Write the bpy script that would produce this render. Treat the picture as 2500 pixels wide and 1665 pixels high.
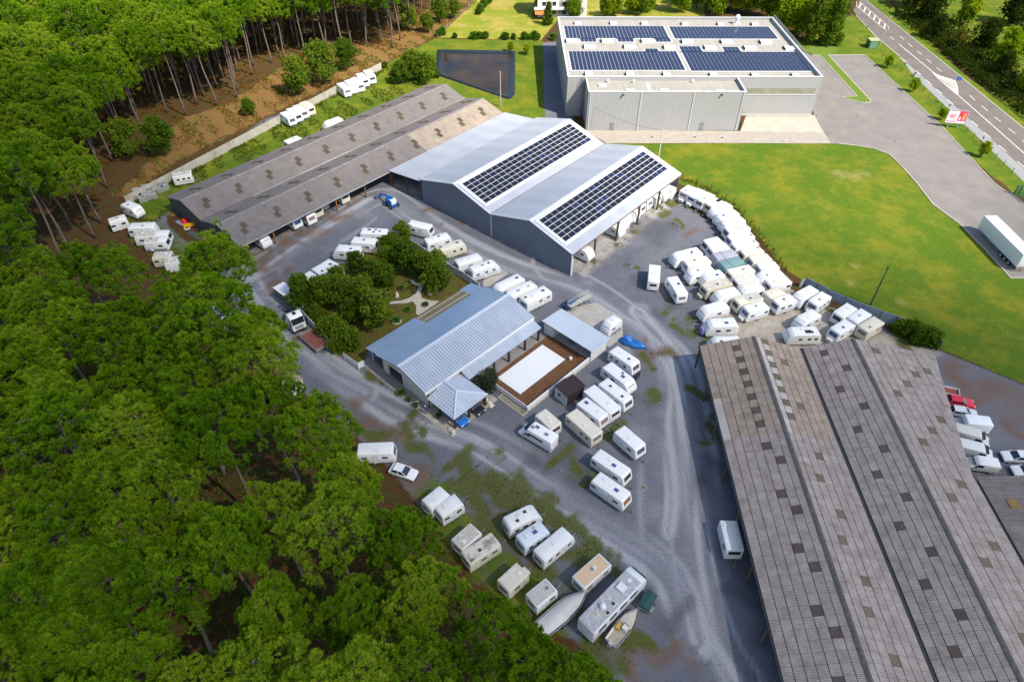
import bpy, bmesh, math, random
import numpy as np
from mathutils import Vector, Matrix
R = math.radians
scene = bpy.context.scene
for o in list(bpy.data.objects): bpy.data.objects.remove(o)
# ------------------------------------------------------------------ camera
cd = bpy.data.cameras.new('camera'); cam = bpy.data.objects.new('camera', cd); scene.collection.objects.link(cam)
cd.lens = 24.0; cd.sensor_width = 36.0; cd.clip_start = 0.5; cd.clip_end = 9000
cam.location = (0, 0, 80)
cam.matrix_world = Matrix.Translation((0, 0, 80)) @ Matrix.Rotation(R(90-43.238), 4, 'X') @ Matrix.Rotation(R(0.369), 4, 'Z')
scene.camera = cam
# ------------------------------------------------------------------ world, sun, exposure
SUN = Vector((2.7, -2.05, 4.05)).normalized()
w = bpy.data.worlds.new('World'); scene.world = w; w.use_nodes = True
nt = w.node_tree; nt.nodes.clear()
sky = nt.nodes.new('ShaderNodeTexSky'); sky.sky_type = 'NISHITA'; sky.sun_disc = False
sky.sun_elevation = math.asin(SUN.z); sky.sun_rotation = math.atan2(SUN.x, SUN.y)
sky.air_density = 1.0; sky.dust_density = 0.6; sky.ozone_density = 1.6
bg = nt.nodes.new('ShaderNodeBackground'); bg.inputs['Strength'].default_value = 0.13
wo = nt.nodes.new('ShaderNodeOutputWorld'); nt.links.new(sky.outputs[0], bg.inputs[0]); nt.links.new(bg.outputs[0], wo.inputs[0])
sd = bpy.data.lights.new('sun', 'SUN'); sd.energy = 5.0; sd.angle = R(0.53); sd.color = (1.0, 0.91, 0.76)
sun = bpy.data.objects.new('sun', sd); scene.collection.objects.link(sun); sun.rotation_euler = SUN.to_track_quat('Z', 'Y').to_euler(); sun.location = (60, -40, 160)
vs = scene.view_settings; vs.view_transform = 'Standard'; vs.look = 'None'; vs.exposure = 0.82; vs.gamma = 1.0; vs.use_curve_mapping = False
scene.render.engine = 'CYCLES'
scene.cycles.transparent_max_bounces = 12; scene.cycles.max_bounces = 6; scene.cycles.diffuse_bounces = 3
random.seed(7); RNG = np.random.default_rng(7)

# ------------------------------------------------------------------ measured layout (metres; x right, y away, origin below the camera)
CARAVANS=[(38.11, 130.98, -2.312, 3.37, 'boxy', 'plain white caravan at the hall end of the curved row', None, {'cbox': 1}),
 (39.73, 129.49, -2.334, 3.99, 'boxy', 'white caravan with blue-tinted front window and gas box on its drawbar', None, {'cbox': 1, 'fw': 'blue'}),
 (41.32, 127.85, -2.369, 4.19, 'touring', 'white touring caravan parked in the curved row along the grass field', 'caravans in the curved row along the grass field', {}),
 (42.7, 125.81, -2.474, 3.72, 'boxy', 'cream caravan with dark solar panel on its rear roof', None, {'col': 'cream', 'solar': -0.35}),
 (43.91, 123.99, -2.555, 4.47, 'aero', 'white touring caravan parked in the curved row along the grass field', 'caravans in the curved row along the grass field', {}),
 (44.62, 121.3, -2.677, 4.51, 'aero', 'white caravan with blue roof hatch near its front in the curved row', None, {'vent': [(0.3, 0.1, 'blue')]}),
 (45.22, 118.87, -2.742, 4.57, 'aero', 'white touring caravan parked in the curved row along the grass field', 'caravans in the curved row along the grass field', {}),
 (45.38, 116.17, -2.803, 4.94, 'touring', 'white touring caravan parked in the curved row along the grass field', 'caravans in the curved row along the grass field', {'roof': 'grey'}),
 (45.4, 113.27, -2.815, 5.25, 'touring', 'cream-roofed caravan with blue front window beside the one with pale blue roof', None, {'fw': 'blue', 'roof': 'cream', 'vent': [(-0.38, 0.25, 'grey')]}),
 (45.6, 110.82, -2.794, 5.08, 'touring', 'caravan with pale blue sheeted roof in the curved row', None, {'roof': 'blue', 'vent': [(-0.36, 0.1, 'grey')]}),
 (46.35, 108.36, -2.804, 4.29, 'touring', 'off-white caravan with dark rear roof hatch next to the pale blue roofed one', None, {'col': 'cream', 'vent': [(-0.36, -0.25, 'grey'), (-0.3, 0.3, 'white')]}),
 (47.34, 106.04, -2.852, 3.95, 'touring', 'white touring caravan parked in the curved row along the grass field', 'caravans in the curved row along the grass field', {'col': 'cream'}),
 (48.17, 103.66, -2.891, 3.76, 'touring', 'white touring caravan parked in the curved row along the grass field', 'caravans in the curved row along the grass field', {}),
 (48.11, 101.09, -2.829, 4.52, 'aero', 'white touring caravan parked in the curved row along the grass field', 'caravans in the curved row along the grass field', {}),
 (48.88, 98.99, -2.827, 4.38, 'boxy', 'cream caravan with side window closing the curved row near the corrugated fence', None, {'roof': 'cream', 'sidew': [-0.36]}),
 (39.5, 111.49, -2.755, 3.4, 'touring', 'short pale white caravan at the head of the second row', None, {'col': 'white'}),
 (40.25, 109.39, -2.804, 3.79, 'touring', 'cream-roofed caravan between the short white one and the grey covered one', None, {'roof': 'cream'}),
 (40.88, 107.08, -2.796, 4.64, 'cover', 'caravan wrapped in a lilac-grey fabric cover', None, {'cover': 'grey'}),
 (41.59, 104.58, -2.729, 4.63, 'cover', 'caravan wrapped in a teal-green tarpaulin cover', None, {'cover': 'teal'}),
 (42.71, 102.16, -2.797, 4.88, 'boxy', 'white caravan with brown front window beside the teal covered one', None, {'fw': 'brown', 'roof': 'cream', 'trim': 'tan'}),
 (43.1, 99.6, -2.826, 4.4, 'boxy', 'caravan with tan edge trim and stained pale roof in the middle row', None, {'fw': 'brown', 'roof': 'stain', 'trim': 'tan'}),
 (43.57, 97.03, -2.843, 3.98, 'aero', 'rounded white caravan with teal front window in the middle row', None, {'fw': 'teal'}),
 (47.2, 95.6, -2.703, 3.57, 'boxy', 'small cream caravan with an orange waist line', None, {'col': 'cream', 'trim': 'orange'}),
 (48.46, 93.63, -2.709, 3.89, 'touring', 'white caravan with blue side stripe and dark front window by the cream one', None, {'sidew': [0.28, -0.12], 'stripe': 'blue'}),
 (33.78, 107.43, -2.752, 5.52, 'aero', 'large rounded white caravan with three dark roof hatches at the yard edge', None, {'W': 2.3, 'vent': [(0.02, 0.3, 'white'), (-0.08, 0.25, 'grey'), (-0.15, 0, 'dark')]}),
 (35.1, 104.93, -2.823, 4.91, 'boxy', 'cream-roofed caravan between two rounded white ones at the yard edge', None, {'roof': 'cream'}),
 (35.33, 102.2, -2.73, 4.72, 'aero', 'white caravan with brown roof hatch and side window next to the cream-roofed one', None, {'sidew': [0.3], 'vent': [(0.18, 0, 'brown')]}),
 (37.38, 100.71, -2.774, 3.84, 'aero', 'white caravan with blue roof hatch beside the dirty grey-roofed one', None, {'vent': [(-0.1, 0.2, 'blue')]}),
 (37.3, 97.96, -2.728, 5.45, 'boxy', 'beige caravan with dirty grey roof and gas box on its drawbar', None, {'cbox': 1, 'col': 'beige', 'roof': 'dirty', 'vent': [(0, 0.1, 'dark')]}),
 (38.75, 95.53, -2.789, 4.2, 'aero', 'white caravan with lilac front window beside the beige one', None, {'sidew': [-0.3]}),
 (42.09, 93.93, -2.772, 4.96, 'touring', 'caravan with grey weathered roof behind the blue-striped one', None, {'col': 'cream', 'roof': 'grey', 'vent': [(-0.05, 0.1, 'dark')]}),
 (42.87, 91.57, -2.753, 4.21, 'touring', 'white caravan with blue stripe, blue windows and teal roof hatch', None,
  {'cbox': 1, 'fw': 'blue', 'sidew': [0.33, -0.36], 'stripe': 'blue', 'vent': [(0, -0.1, 'teal')], 'wc': 'blue'}),
 (35.7, 91.53, -2.749, 4.73, 'aero', 'white caravan with dark red side swoosh', None, {'sidew': [-0.05], 'stripe': 'red', 'vent': [(0.02, 0.2, 'white')]}),
 (36.11, 87.33, -3.062, 4.83, 'aero', 'white caravan with purple bag on its drawbar', None, {'W': 2.3, 'bag': 1, 'sidew': [0.22, -0.15], 'vent': [(-0.1, 0.1, 'blue'), (-0.33, 0.2, 'white')]}),
 (35.8, 82.89, -3.09, 4.53, 'aero', 'white caravan half hidden behind the grey fibre-cement shed roof', None, {}),
 (53.06, 95.79, -2.542, 4.41, 'aero', 'white caravan with lilac front window by the corrugated fence end', None, {}),
 (54.87, 94.01, -2.455, 4.18, 'touring', 'white caravan with an orange roof hatch', None, {'cbox': 1, 'sidew': [0.3, 0, -0.3], 'vent': [(0.1, 0.05, 'orange')]}),
 (51.35, 89.14, -2.58, 4.32, 'aero', 'white caravan with sloped front behind the one with a roof solar panel', None, {'sidew': [-0.25, 0.25]}),
 (49.48, 85.29, -3.092, 4.89, 'aero', 'white caravan with blue solar panel on its roof beside the shed', None, {'W': 2.3, 'sidew': [0.2, -0.12, -0.35], 'solar': -0.12}),
 (58.27, 90.83, -2.486, 4.18, 'touring', 'white caravan with lilac window in the trio by the corrugated fence', None, {}),
 (60.19, 89.43, -2.523, 4.21, 'boxy', 'white caravan with lengthwise roof rail in the middle of the trio', None, {'vent': [(0, 0.0, 'beige')]}),
 (61.42, 87.24, -2.544, 4.58, 'boxy', 'cream-fronted caravan with dark windows at the fence end of the trio', None, {'col': 'cream', 'sidew': [-0.15, -0.4], 'vent': [(0.2, 0.2, 'grey')]}),
 (56.32, 86.55, -2.553, 4.25, 'touring', 'white caravan with bright blue front window and gas box', None, {'cbox': 1, 'fw': 'blue', 'sidew': [0.3, -0.25], 'vent': [(0.05, 0.1, 'dark')], 'wc': 'blue'}),
 (26.36, 101.07, 1.389, 5.1, 'boxy', 'lone white caravan with brown rear window turned across the yard', None, {'fw': 'brown', 'rearw': 'brown'}),
 (29.99, 97.49, 1.787, 5.19, 'touring', 'white caravan with blue roof hatch and red tail lights standing beside the lone one', None,
  {'rearw': 'lilac', 'sidew': [0.3, -0.35], 'vent': [(0.05, -0.2, 'blue'), (0.28, 0.1, 'white'), (0.1, 0.3, 'white')]}),
 (18.21, 79.04, -0.832, 4.82, 'touring', 'white caravan with motorcycle leaning at its front', None, {'sidew': [-0.35, -0.1, 0.25], 'vent': [(-0.2, 0.1, 'white'), (0.2, 0, 'dark')]}),
 (16.79, 75.15, -0.878, 5.15, 'aero', 'white caravan with red curtain in its front window', None, {'fw': 'red', 'sidew': [-0.3, 0], 'vent': [(0.2, 0, 'blue'), (0.1, 0.3, 'grey')]}),
 (15.97, 71.52, -0.859, 5.32, 'touring', 'white caravan with two dark roof hatches beside the brown cabin row', None, {'vent': [(-0.2, 0, 'dark'), (0.3, -0.1, 'dark')]}),
 (13.76, 69.74, -0.904, 5.88, 'boxy', 'plain white-roofed caravan second from the brown cabin', None, {'W': 2.35, 'vent': [(0.2, 0.1, 'white')]}),
 (12.13, 67.75, -0.825, 4.63, 'touring', 'white caravan with blue roof hatch next to the brown cabin', None, {'fw': 'pink', 'vent': [(-0.3, 0.1, 'blue'), (0.2, 0.1, 'white')]}),
 (10.66, 64.98, -0.9, 5.6, 'boxy', 'long cream caravan with door and lilac window near the campervan', None, {'W': 2.3, 'col': 'cream', 'door': -0.25, 'roof': 'cream', 'sidew': [-0.38, 0.15, 0.35]}),
 (5.42, 65.72, -0.879, 3.49, 'boxy', 'short cream caravan between the campervan and the pool wall', None, {'col': 'cream', 'roof': 'cream'}),
 (17.07, 62.27, -0.904, 4.35, 'touring', 'white caravan standing alone with lilac windows on the gravel', None, {'door': -0.2, 'sidew': [0.25], 'vent': [(0, 0.0, 'white')]}),
 (13.93, 57.73, -0.732, 5.34, 'touring', 'white caravan with blue roof hatch and bunk windows', None, {'door': 0.12, 'sidew': [-0.4, 0.3], 'vent': [(0.1, -0.05, 'blue'), (-0.1, 0.2, 'white')]}),
 (13.49, 53.85, -0.73, 5.07, 'touring', 'white caravan with orange front window and chromed drawbar', None, {'door': 0.15, 'fw': 'orange', 'sidew': [-0.4, 0.32], 'vent': [(0.18, 0, 'blue'), (-0.25, 0.2, 'white')]}),
 (28.22, 46.67, -1.586, 4.24, 'boxy', 'white caravan parked in the shade along the grey shed', None, {'W': 2.2, 'sidew': [0.3], 'vent': [(-0.4, 0.3, 'white'), (-0.33, -0.3, 'white')]}),
 (-18.84, 116.52, -0.377, 4.78, 'touring', 'white caravan with two end windows by the hall corner', None, {'sidew': [-0.2]}),
 (-14.89, 111.9, 0.481, 4.94, 'touring', 'white caravan with door window beside the twin-axle caravan', None, {'door': -0.1, 'sidew': [-0.3, 0.35], 'vent': [(-0.1, 0.2, 'white'), (0.1, 0.2, 'dark')]}),
 (-12.29, 109.3, 0.52, 5.83, 'touring', 'long cream twin-axle caravan with two blue roof hatches', None, {'col': 'cream', 'sidew': [-0.35, 0.1, 0.35], 'twin': 1, 'vent': [(-0.3, 0.2, 'blue'), (0.3, 0.1, 'blue')]}),
 (-8.39, 105.0, 0.474, 4.9, 'boxy', 'white caravan with grey roof hatches beside the garden fence', None, {'sidew': [0], 'vent': [(-0.2, 0.1, 'white'), (0.1, 0.1, 'white')]}),
 (-5.55, 102.93, 0.5, 5.13, 'aero', 'white caravan with blue wave stripe on a concrete pad', None, {'sidew': [-0.3, 0.05, 0.35], 'stripe': 'blue', 'vent': [(0, 0.1, 'grey'), (0.25, 0.1, 'dark')]}),
 (-0.52, 98.18, -2.461, 5.72, 'aero', 'white caravan with blue rear hatch behind the metal-roofed house', None, {'vent': [(-0.3, 0, 'blue')]}),
 (1.71, 96.22, -2.497, 5.56, 'boxy', 'white caravan with blue side edge between two others behind the house', None, {'stripe': 'blue', 'vent': [(0.15, 0.05, 'lilac'), (-0.25, 0.1, 'beige')]}),
 (4.17, 94.62, 0.655, 5.62, 'boxy', 'long white twin-axle caravan with orange windows', None,
  {'W': 2.4, 'sidew': [0.36, 0.05], 'twin': 1, 'vent': [(0.3, 0, 'blue'), (-0.1, 0.0, 'white'), (-0.35, 0.2, 'dark')], 'wc': 'orange'}),
 (-27.66, 114.11, -0.077, 5.19, 'touring', 'white caravan with blue hatch and three dark roof hatches beside the garden', None,
  {'sidew': [0.2], 'vent': [(-0.2, 0.2, 'blue'), (0, -0.2, 'dark'), (0.05, 0.25, 'dark'), (0.22, 0, 'dark')]}),
 (-29.2, 110.9, -0.156, 4.71, 'touring', 'white caravan with grey door and dark red line beside the garden', None, {'sidew': [-0.05, 0.2], 'stripe': 'red', 'vent': [(0, 0.1, 'dark')]}),
 (-31.7, 108.21, 3.049, 4.8, 'aero', 'white caravan half covered by a garden tree', None, {'sidew': [0.25], 'vent': [(-0.1, 0.1, 'dark')]}),
 (-33.89, 102.82, 2.498, 3.96, 'boxy', 'white caravan with blue roof hatch behind the garden trees', None, {'vent': [(0.1, 0, 'blue')]}),
 (-35.24, 101.11, 2.437, 4.07, 'boxy', 'white caravan roof showing between garden trees', 'caravans behind the garden trees', {}),
 (-36.74, 98.93, 2.419, 4.17, 'boxy', 'white caravan roof showing between garden trees', 'caravans behind the garden trees', {}),
 (-38.26, 96.8, 2.385, 4.18, 'boxy', 'white caravan roof showing between garden trees', 'caravans behind the garden trees', {}),
 (-57.69, 166.05, -0.839, 4.41, 'touring', 'pale blue-white caravan at the end of the four by the concrete wall', None, {'col': 'bluew', 'sidew': [-0.3, 0.3]}),
 (-56.54, 168.17, -0.878, 4.74, 'touring', 'white caravan second of the four by the concrete wall', None, {}),
 (-55.4, 170.11, -0.895, 4.59, 'touring', 'grey-roofed caravan third of the four by the concrete wall', None, {'roof': 'grey'}),
 (-54.11, 172.2, -0.839, 4.38, 'boxy', 'cream caravan with dark brown front window by the concrete wall', None, {'col': 'cream', 'fw': 'brown'}),
 (-46.69, 184.11, -0.968, 4.86, 'boxy', 'white caravan with dark side windows by the far concrete wall', None, {'sidew': [-0.25, 0.2]}),
 (-45.08, 186.18, -1.0, 4.68, 'boxy', 'sunlit white caravan by the far end of the concrete wall', 'sunlit white caravans by the far concrete wall', {}),
 (-43.44, 187.56, -1.055, 5.07, 'boxy', 'sunlit white caravan by the far end of the concrete wall', 'sunlit white caravans by the far concrete wall', {}),
 (-42.71, 190.73, -1.014, 4.71, 'boxy', 'sunlit white caravan by the far end of the concrete wall', 'sunlit white caravans by the far concrete wall', {}),
 (-41.06, 192.98, -1.071, 4.98, 'boxy', 'sunlit white caravan by the far end of the concrete wall', 'sunlit white caravans by the far concrete wall', {}),
 (-45.29, 162.98, -2.355, 4.38, 'aero', 'white caravan peeping out behind the old long shed', None, {}),
 (-53.1, 152.73, -2.291, 3.77, 'boxy', 'white caravan with black roof cap behind the old long shed', None, {'vent': [(-0.1, 0, 'dark')]}),
 (-74.0, 136.23, 0.375, 3.89, 'boxy', 'small pale caravan with graffiti-like marks on its roof', None, {'door': -0.3, 'roof': 'dirty', 'stripe': 'grey'}),
 (-80.03, 123.13, -0.525, 3.86, 'aero', 'white caravan with sloped window at the wall end under a pine', None, {}), (-80.67, 118.02, 0.594, 2.09, 'boxy', 'white caravan mostly hidden under pine branches', None, {}),
 (-74.74, 115.67, 0.069, 4.84, 'touring', 'white caravan with dark front window under pine branches', None, {'sidew': [-0.4]}),
 (-71.53, 112.81, 0.1, 6.16, 'touring', 'white caravan with litter on its roof in the pine row', None, {'roof': 'dirty', 'vent': [(-0.3, 0.1, 'white'), (0.1, 0.1, 'white')]}),
 (-70.03, 110.8, 0.078, 3.96, 'touring', 'white caravan with grey lower band and door', None, {'door': -0.2, 'roof': 'dirty', 'sidew': [0.25], 'stripe': 'greyband'}),
 (-66.89, 105.85, 0.126, 3.31, 'boxy', 'cream caravan with pine litter on its roof', None, {'col': 'cream', 'roof': 'dirty', 'sidew': [-0.3]}),
 (-64.05, 104.32, 0.305, 3.41, 'boxy', 'white caravan with brown stains under the tall pine', None, {'roof': 'dirty'}),
 (-57.07, 95.43, 0.239, 3.5, 'boxy', 'white caravan glimpsed under the tall pine', None, {'roof': 'white'}), (-53.52, 90.84, 1.303, 3.12, 'boxy', 'cream caravan glimpsed under the tall pine', None, {'col': 'cream'}),
 (-19.33, 60.03, 0.052, 5.04, 'touring', 'white caravan half under pine branches beside the gravel drive', None, {}),
 (-10.04, 51.93, 0.791, 3.06, 'touring', 'white caravan with bicycle rack mostly hidden by pines', None, {}), (-8.22, 50.73, 0.659, 3.33, 'boxy', 'white caravan with tan waistline by the pines', None, {'trim': 'tan'}),
 (-5.63, 46.19, 0.802, 3.3, 'boxy', 'white caravan strewn with pine twigs', None, {'roof': 'dirty'}),
 (-3.74, 44.56, 0.637, 4.56, 'boxy', 'white caravan with large brown leaf stains on its roof', None, {'col': 'cream', 'door': -0.25, 'roof': 'brownstain', 'sidew': [0.3, -0.05]}),
 (1.24, 49.05, 0.515, 4.23, 'aero', 'rounded white caravan with round roof vent and two dark hatches', None, {'vent': [(0.2, 0.2, 'dark'), (-0.15, -0.2, 'dark'), (-0.05, 0.2, 'cream')]}),
 (2.78, 46.61, 0.624, 3.79, 'touring', 'pale blue-white caravan with bicycle rack and twin-pane hatch', None, {'col': 'bluew', 'rack': 1, 'vent': [(0.1, 0, 'blue'), (-0.2, 0.1, 'white'), (0.15, 0.35, 'beige')]}),
 (5.42, 45.24, 0.725, 5.14, 'touring', 'clean white caravan with one small square roof hatch', None, {'door': 0.15, 'sidew': [0.35, -0.05, -0.3], 'vent': [(0, 0.0, 'white')]}),
 (0.3, 40.72, 0.777, 3.33, 'boxy', 'old cream caravan with gas locker under pine branches', None, {'cbox': 1, 'col': 'cream', 'roof': 'cream', 'sidew': [-0.1]}),
 (3.72, 38.78, 0.695, 2.89, 'boxy', 'small grey-white caravan beside the covered boat', None, {'door': -0.15, 'roof': 'grey', 'sidew': [0.25]}),
 (9.96, 41.63, 0.721, 4.65, 'boxy', 'white caravan with plain tan roof', None, {'roof': 'tan', 'sidew': [0.3, -0.3]}),
 (13.11, 109.57, -0.709, 4.6, 'aero', 'white caravan alone in the near bay of the solar hall', None, {}),
 (19.99, 117.57, -0.709, 4.6, 'aero', 'white caravan parked between posts of the solar hall', 'caravans in the solar hall bays', {}),
 (21.09, 119.96, -0.709, 4.6, 'aero', 'white caravan parked between posts of the solar hall', 'caravans in the solar hall bays', {}),
 (22.23, 122.09, -0.709, 4.6, 'aero', 'white caravan parked between posts of the solar hall', 'caravans in the solar hall bays', {}),
 (23.97, 123.08, -0.709, 4.6, 'cover', 'caravan under pale plastic sheeting in the solar hall', None, {'cover': 'plastic'}),
 (25.71, 125.72, -0.709, 4.6, 'boxy', 'white caravan parked between posts of the solar hall', 'caravans in the solar hall bays', {}),
 (27.49, 127.88, -0.709, 4.6, 'boxy', 'white caravan parked between posts of the solar hall', 'caravans in the solar hall bays', {}),
 (29.56, 129.39, -0.709, 4.6, 'boxy', 'white caravan parked between posts of the solar hall', 'caravans in the solar hall bays', {}),
 (31.31, 131.38, -0.709, 4.6, 'aero', 'white caravan parked between posts of the solar hall', 'caravans in the solar hall bays', {}),
 (33.23, 132.35, -0.709, 4.6, 'boxy', 'white caravan parked between posts of the solar hall', 'caravans in the solar hall bays', {}),
 (-50.56, 113.02, -0.709, 4.4, 'aero', 'white caravan with pink front window in the first bay of the old shed', None, {'fw': 'pink'}),
 (-45.79, 119.63, -0.709, 4.4, 'touring', 'grey-white caravan with silver window in the second bay of the old shed', None, {'fw': 'blue'}),
 (-43.21, 121.14, -0.709, 4.4, 'touring', 'white caravan with pink window beside a wooden post of the old shed', None, {'fw': 'pink'}),
 (-42.35, 123.98, -0.709, 4.4, 'boxy', 'cream caravan with brown window in the old shed', None, {'col': 'cream', 'fw': 'brown'}),
 (-41.7, 126.51, -0.709, 4.4, 'boxy', 'grey caravan at the back of the old shed bay', None, {'col': 'beige'}),
 (-37.74, 129.55, -0.709, 4.4, 'boxy', 'cream caravan with dark window in the third bay of the old shed', None, {'col': 'cream'})]
HALL=[-19.737, 129.563, -0.709, 20.227, 38.641, 5.304, 8.156, 7.699]
WH=[13.737, 171.639, 0.015, 64.933, 44.643, 10.337, 4.51, 43.305, 8.406, 10.091]
SHED=[30.047, 79.31, -0.023, 16.174, 4.603, 6.903, 32.451, 51.164, 51.788, 50.733, 51.356]
OLD=[-72.626, 124.502, -0.707, 13.288, 76.568, 3.6, 5.468]
SHEDW=[7.42, 13.63]
VEH={'bed': [-33.53, 84.03, -0.78, 5.16],
 'black': [-5.52, 69.78, -0.758, 2.1],
 'blue': [-7.83, 67.69, -0.829, 1.9],
 'bluecar': [11.02, 94.52, 0.696, 3.23],
 'boat': [6.29, 37.07, 0.687, 6.92],
 'boat2': [13.43, 35.52, 0.847, 4.85],
 'box': [-39.98, 94.42, -0.73, 4.36],
 'bus': [12.16, 37.96, 0.776, 8.63],
 'campervan': [3.93, 63.62, 2.499, 5.03],
 'carA': [73.02, 60.66, 3.059, 4.0],
 'carB': [73.13, 58.13, 3.075, 3.91],
 'erib': [17.29, 87.71, -2.4, 2.63],
 'lift': [-28.02, 129.16, -0.778, 6.61],
 'moto': [20.53, 76.66, 1.075, 2.25],
 'opentrailer': [69.04, 73.41, -0.353, 2.05],
 'pinecar': [-13.96, 57.38, 0.008, 2.56],
 'pinecar2': [-51.11, 90.65, 0.108, 3.82],
 'pinecar3': [-44.28, 86.29, -0.739, 2.6],
 'pinevan': [-48.0, 88.24, 0.113, 3.52],
 'red': [69.75, 71.24, -0.223, 3.37],
 'sedan': [69.16, 69.04, -0.202, 3.27],
 'tarp': [20.4, 84.45, -0.511, 4.68],
 'teal': [16.56, 38.69, 0.97, 2.35],
 'truck': [-38.16, 89.08, -0.918, 5.49],
 'van1': [68.79, 66.35, 2.999, 4.36],
 'van2': [67.89, 64.14, -0.414, 4.05],
 'van3': [67.13, 61.54, -0.35, 4.03],
 'van4': [66.84, 59.11, 2.95, 3.58]}
TRAILER=[[97.07, 118.92], 1.623]
G={'bottomweeds': [(-11.07, 59.41), (-6.75, 55.93), (-2.55, 48.84), (4.34, 43.6), (9.55, 37.26), (7.29, 32.43), (-2.25, 37.18), (-8.64, 43.51), (-15.18, 54.51)],
 'brown': [(72.29, 83.78), (82.16, 75.06), (83.56, 66.23), (74.66, 66.95), (74.9, 73.67), (69.83, 75.4)],
 'dry': [(-88.93, 130.86), (-86.54, 139.38), (-87.79, 168.69), (-77.02, 178.75), (-72.62, 195.3), (-63.31, 217.62), (-38.68, 225.07), (-27.61, 248.54), (-16.19, 275.96), (-9.29, 276.1), (-25.74, 227.11),
         (-37.08, 208.13), (-54.05, 185.72), (-78.64, 146.13), (-84.06, 128.9)],
 'dry2': [(-72.62, 195.3), (-39.16, 228.71), (-23.86, 275.8), (-10.13, 278.56), (-25.83, 228.21), (-40.17, 208.08), (-54.35, 198.56)],
 'east': [(89.56, 223.75), (118.79, 253.45), (118.43, 231.89), (122.71, 133.08), (118.8, 126.4), (112.18, 133.82), (108.65, 162.24), (108.71, 215.48), (97.46, 215.29), (92.63, 214.88)],
 'eastwild': [(138.94, 284.19), (212.11, 285.72), (143.93, 160.51), (133.33, 169.48), (133.81, 217.59), (135.0, 251.63)],
 'field': [(22.98, 156.48), (52.49, 157.1), (80.58, 157.26), (84.68, 156.25), (88.26, 155.04), (91.19, 151.76), (91.76, 146.39), (92.03, 137.98), (91.73, 129.34), (94.03, 121.56), (94.98, 103.47), (112.43, 102.27),
           (105.16, 70.49), (82.55, 75.78), (72.4, 84.18), (73.72, 87.59), (63.97, 94.85), (55.6, 101.69), (52.01, 106.76), (50.75, 114.99), (48.09, 125.57), (40.25, 135.2), (36.3, 139.09), (29.91, 147.55)],
 'garden': [(-41.47, 97.05), (-37.79, 92.48), (-30.9, 84.02), (-24.53, 78.71), (-24.21, 83.08), (-7.77, 101.03), (-12.77, 106.07), (-20.38, 113.91), (-26.82, 118.51), (-31.19, 107.19), (-36.1, 103.88)],
 'gravel': [(-52.18, 106.97), (-32.71, 140.06), (-19.83, 129.84), (-4.22, 115.53), (11.05, 102.85), (36.54, 132.38), (39.3, 125.46), (43.22, 119.31), (47.96, 108.04), (52.95, 98.01), (72.71, 83.18), (82.4, 75.51),
            (87.33, 62.41), (72.06, 24.31), (11.11, 23.95), (10.88, 30.63), (7.41, 34.3), (2.18, 37.21), (-3.37, 41.35), (-10.19, 49.4), (-17.44, 58.65), (-26.02, 66.92), (-37.94, 77.18), (-45.69, 88.03),
            (-54.23, 99.33)],
 'hallfloor': [(-32.71, 140.06), (-19.83, 129.84), (-4.22, 115.53), (11.05, 102.85), (36.94, 132.04), (22.8, 154.58), (15.29, 163.19), (0.7, 169.96), (-15.49, 156.17)],
 'hallpale': [(11.34, 105.02), (35.55, 134.62), (38.76, 132.07), (30.04, 122.21), (20.18, 110.44), (13.91, 102.5)],
 'lawn': [(-24.77, 228.23), (-9.43, 281.09), (73.72, 287.98), (66.15, 250.33), (15.5, 247.28), (8.59, 225.91)],
 'leftweeds': [(-85.14, 127.23), (-78.98, 127.3), (-71.36, 121.04), (-59.52, 110.95), (-54.24, 104.33), (-54.98, 96.92), (-64.26, 101.69), (-77.93, 112.14)],
 'oldfloor': [(-71.64, 124.16), (-17.31, 182.26), (-1.45, 169.93), (-32.42, 138.23), (-51.67, 106.31)],
 'oldgrass': [(-83.55, 128.07), (-77.47, 137.67), (-64.85, 166.65), (-39.6, 202.44), (-33.99, 208.18), (-24.53, 193.17), (-21.81, 182.19), (-60.78, 137.88), (-72.07, 124.16), (-76.14, 117.95)],
 'pale': [(40.26, 95.53), (49.83, 100.39), (56.75, 98.05), (61.42, 90.14), (71.93, 82.98), (64.08, 79.04), (44.34, 80.77), (35.42, 83.64), (35.12, 88.81)],
 'path': [(-76.02, 123.32), (-75.4, 126.04), (-73.25, 127.37), (-72.04, 124.8), (-73.05, 122.57), (-71.93, 119.81), (-67.52, 115.11), (-60.29, 109.57), (-54.44, 104.98), (-51.48, 105.66), (-49.67, 99.37),
          (-57.37, 104.3), (-65.91, 110.6), (-71.52, 115.79), (-74.83, 120.23)],
 'pondgrass': [(-39.05, 200.31), (-37.08, 208.13), (-25.74, 227.11), (9.25, 225.92), (8.22, 170.54), (25.49, 161.09), (-1.45, 169.93), (-22.04, 184.86)],
 'strips': [(-69.34, 158.68), (-65.49, 169.01), (-58.6, 175.97), (-55.66, 170.35), (-61.99, 159.88), (-66.25, 153.38)],
 'verge': [(129.89, 271.69), (131.03, 284.02), (137.36, 284.15), (135.88, 253.77), (132.58, 201.57), (135.49, 169.51), (129.83, 159.23)],
 'whpath': [(8.81, 224.12), (19.13, 226.09), (15.57, 167.8), (8.22, 170.54)]}
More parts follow.
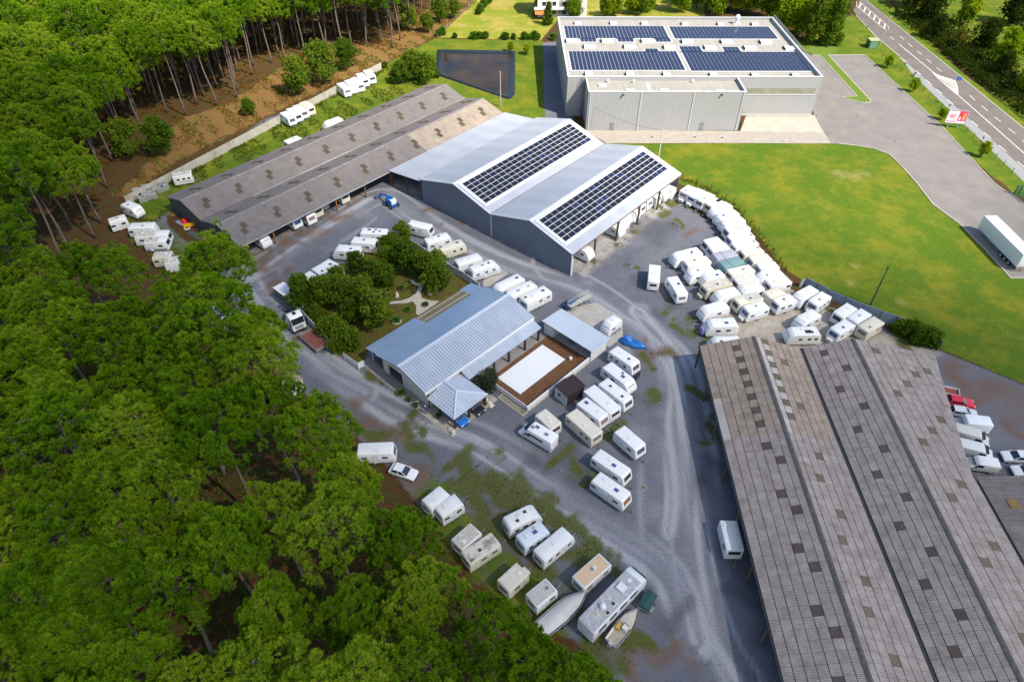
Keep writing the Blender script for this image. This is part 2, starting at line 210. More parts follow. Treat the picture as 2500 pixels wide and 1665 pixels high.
MOSS=[(-5.71, 58.03, 4), (-3.89, 55.95, 4), (-0.72, 54.62, 4), (4.56, 50.75, 4), (2.94, 52.67, 3), (8.76, 47.7, 3.5), (10.67, 44.78, 3), (-1.73, 48.23, 3.5), (1.23, 45.87, 3.5), (4.78, 41.4, 3.5), (-5.35, 50.68, 4),
 (-3.63, 56.99, 3), (-1.87, 55.29, 3), (0.7, 53.63, 3.2), (3.47, 51.38, 3.2), (5.63, 50.13, 3), (8.03, 48.91, 3), (9.16, 45.64, 2.5), (-0.39, 49.47, 2.5), (2.26, 43.59, 2.5), (6.65, 38.25, 3), (13.06, 42.55, 2),
 (13.94, 32.93, 2.5), (10.28, 34.32, 3), (-14.33, 62.34, 3), (-17.74, 65.39, 3), (-9.78, 58.0, 3), (-6.6, 53.25, 3), (-15.65, 68.64, 2), (-20.38, 75.51, 2.2), (-23.3, 77.31, 2), (-13.6, 67.02, 2), (7.18, 59.56, 2),
 (9.98, 57.45, 2), (24.15, 82.54, 1.6), (22.9, 78.66, 2), (30.09, 88.76, 2.5), (29.42, 95.43, 2.2), (31.78, 92.05, 1.5), (31.64, 126.99, 2.5), (36.64, 130.35, 2.5), (25.6, 119.86, 2), (21.29, 113.24, 1.8),
 (16.29, 107.7, 1.6), (39.61, 127.08, 2), (33.67, 120.71, 1.5), (15.4, 64.88, 2.2), (20.58, 71.46, 2.2), (22.14, 106.44, 1.4), (-37.36, 86.01, 1.8), (-37.51, 78.12, 2.5), (33.05, 85.64, 2), (31.21, 73.29, 2.5),
 (29.05, 65.78, 2.5), (67.64, 85.97, 4), (66.07, 89.11, 2.5), (57.63, 91.74, 2.5)]
DEBRIS=[(-48.69, 107.0, 4), (-45.25, 112.5, 4), (-41.61, 118.34, 4), (-37.42, 122.98, 4), (-33.87, 132.9, 4), (-44.98, 118.31, 3), (-50.04, 118.25, 4), (-51.02, 109.67, 3), (-41.72, 126.93, 3.5), (-36.14, 130.31, 3),
 (-47.29, 101.87, 3), (-42.82, 99.44, 3), (-42.02, 105.76, 3), (-43.71, 94.12, 3), (-43.84, 89.12, 3), (-38.26, 83.96, 3), (-39.67, 80.0, 4), (-33.79, 112.63, 2), (-34.24, 124.6, 2), (-16.79, 124.81, 2),
 (-13.02, 120.94, 2), (-24.58, 69.39, 4), (-17.43, 63.07, 4), (-21.55, 66.16, 3.5), (2.72, 40.31, 4), (-2.4, 43.0, 4), (23.17, 80.57, 2.5), (24.99, 83.54, 2.5), (38.1, 119.25, 2.5), (35.63, 110.61, 1.5),
 (74.9, 73.67, 6), (72.68, 77.25, 5), (75.28, 66.96, 4), (14.71, 31.56, 4), (17.65, 32.49, 4), (-40.1, 75.33, 4), (-6.31, 48.2, 4), (-13.63, 55.88, 4)]
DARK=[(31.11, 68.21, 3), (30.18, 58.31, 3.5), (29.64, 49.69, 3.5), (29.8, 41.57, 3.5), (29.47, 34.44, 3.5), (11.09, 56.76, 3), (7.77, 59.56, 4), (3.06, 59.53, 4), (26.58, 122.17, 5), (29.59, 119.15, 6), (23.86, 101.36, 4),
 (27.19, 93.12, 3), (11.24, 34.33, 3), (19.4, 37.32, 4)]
DUST=[(25.72, 71.51, 3), (23.73, 63.41, 4), (23.68, 56.17, 4.5), (23.94, 48.42, 4), (24.18, 41.53, 4), (23.91, 35.37, 4), (23.39, 68.97, 2), (19.54, 51.5, 3), (15.94, 90.79, 2.5), (22.19, 88.68, 2.5), (14.59, 101.26, 2),
 (-27.28, 131.27, 5), (-32.5, 124.62, 4), (-21.67, 121.61, 3), (-45.25, 112.5, 3), (-46.41, 104.41, 3), (-45.98, 97.01, 2.5), (30.51, 125.36, 3), (6.1, 101.17, 3), (25.21, 52.18, 3), (15.24, 63.34, 3), (10.94, 62.54, 3),
 (19.08, 64.91, 3)]
DRYPATCH=[(75.84, 142.37, 4), (78.37, 141.47, 4), (81.57, 142.44, 3), (66.38, 106.91, 1.6), (63.75, 101.77, 1.8), (70.99, 95.84, 2)]
TRACKS=[([(-49.67, 99.37), (-44.58, 109.74), (-37.12, 121.43), (-29.08, 131.24), (-22.03, 124.74), (-10.9, 114.3), (-0.09, 106.2), (11.42, 100.0), (18.35, 93.03), (23.89, 85.56), (26.27, 78.69), (26.06, 69.82), (25.28, 61.91),
   (23.97, 51.53), (23.37, 42.62), (23.71, 34.41), (25.04, 29.84)],
  1.2),
 ([(22.77, 93.08), (25.84, 84.56), (26.16, 74.13), (24.25, 66.54), (22.87, 54.8), (21.24, 48.4)], 1.0),
 ([(-49.67, 99.37), (-40.7, 88.08), (-30.15, 78.19), (-18.79, 68.61), (-5.95, 63.17), (4.7, 55.34), (13.73, 48.95), (20.27, 42.6), (21.79, 34.39)], 1.2), ([(11.89, 107.65), (22.78, 119.08), (30.99, 128.62)], 2.0),
 ([(-44.61, 94.69), (-33.24, 80.06), (-23.89, 72.81)], 0.9)]
L={'asphalt': [[90.03, 217.94], [92.45, 214.73], [94.69, 214.65], [97.4, 215.05], [108.8, 215.49], [109.26, 201.62], [110.65, 166.65], [109.71, 138.84], [110.4, 135.04], [111.72, 133.81], [113.58, 124.97],
             [112.85, 113.24], [107.02, 103.43], [94.98, 103.47], [94.66, 113.34], [94.03, 121.56], [91.73, 129.34], [92.03, 137.98], [91.76, 146.39], [91.19, 151.76], [88.26, 155.04], [84.68, 156.25], [80.58, 157.26],
             [78.74, 157.07], [79.63, 172.99]],
 'barrel': [-55.44, 109.22],
 'billboard': [[111.68, 166.25], [114.26, 166.04]],
 'bush_e': [[[67.17, 87.6], 2.2], [[68.65, 86.98], 2.6], [[69.98, 86.04], 2.6], [[70.87, 85.1], 2.6], [[68.31, 88.26], 2], [[68.93, 85.09], 2.2], [[71.85, 86.37], 2]],
 'cabin': [[6.5, 72.09], [8.46, 70.15], [11.36, 72.53]],
 'cabinet': [113.31, 220.79],
 'cfence': [[53.61, 100.23], [54.68, 100.73], [56.15, 98.92], [57.66, 97.02], [60.05, 95.06], [62.5, 92.92], [65.01, 91.06], [67.14, 89.77], [69.56, 87.87], [72.02, 85.8], [72.08, 83.48]],
 'clutter': [[-68.54, 120.89], [-66.78, 118.88], [-67.22, 118.3], [-64.74, 115.78], [-61.84, 114.98], [-61.31, 113.34], [-60.56, 114.45], [-59.42, 113.36], [-71.78, 123.24], [-69.4, 120.3], [-64.01, 116.91]],
 'dash1': [[123.16, 231.21], [123.25, 228.58], [126.42, 231.93], [126.47, 229.03], [126.57, 225.42], [126.5, 222.26], [126.65, 218.81], [126.63, 215.79], [126.67, 212.25], [126.69, 209.25], [126.66, 205.53],
           [126.85, 202.67]],
 'dashL': [[[119.03, 213.64], [119.6, 209.82]], [[119.53, 203.2], [119.7, 200.18]], [[119.6, 196.79], [119.71, 193.39]], [[119.6, 190.17], [119.83, 186.83]], [[119.64, 183.57], [119.81, 180.12]],
           [[119.66, 176.94], [119.82, 173.58]], [[119.98, 170.3], [120.1, 167.11]], [[119.97, 163.68], [120.22, 160.5]], [[120.19, 156.87], [120.39, 153.65]], [[120.45, 148.8], [120.59, 145.45]]],
 'dashR': [[[123.02, 231.2], [123.2, 228.45]], [[126.42, 231.93], [126.57, 229.03]], [[126.48, 225.42], [126.55, 222.26]], [[126.61, 218.93], [126.72, 215.79]], [[126.67, 212.36], [126.73, 209.25]],
           [[126.71, 205.64], [126.94, 202.67]], [[127.1, 185.98], [127.12, 182.84]], [[127.14, 179.32], [127.26, 176.25]], [[127.23, 172.64], [127.43, 169.73]], [[127.41, 166.06], [127.67, 163.14]],
           [[127.56, 159.51], [127.71, 156.44]]],
 'deckwall': [[2.26, 69.11], [13.03, 79.54]],
 'dock': [[57.78, 163.46], [78.98, 163.11], [79.63, 172.99], [61.44, 172.3]],
 'edgeL': [[119.39, 251.94], [118.46, 231.79], [119.28, 214.47]],
 'edgeR': [[129.23, 270.15], [129.37, 254.88], [129.93, 235.77], [130.67, 210.69], [131.51, 166.12]],
 'fence_field': [[38.74, 139.67], [41.58, 137.35], [44.29, 134.73], [47.97, 128.82], [49.03, 123.99], [50.51, 117.9], [51.52, 110.78], [52.64, 104.81]],
 'fence_road': [[113.49, 213.55], [114.31, 205.55], [114.84, 195.36], [115.19, 177.5], [115.42, 156.81], [116.12, 139.57]],
 'frontstrip': [[17.93, 163.68], [57.48, 163.55], [79.06, 163.17], [78.74, 157.24], [52.49, 157.1], [22.98, 156.48]],
 'gard_small': [[-20.35, 89.93], [-20.59, 99.05], [-18.7, 92.82], [-15.69, 94.24], [-21.1, 96.67], [-15.19, 97.46], [-17.44, 101.34]],
 'garden_fence_e': [[-20.06, 112.21], [-12.88, 105.07], [-9.08, 101.81], [-6.11, 98.46]],
 'garden_fence_w': [[-37.43, 91.32], [-30.85, 83.59]],
 'garden_fence_w2': [[-27.79, 80.45], [-25.01, 78.14], [-24.28, 78.72]],
 'garden_path': [[-22.29, 95.23], [-20.17, 95.61], [-18.88, 96.34], [-17.65, 97.8], [-17.56, 100.2], [-16.74, 100.21], [-16.93, 97.99], [-16.58, 96.36], [-15.14, 95.66], [-13.3, 95.5], [-14.12, 94.43], [-15.65, 92.68],
                 [-16.65, 91.47], [-17.15, 91.98], [-17.3, 94.05], [-18.09, 95.45], [-19.17, 94.91], [-22.2, 94.63]],
 'gate': [[112.21, 133.82], [112.51, 129.59]],
 'hatch': [[124.92, 266.74], [126.02, 267.25], [126.4, 241.54], [125.78, 239.0], [123.96, 236.62], [123.13, 261.82]],
 'hedge': [[[-23.32, 230.58], 1.6], [[-19.08, 227.75], 0.9], [[-12.91, 227.47], 1.3], [[-11.02, 227.37], 1.3], [[-9.14, 227.67], 1.2], [[-2.51, 227.01], 1.2], [[-0.15, 227.05], 1.1], [[3.15, 226.85], 1.3],
           [[5.03, 226.88], 1.0], [[-11.78, 253.7], 1.6], [[-10.66, 258.4], 1.6], [[-9.48, 262.43], 1.6], [[-12.43, 250.63], 1.2], [[-24.4, 229.23], 1.1], [[-2.99, 227.26], 1.2], [[3.62, 227.37], 1.2],
           [[6.45, 227.16], 1.4], [[7.39, 226.92], 1.2], [[12.57, 226.62], 1.3]],
 'hut': [[-34.69, 72.54], [-31.31, 73.62]],
 'isl2': [[123.77, 197.38], [125.58, 197.62], [127.18, 195.56], [126.36, 192.48], [125.21, 190.45], [124.21, 191.44]],
 'isl2b': [[123.99, 203.17], [124.64, 200.26], [127.85, 196.09], [126.79, 192.48], [124.26, 186.51], [123.65, 186.7], [123.49, 198.64]],
 'island': [[91.1, 219.18], [92.53, 214.97], [94.76, 214.89], [95.4, 184.92], [90.89, 184.56], [93.56, 182.05], [95.86, 180.69], [97.56, 181.18], [98.08, 182.12], [97.4, 215.05], [103.07, 221.23], [97.78, 224.91]],
 'kerb_east': [[97.4, 215.05], [108.8, 215.49], [109.26, 201.62], [110.65, 166.65], [109.71, 138.84], [110.4, 135.04], [111.72, 133.81]],
 'kerb_field': [[80.58, 157.26], [84.68, 156.25], [88.26, 155.04], [91.19, 151.76], [91.76, 146.39], [92.03, 137.98], [91.73, 129.34], [94.03, 121.56], [94.66, 113.34], [94.98, 103.47], [102.29, 103.55]],
 'lawn_house': [[8.02, 247.14], [26.25, 249.57]],
 'layby': [[119.18, 214.24], [117.27, 199.6], [116.95, 139.26], [116.89, 130.83], [120.04, 136.41], [120.05, 144.96], [119.7, 181.7], [119.49, 201.79]],
 'lions': [[-9.07, 65.1], [-3.54, 70.66]],
 'manholes': [[18.47, 55.44], [34.82, 159.89], [45.54, 160.04], [52.4, 159.91], [95.22, 158.54], [90.95, 172.95], [80.3, 172.55]],
 'olive': [-3.67, 73.78],
 'pads': [[[-5.52, 102.52], [-5.42, 99.84], [-4.35, 99.85], [-0.68, 103.95], [-2.09, 105.16]], [[7.79, 92.84], [14.71, 95.28], [15.33, 95.29], [19.63, 91.33], [19.05, 86.21], [16.5, 83.64], [15.96, 84.06]]],
 'person': [-13.14, 68.61],
 'poles': [[[-3.49, 177.04], 9.5, 'concrete'], [[34.74, 149.2], 7.3, 'white'], [[65.16, 95.27], 8.5, 'wood'], [[117.11, 224.62], 8.0, 'grey']],
 'pond': [[-23.13, 216.61], [-0.12, 216.03], [-0.24, 185.58], [-1.24, 182.88], [-2.04, 182.49], [-21.35, 197.39], [-22.87, 202.75]],
 'pool_tree': 0,
 'pots': [[-16.04, 71.13], [-14.8, 69.99], [-11.25, 67.78], [-17.37, 72.45]],
 'ramp': [[10.16, 92.7], [14.16, 95.94]],
 'road_left': [[120.09, 257.02], [118.56, 232.06], [119.18, 214.24], [117.27, 199.6], [116.95, 139.26], [116.79, 132.95]],
 'road_right': [[129.42, 272.7], [129.07, 254.1], [130.51, 210.34], [131.42, 165.95], [131.58, 158.17]],
 'solid': [[123.24, 224.72], [124.12, 202.95], [123.99, 186.99], [124.3, 152.82], [124.28, 146.4]],
 'stones': [[-82.86, 131.44], [-82.31, 132.31], [-80.8, 130.11], [-81.4, 133.01], [-79.79, 130.97], [-80.4, 133.72], [-79.01, 132.0], [-79.4, 134.43], [-78.1, 132.7], [-78.5, 134.97], [-77.34, 133.58], [-80.38, 128.61],
            [-79.58, 129.29], [-78.59, 129.97], [-81.67, 129.6], [-79.96, 132.34]],
 'wall': [[-83.25, 127.3], [-39.03, 201.94]],
 'yardtrees': [[111.75, 205.51], [112.05, 188.27], [112.19, 170.87], [112.82, 150.85]]}
T={'belt': [(34.78, 249.73, 0.6), (40.74, 251.95, 0.7), (46.77, 254.21, 0.6), (58.33, 254.43, 1.0), (64.96, 258.93, 1.1), (69.46, 252.5, 1.0), (76.2, 256.95, 1.1), (80.97, 252.72, 1.1), (87.05, 248.63, 1.1),
          (90.99, 242.59, 1.0), (92.29, 232.92, 1.1), (95.38, 225.64, 1.1), (99.84, 223.23, 1.1), (100.22, 238.81, 1.2), (98.75, 259.59, 1.2), (91.13, 263.93, 1.2), (82.92, 273.13, 1.2), (70.69, 272.88, 1.2),
          (58.47, 272.63, 1.1), (107.77, 242.9, 1.2), (116.43, 259.93, 1.1)],
 'bramble': [[134.69, 247.46], [133.55, 231.79], [133.81, 217.59], [132.58, 201.57], [132.85, 189.97], [131.77, 176.76], [132.05, 167.11], [140.32, 231.91], [140.26, 217.7], [140.21, 204.75], [138.69, 190.06],
             [142.82, 243.55], [139.54, 176.87], [134.56, 210.99], [133.31, 195.66]],
 'east': [(140.29, 271.9, 1.0), (143.02, 260.45, 1.0), (141.8, 247.6, 1.0), (155.45, 265.21, 1.2), (169.84, 279.79, 1.2), (183.4, 285.12, 1.2), (193.38, 280.28, 1.2), (169.56, 244.05, 1.1), (148.44, 221.27, 0.8),
          (146.78, 207.99, 0.8), (159.65, 218.03, 1.0), (152.36, 191.67, 1.0), (143.03, 187.38, 0.7), (142.0, 198.72, 0.6), (147.71, 172.07, 1.0), (152.67, 243.74, 0.9), (136.78, 230.0, 0.6), (139.3, 221.11, 0.5),
          (156.38, 284.55, 1.2)],
 'garden': [(-21.78, 111.96, 0.9), (-24.35, 109.17, 0.7), (-24.07, 105.48, 0.75), (-20.33, 103.93, 1.1), (-16.84, 102.02, 1.0), (-13.77, 98.64, 1.0), (-14.52, 104.79, 0.7), (-29.65, 103.44, 0.75), (-26.43, 103.08, 0.6),
            (-32.05, 98.82, 0.75), (-37.19, 93.36, 1.1), (-33.74, 93.75, 1.0), (-30.13, 93.43, 1.05), (-26.6, 93.47, 1.0), (-23.51, 98.17, 1.0), (-23.62, 88.42, 1.2), (-27.65, 89.37, 0.8)],
 'gbush': [(-31.9, 86.74, 1.6), (-30.49, 86.12, 1.8), (-28.79, 83.94, 2.0), (-27.63, 83.33, 1.8), (-28.99, 82.71, 1.6), (-34.46, 90.66, 1.3)],
 'lawntrees': [(11.45, 240.32, 0.55), (20.44, 247.37, 0.6), (16.34, 250.22, 0.6), (7.79, 249.22, 0.4), (31.86, 248.84, 0.6), (43.44, 250.74, 0.6)],
 'oak': [(-58.96, 183.76, 1.0), (-54.05, 191.28, 1.05), (-49.17, 201.67, 0.8), (-83.57, 149.45, 0.9), (-91.2, 147.95, 0.85), (-69.16, 170.63, 0.45), (-34.5, 234.42, 0.8), (-24.99, 242.44, 0.8), (-20.41, 246.6, 0.6),
         (-28.24, 232.64, 0.6)],
 'pine_gap': [(-142.62, 129.71), (-91.26, 126.95), (-83.41, 118.96), (-83.64, 105.98), (-85.17, 95.86), (-112.88, 88.73)],
 'pine_man': [(-42.71, 79.18, 1.15), (-37.0, 75.0, 0.8), (-48.78, 76.73, 0.9), (-37.07, 63.71, 1.25), (-42.15, 64.43, 1.1), (-32.17, 61.5, 1.0), (-56.87, 76.19, 0.9), (-69.07, 88.23, 0.9), (-61.13, 84.02, 0.8),
              (-18.92, 45.58, 1.0), (-11.55, 37.91, 1.0), (-1.35, 27.73, 0.85), (2.03, 24.97, 0.95), (5.96, 23.24, 0.9), (8.76, 22.41, 0.85), (-22.91, 51.42, 1.0), (-29.47, 55.22, 1.0)],
 'pine_sil': [(9.92, 20.12), (8.45, 24.83), (5.85, 27.39), (1.7, 28.52), (-2.23, 31.72), (-5.2, 34.72), (-7.46, 39.89), (-11.3, 45.09), (-16.11, 49.65), (-21.1, 53.33), (-25.58, 57.97), (-30.97, 58.98), (-34.92, 63.73),
              (-37.38, 69.31), (-40.98, 72.72), (-46.41, 71.79), (-51.9, 72.61), (-59.05, 77.1), (-65.8, 83.97), (-72.07, 90.44), (-79.03, 95.05), (-151.8, 134.95), (-104.0, 60.87), (-55.56, 7.29), (5.77, 7.59)],
 'pine_up': [(-88.22, 127.19), (-90.12, 141.19), (-90.27, 150.99), (-94.82, 166.23), (-87.62, 168.21), (-81.16, 171.19), (-77.25, 174.19), (-73.49, 181.94), (-73.77, 190.97), (-72.63, 204.38), (-63.24, 211.58),
             (-44.16, 217.95), (-36.91, 216.37), (-32.0, 236.39), (-25.42, 266.21), (-19.98, 288.61), (-45.63, 332.39), (-174.77, 342.9), (-249.51, 291.69), (-203.61, 190.35), (-156.95, 129.69), (-105.51, 117.62)],
 'pondbush': [(-31.38, 191.63, 1.0), (-28.78, 194.54, 1.2), (-25.11, 193.16, 1.2), (-34.46, 197.39, 0.8), (-23.02, 196.09, 0.9), (-38.27, 203.38, 0.5), (-34.87, 191.58, 0.6)]}

# ------------------------------------------------------------------ helpers
COL = scene.collection
MATS = {}
def mat(name, col, rough=0.7, noise=0.0, nscale=3.0, col2=None, bump=0.0, bscale=30.0, wave=None, metal=0.0, spec=0.4, coord='Object', alpha=1.0, trans=0.0, streak=None):
    if name in MATS: return MATS[name]
    m = bpy.data.materials.new(name); m.use_nodes = True; t = m.node_tree; b = t.nodes['Principled BSDF']
    MATS[name] = m
    L = t.links.new
    b.inputs['Roughness'].default_value = rough; b.inputs['Metallic'].default_value = metal; b.inputs['Specular IOR Level'].default_value = spec
    b.inputs['Base Color'].default_value = (*col, 1)
    if trans: b.inputs['Transmission Weight'].default_value = trans
    tc = t.nodes.new('ShaderNodeTexCoord'); src = tc.outputs[coord] if coord != 'Position' else t.nodes.new('ShaderNodeNewGeometry').outputs['Position']
    out = None
    if noise or col2:
        n = t.nodes.new('ShaderNodeTexNoise'); n.inputs['Scale'].default_value = nscale; n.inputs['Detail'].default_value = 6; n.inputs['Roughness'].default_value = 0.65
        L(src, n.inputs['Vector'])
        r = t.nodes.new('ShaderNodeValToRGB'); c2 = col2 or tuple(c*(1-noise) for c in col)
        r.color_ramp.elements[0].position = 0.35; r.color_ramp.elements[1].position = 0.68
        r.color_ramp.elements[0].color = (*c2, 1); r.color_ramp.elements[1].color = (*col, 1)
        L(n.outputs['Fac'], r.inputs[0]); out = r.outputs[0]
    if streak:   # dirt running down / along: (vector scale, colour, amount)
        mp = t.nodes.new('ShaderNodeMapping'); mp.inputs['Scale'].default_value = streak[0]; L(src, mp.inputs[0])
        n2 = t.nodes.new('ShaderNodeTexNoise'); n2.inputs['Scale'].default_value = 1.0; n2.inputs['Detail'].default_value = 5; L(mp.outputs[0], n2.inputs['Vector'])
        r2 = t.nodes.new('ShaderNodeValToRGB'); r2.color_ramp.elements[0].position = streak[3] if len(streak) > 3 else 0.5; r2.color_ramp.elements[1].position = r2.color_ramp.elements[0].position + 0.22
        r2.color_ramp.elements[0].color = (0, 0, 0, 1); r2.color_ramp.elements[1].color = (streak[2],)*3 + (1,)
        L(n2.outputs['Fac'], r2.inputs[0])
        mx = t.nodes.new('ShaderNodeMix'); mx.data_type = 'RGBA'; L(r2.outputs[0], mx.inputs[0])
        if out: L(out, mx.inputs[6])
        else: mx.inputs[6].default_value = (*col, 1)
        mx.inputs[7].default_value = (*streak[1], 1); out = mx.outputs[2]
    hgt = None
    if wave:     # (axis, waves per metre, bump strength, colour darkening for painted groove shade and joint lines)
        ax, k, bs, dk = wave[:4]; hi = wave[4] if len(wave) > 4 else .3
        sx = t.nodes.new('ShaderNodeSeparateXYZ'); L(src, sx.inputs[0])
        mu = t.nodes.new('ShaderNodeMath'); mu.operation = 'MULTIPLY'; mu.inputs[1].default_value = 2*math.pi*k; L(sx.outputs[ax], mu.inputs[0])
        sn = t.nodes.new('ShaderNodeMath'); sn.operation = 'SINE'; L(mu.outputs[0], sn.inputs[0])
        hgt = sn.outputs[0]
        if dk:
            mr = t.nodes.new('ShaderNodeMapRange'); mr.inputs[1].default_value = -1; mr.inputs[2].default_value = hi; mr.inputs[3].default_value = 1-dk; mr.inputs[4].default_value = 1; L(hgt, mr.inputs[0])
            vm = t.nodes.new('ShaderNodeMix'); vm.data_type = 'RGBA'; vm.blend_type = 'MULTIPLY'; vm.inputs[0].default_value = 1
            if out: L(out, vm.inputs[6])
            else: vm.inputs[6].default_value = (*col, 1)
            L(mr.outputs[0], vm.inputs[7]); out = vm.outputs[2]
    if out: L(out, b.inputs['Base Color'])
    if bump or (wave and wave[2]):
        bp = t.nodes.new('ShaderNodeBump'); 
        if wave and wave[2]:
            bp.inputs['Strength'].default_value = wave[2]; bp.inputs['Distance'].default_value = 0.03; L(hgt, bp.inputs['Height'])
        else:
            n3 = t.nodes.new('ShaderNodeTexNoise'); n3.inputs['Scale'].default_value = bscale; n3.inputs['Detail'].default_value = 4; L(src, n3.inputs['Vector'])
            bp.inputs['Strength'].default_value = bump; bp.inputs['Distance'].default_value = 0.05; L(n3.outputs['Fac'], bp.inputs['Height'])
        L(bp.outputs[0], b.inputs['Normal'])
    return m
def newmesh(name, v, f, smooth=False):
    me = bpy.data.meshes.new(name); me.from_pydata([tuple(q) for q in v], [], f); me.update()
    if smooth: me.polygons.foreach_set('use_smooth', [True]*len(me.polygons))
    return me
def trimesh(name, V, nper=3, tint=None):
    """many separate triangles / quads from a (n*nper,3) array"""
    n = len(V)//nper; me = bpy.data.meshes.new(name)
    me.vertices.add(n*nper); me.vertices.foreach_set('co', np.asarray(V, np.float32).ravel())
    me.loops.add(n*nper); me.loops.foreach_set('vertex_index', np.arange(n*nper, dtype=np.int32))
    me.polygons.add(n); me.polygons.foreach_set('loop_start', np.arange(0, n*nper, nper, dtype=np.int32))
    try: me.polygons.foreach_set('loop_total', np.full(n, nper, np.int32))
    except Exception: pass
    if tint is not None:
        a = me.attributes.new('tint', 'FLOAT', 'POINT'); a.data.foreach_set('value', np.asarray(tint, np.float32))
    me.update(); me.validate(); return me
def obj(name, me, m=None, parent=None, loc=(0, 0, 0), rot=(0, 0, 0), scale=None):
    o = bpy.data.objects.new(name, me)
    if m is not None and me is not None and not me.materials: me.materials.append(m)
    COL.objects.link(o); o.location = loc; o.rotation_euler = rot
    if scale: o.scale = scale
    if parent is not None: o.parent = parent
    return o
def tag(o, label=None, cat=None, group=None, kind=None):
    if label: o['label'] = label
    if cat: o['category'] = cat
    if group: o['group'] = group
    if kind: o['kind'] = kind
    return o
def thing(name, label, cat, loc=(0, 0, 0), rz=0.0, group=None):
    return tag(obj(name, None, None, None, loc, (0, 0, rz)), label, cat, group)
class MB:
    def __init__(s): s.v = []; s.f = []
    def add(s, v, f):
        k = len(s.v); s.v += [tuple(q) for q in v]; s.f += [[i+k for i in q] for q in f]; return s
    def box(s, x0, x1, y0, y1, z0, z1):
        return s.add([(x0,y0,z0),(x1,y0,z0),(x1,y1,z0),(x0,y1,z0),(x0,y0,z1),(x1,y0,z1),(x1,y1,z1),(x0,y1,z1)], [(0,3,2,1),(4,5,6,7),(0,1,5,4),(1,2,6,5),(2,3,7,6),(3,0,4,7)])
    def prism(s, p, z0, z1):
        a = sum(p[i][0]*p[(i+1) % len(p)][1]-p[(i+1) % len(p)][0]*p[i][1] for i in range(len(p)))
        if a < 0: p = p[::-1]
        n = len(p); k = [(q[0], q[1], z0) for q in p]+[(q[0], q[1], z1) for q in p]
        return s.add(k, [list(range(n))[::-1], list(range(n, 2*n))]+[(i, (i+1) % n, n+(i+1) % n, n+i) for i in range(n)])
    def slab(s, q, th):        # four (or more) 3-D corners thickened downwards
        n = len(q); lo = [(a[0], a[1], a[2]-th) for a in q]
        nz = sum((q[(i+1) % n][0]-q[i][0])*(q[(i+1) % n][1]+q[i][1]) for i in range(n))
        if nz > 0: q = q[::-1]; lo = lo[::-1]
        return s.add(list(lo)+list(q), [list(range(n))[::-1], list(range(n, 2*n))]+[(i, (i+1) % n, n+(i+1) % n, n+i) for i in range(n)])
    def tube(s, pts, rad, n=6, cap=True):
        pts = [Vector(p) for p in pts]; rings = []
        if not hasattr(rad, '__len__'): rad = [rad]*len(pts)
        k = len(s.v)
        for i, p in enumerate(pts):
            d = (pts[min(i+1, len(pts)-1)]-pts[max(i-1, 0)]).normalized()
            a = d.orthogonal().normalized() if abs(d.z) < .9 else Vector((1, 0, 0)).cross(d).normalized(); b = d.cross(a)
            for j in range(n):
                t = 2*math.pi*j/n; s.v.append(tuple(p+(a*math.cos(t)+b*math.sin(t))*rad[i]))
        for i in range(len(pts)-1):
            for j in range(n): s.f.append([k+i*n+j, k+i*n+(j+1) % n, k+(i+1)*n+(j+1) % n, k+(i+1)*n+j])
        if cap: s.f.append([k+j for j in range(n)][::-1]); s.f.append([k+(len(pts)-1)*n+j for j in range(n)])
        return s
    def lathe(s, prof, n=12, c=(0, 0, 0)):
        k = len(s.v)
        for r, z in prof:
            for j in range(n): t = 2*math.pi*j/n; s.v.append((c[0]+r*math.cos(t), c[1]+r*math.sin(t), c[2]+z))
        for i in range(len(prof)-1):
            for j in range(n): s.f.append([k+i*n+j, k+i*n+(j+1) % n, k+(i+1)*n+(j+1) % n, k+(i+1)*n+j])
        s.f.append([k+j for j in range(n)][::-1]); s.f.append([k+(len(prof)-1)*n+j for j in range(n)]); return s
    def mesh(s, name='mesh', smooth=False): return newmesh(name, s.v, s.f, smooth)
    def build(s, name, m, parent=None, smooth=False, **k): return obj(name, s.mesh(name, smooth), m, parent, **k)
def bx(name, m, parent, *a): return MB().box(*a).build(name, m, parent)
CACHE = {}
def cached(key, fn):
    if key not in CACHE: CACHE[key] = fn()
    return CACHE[key]
def unitbox(): return cached('ubox', lambda: MB().box(-.5, .5, -.5, .5, -.5, .5).mesh('box'))
def bmesh_with(m):   # unit box mesh carrying material m, shared
    return cached(('ubox', m.name), lambda: (lambda me: (me.materials.append(m), me)[1])(MB().box(-.5, .5, -.5, .5, -.5, .5).mesh('box')))
def ubox(name, m, parent, c, s, rot=(0, 0, 0)): return obj(name, bmesh_with(m), None, parent, c, rot, s)
def ribbon(pts, wdt, closed=False):
    """offset polyline to a strip polygon"""
    p = [Vector((a[0], a[1])) for a in pts]; n = len(p); l = []; r = []
    for i in range(n):
        a = p[(i-1) % n] if (closed or i > 0) else p[i]; b = p[(i+1) % n] if (closed or i < n-1) else p[i]
        d = (b-a).normalized(); nn = Vector((-d.y, d.x)); l.append(p[i]+nn*wdt/2); r.append(p[i]-nn*wdt/2)
    return l, r
def strip(name, pts, wdt, z0, z1, m, parent=None, closed=False):
    l, r = ribbon(pts, wdt, closed); mb = MB(); n = len(pts)
    for i in range(n if closed else n-1):
        j = (i+1) % n; mb.prism([r[i], r[j], l[j], l[i]], z0, z1)
    return mb.build(name, m, parent)
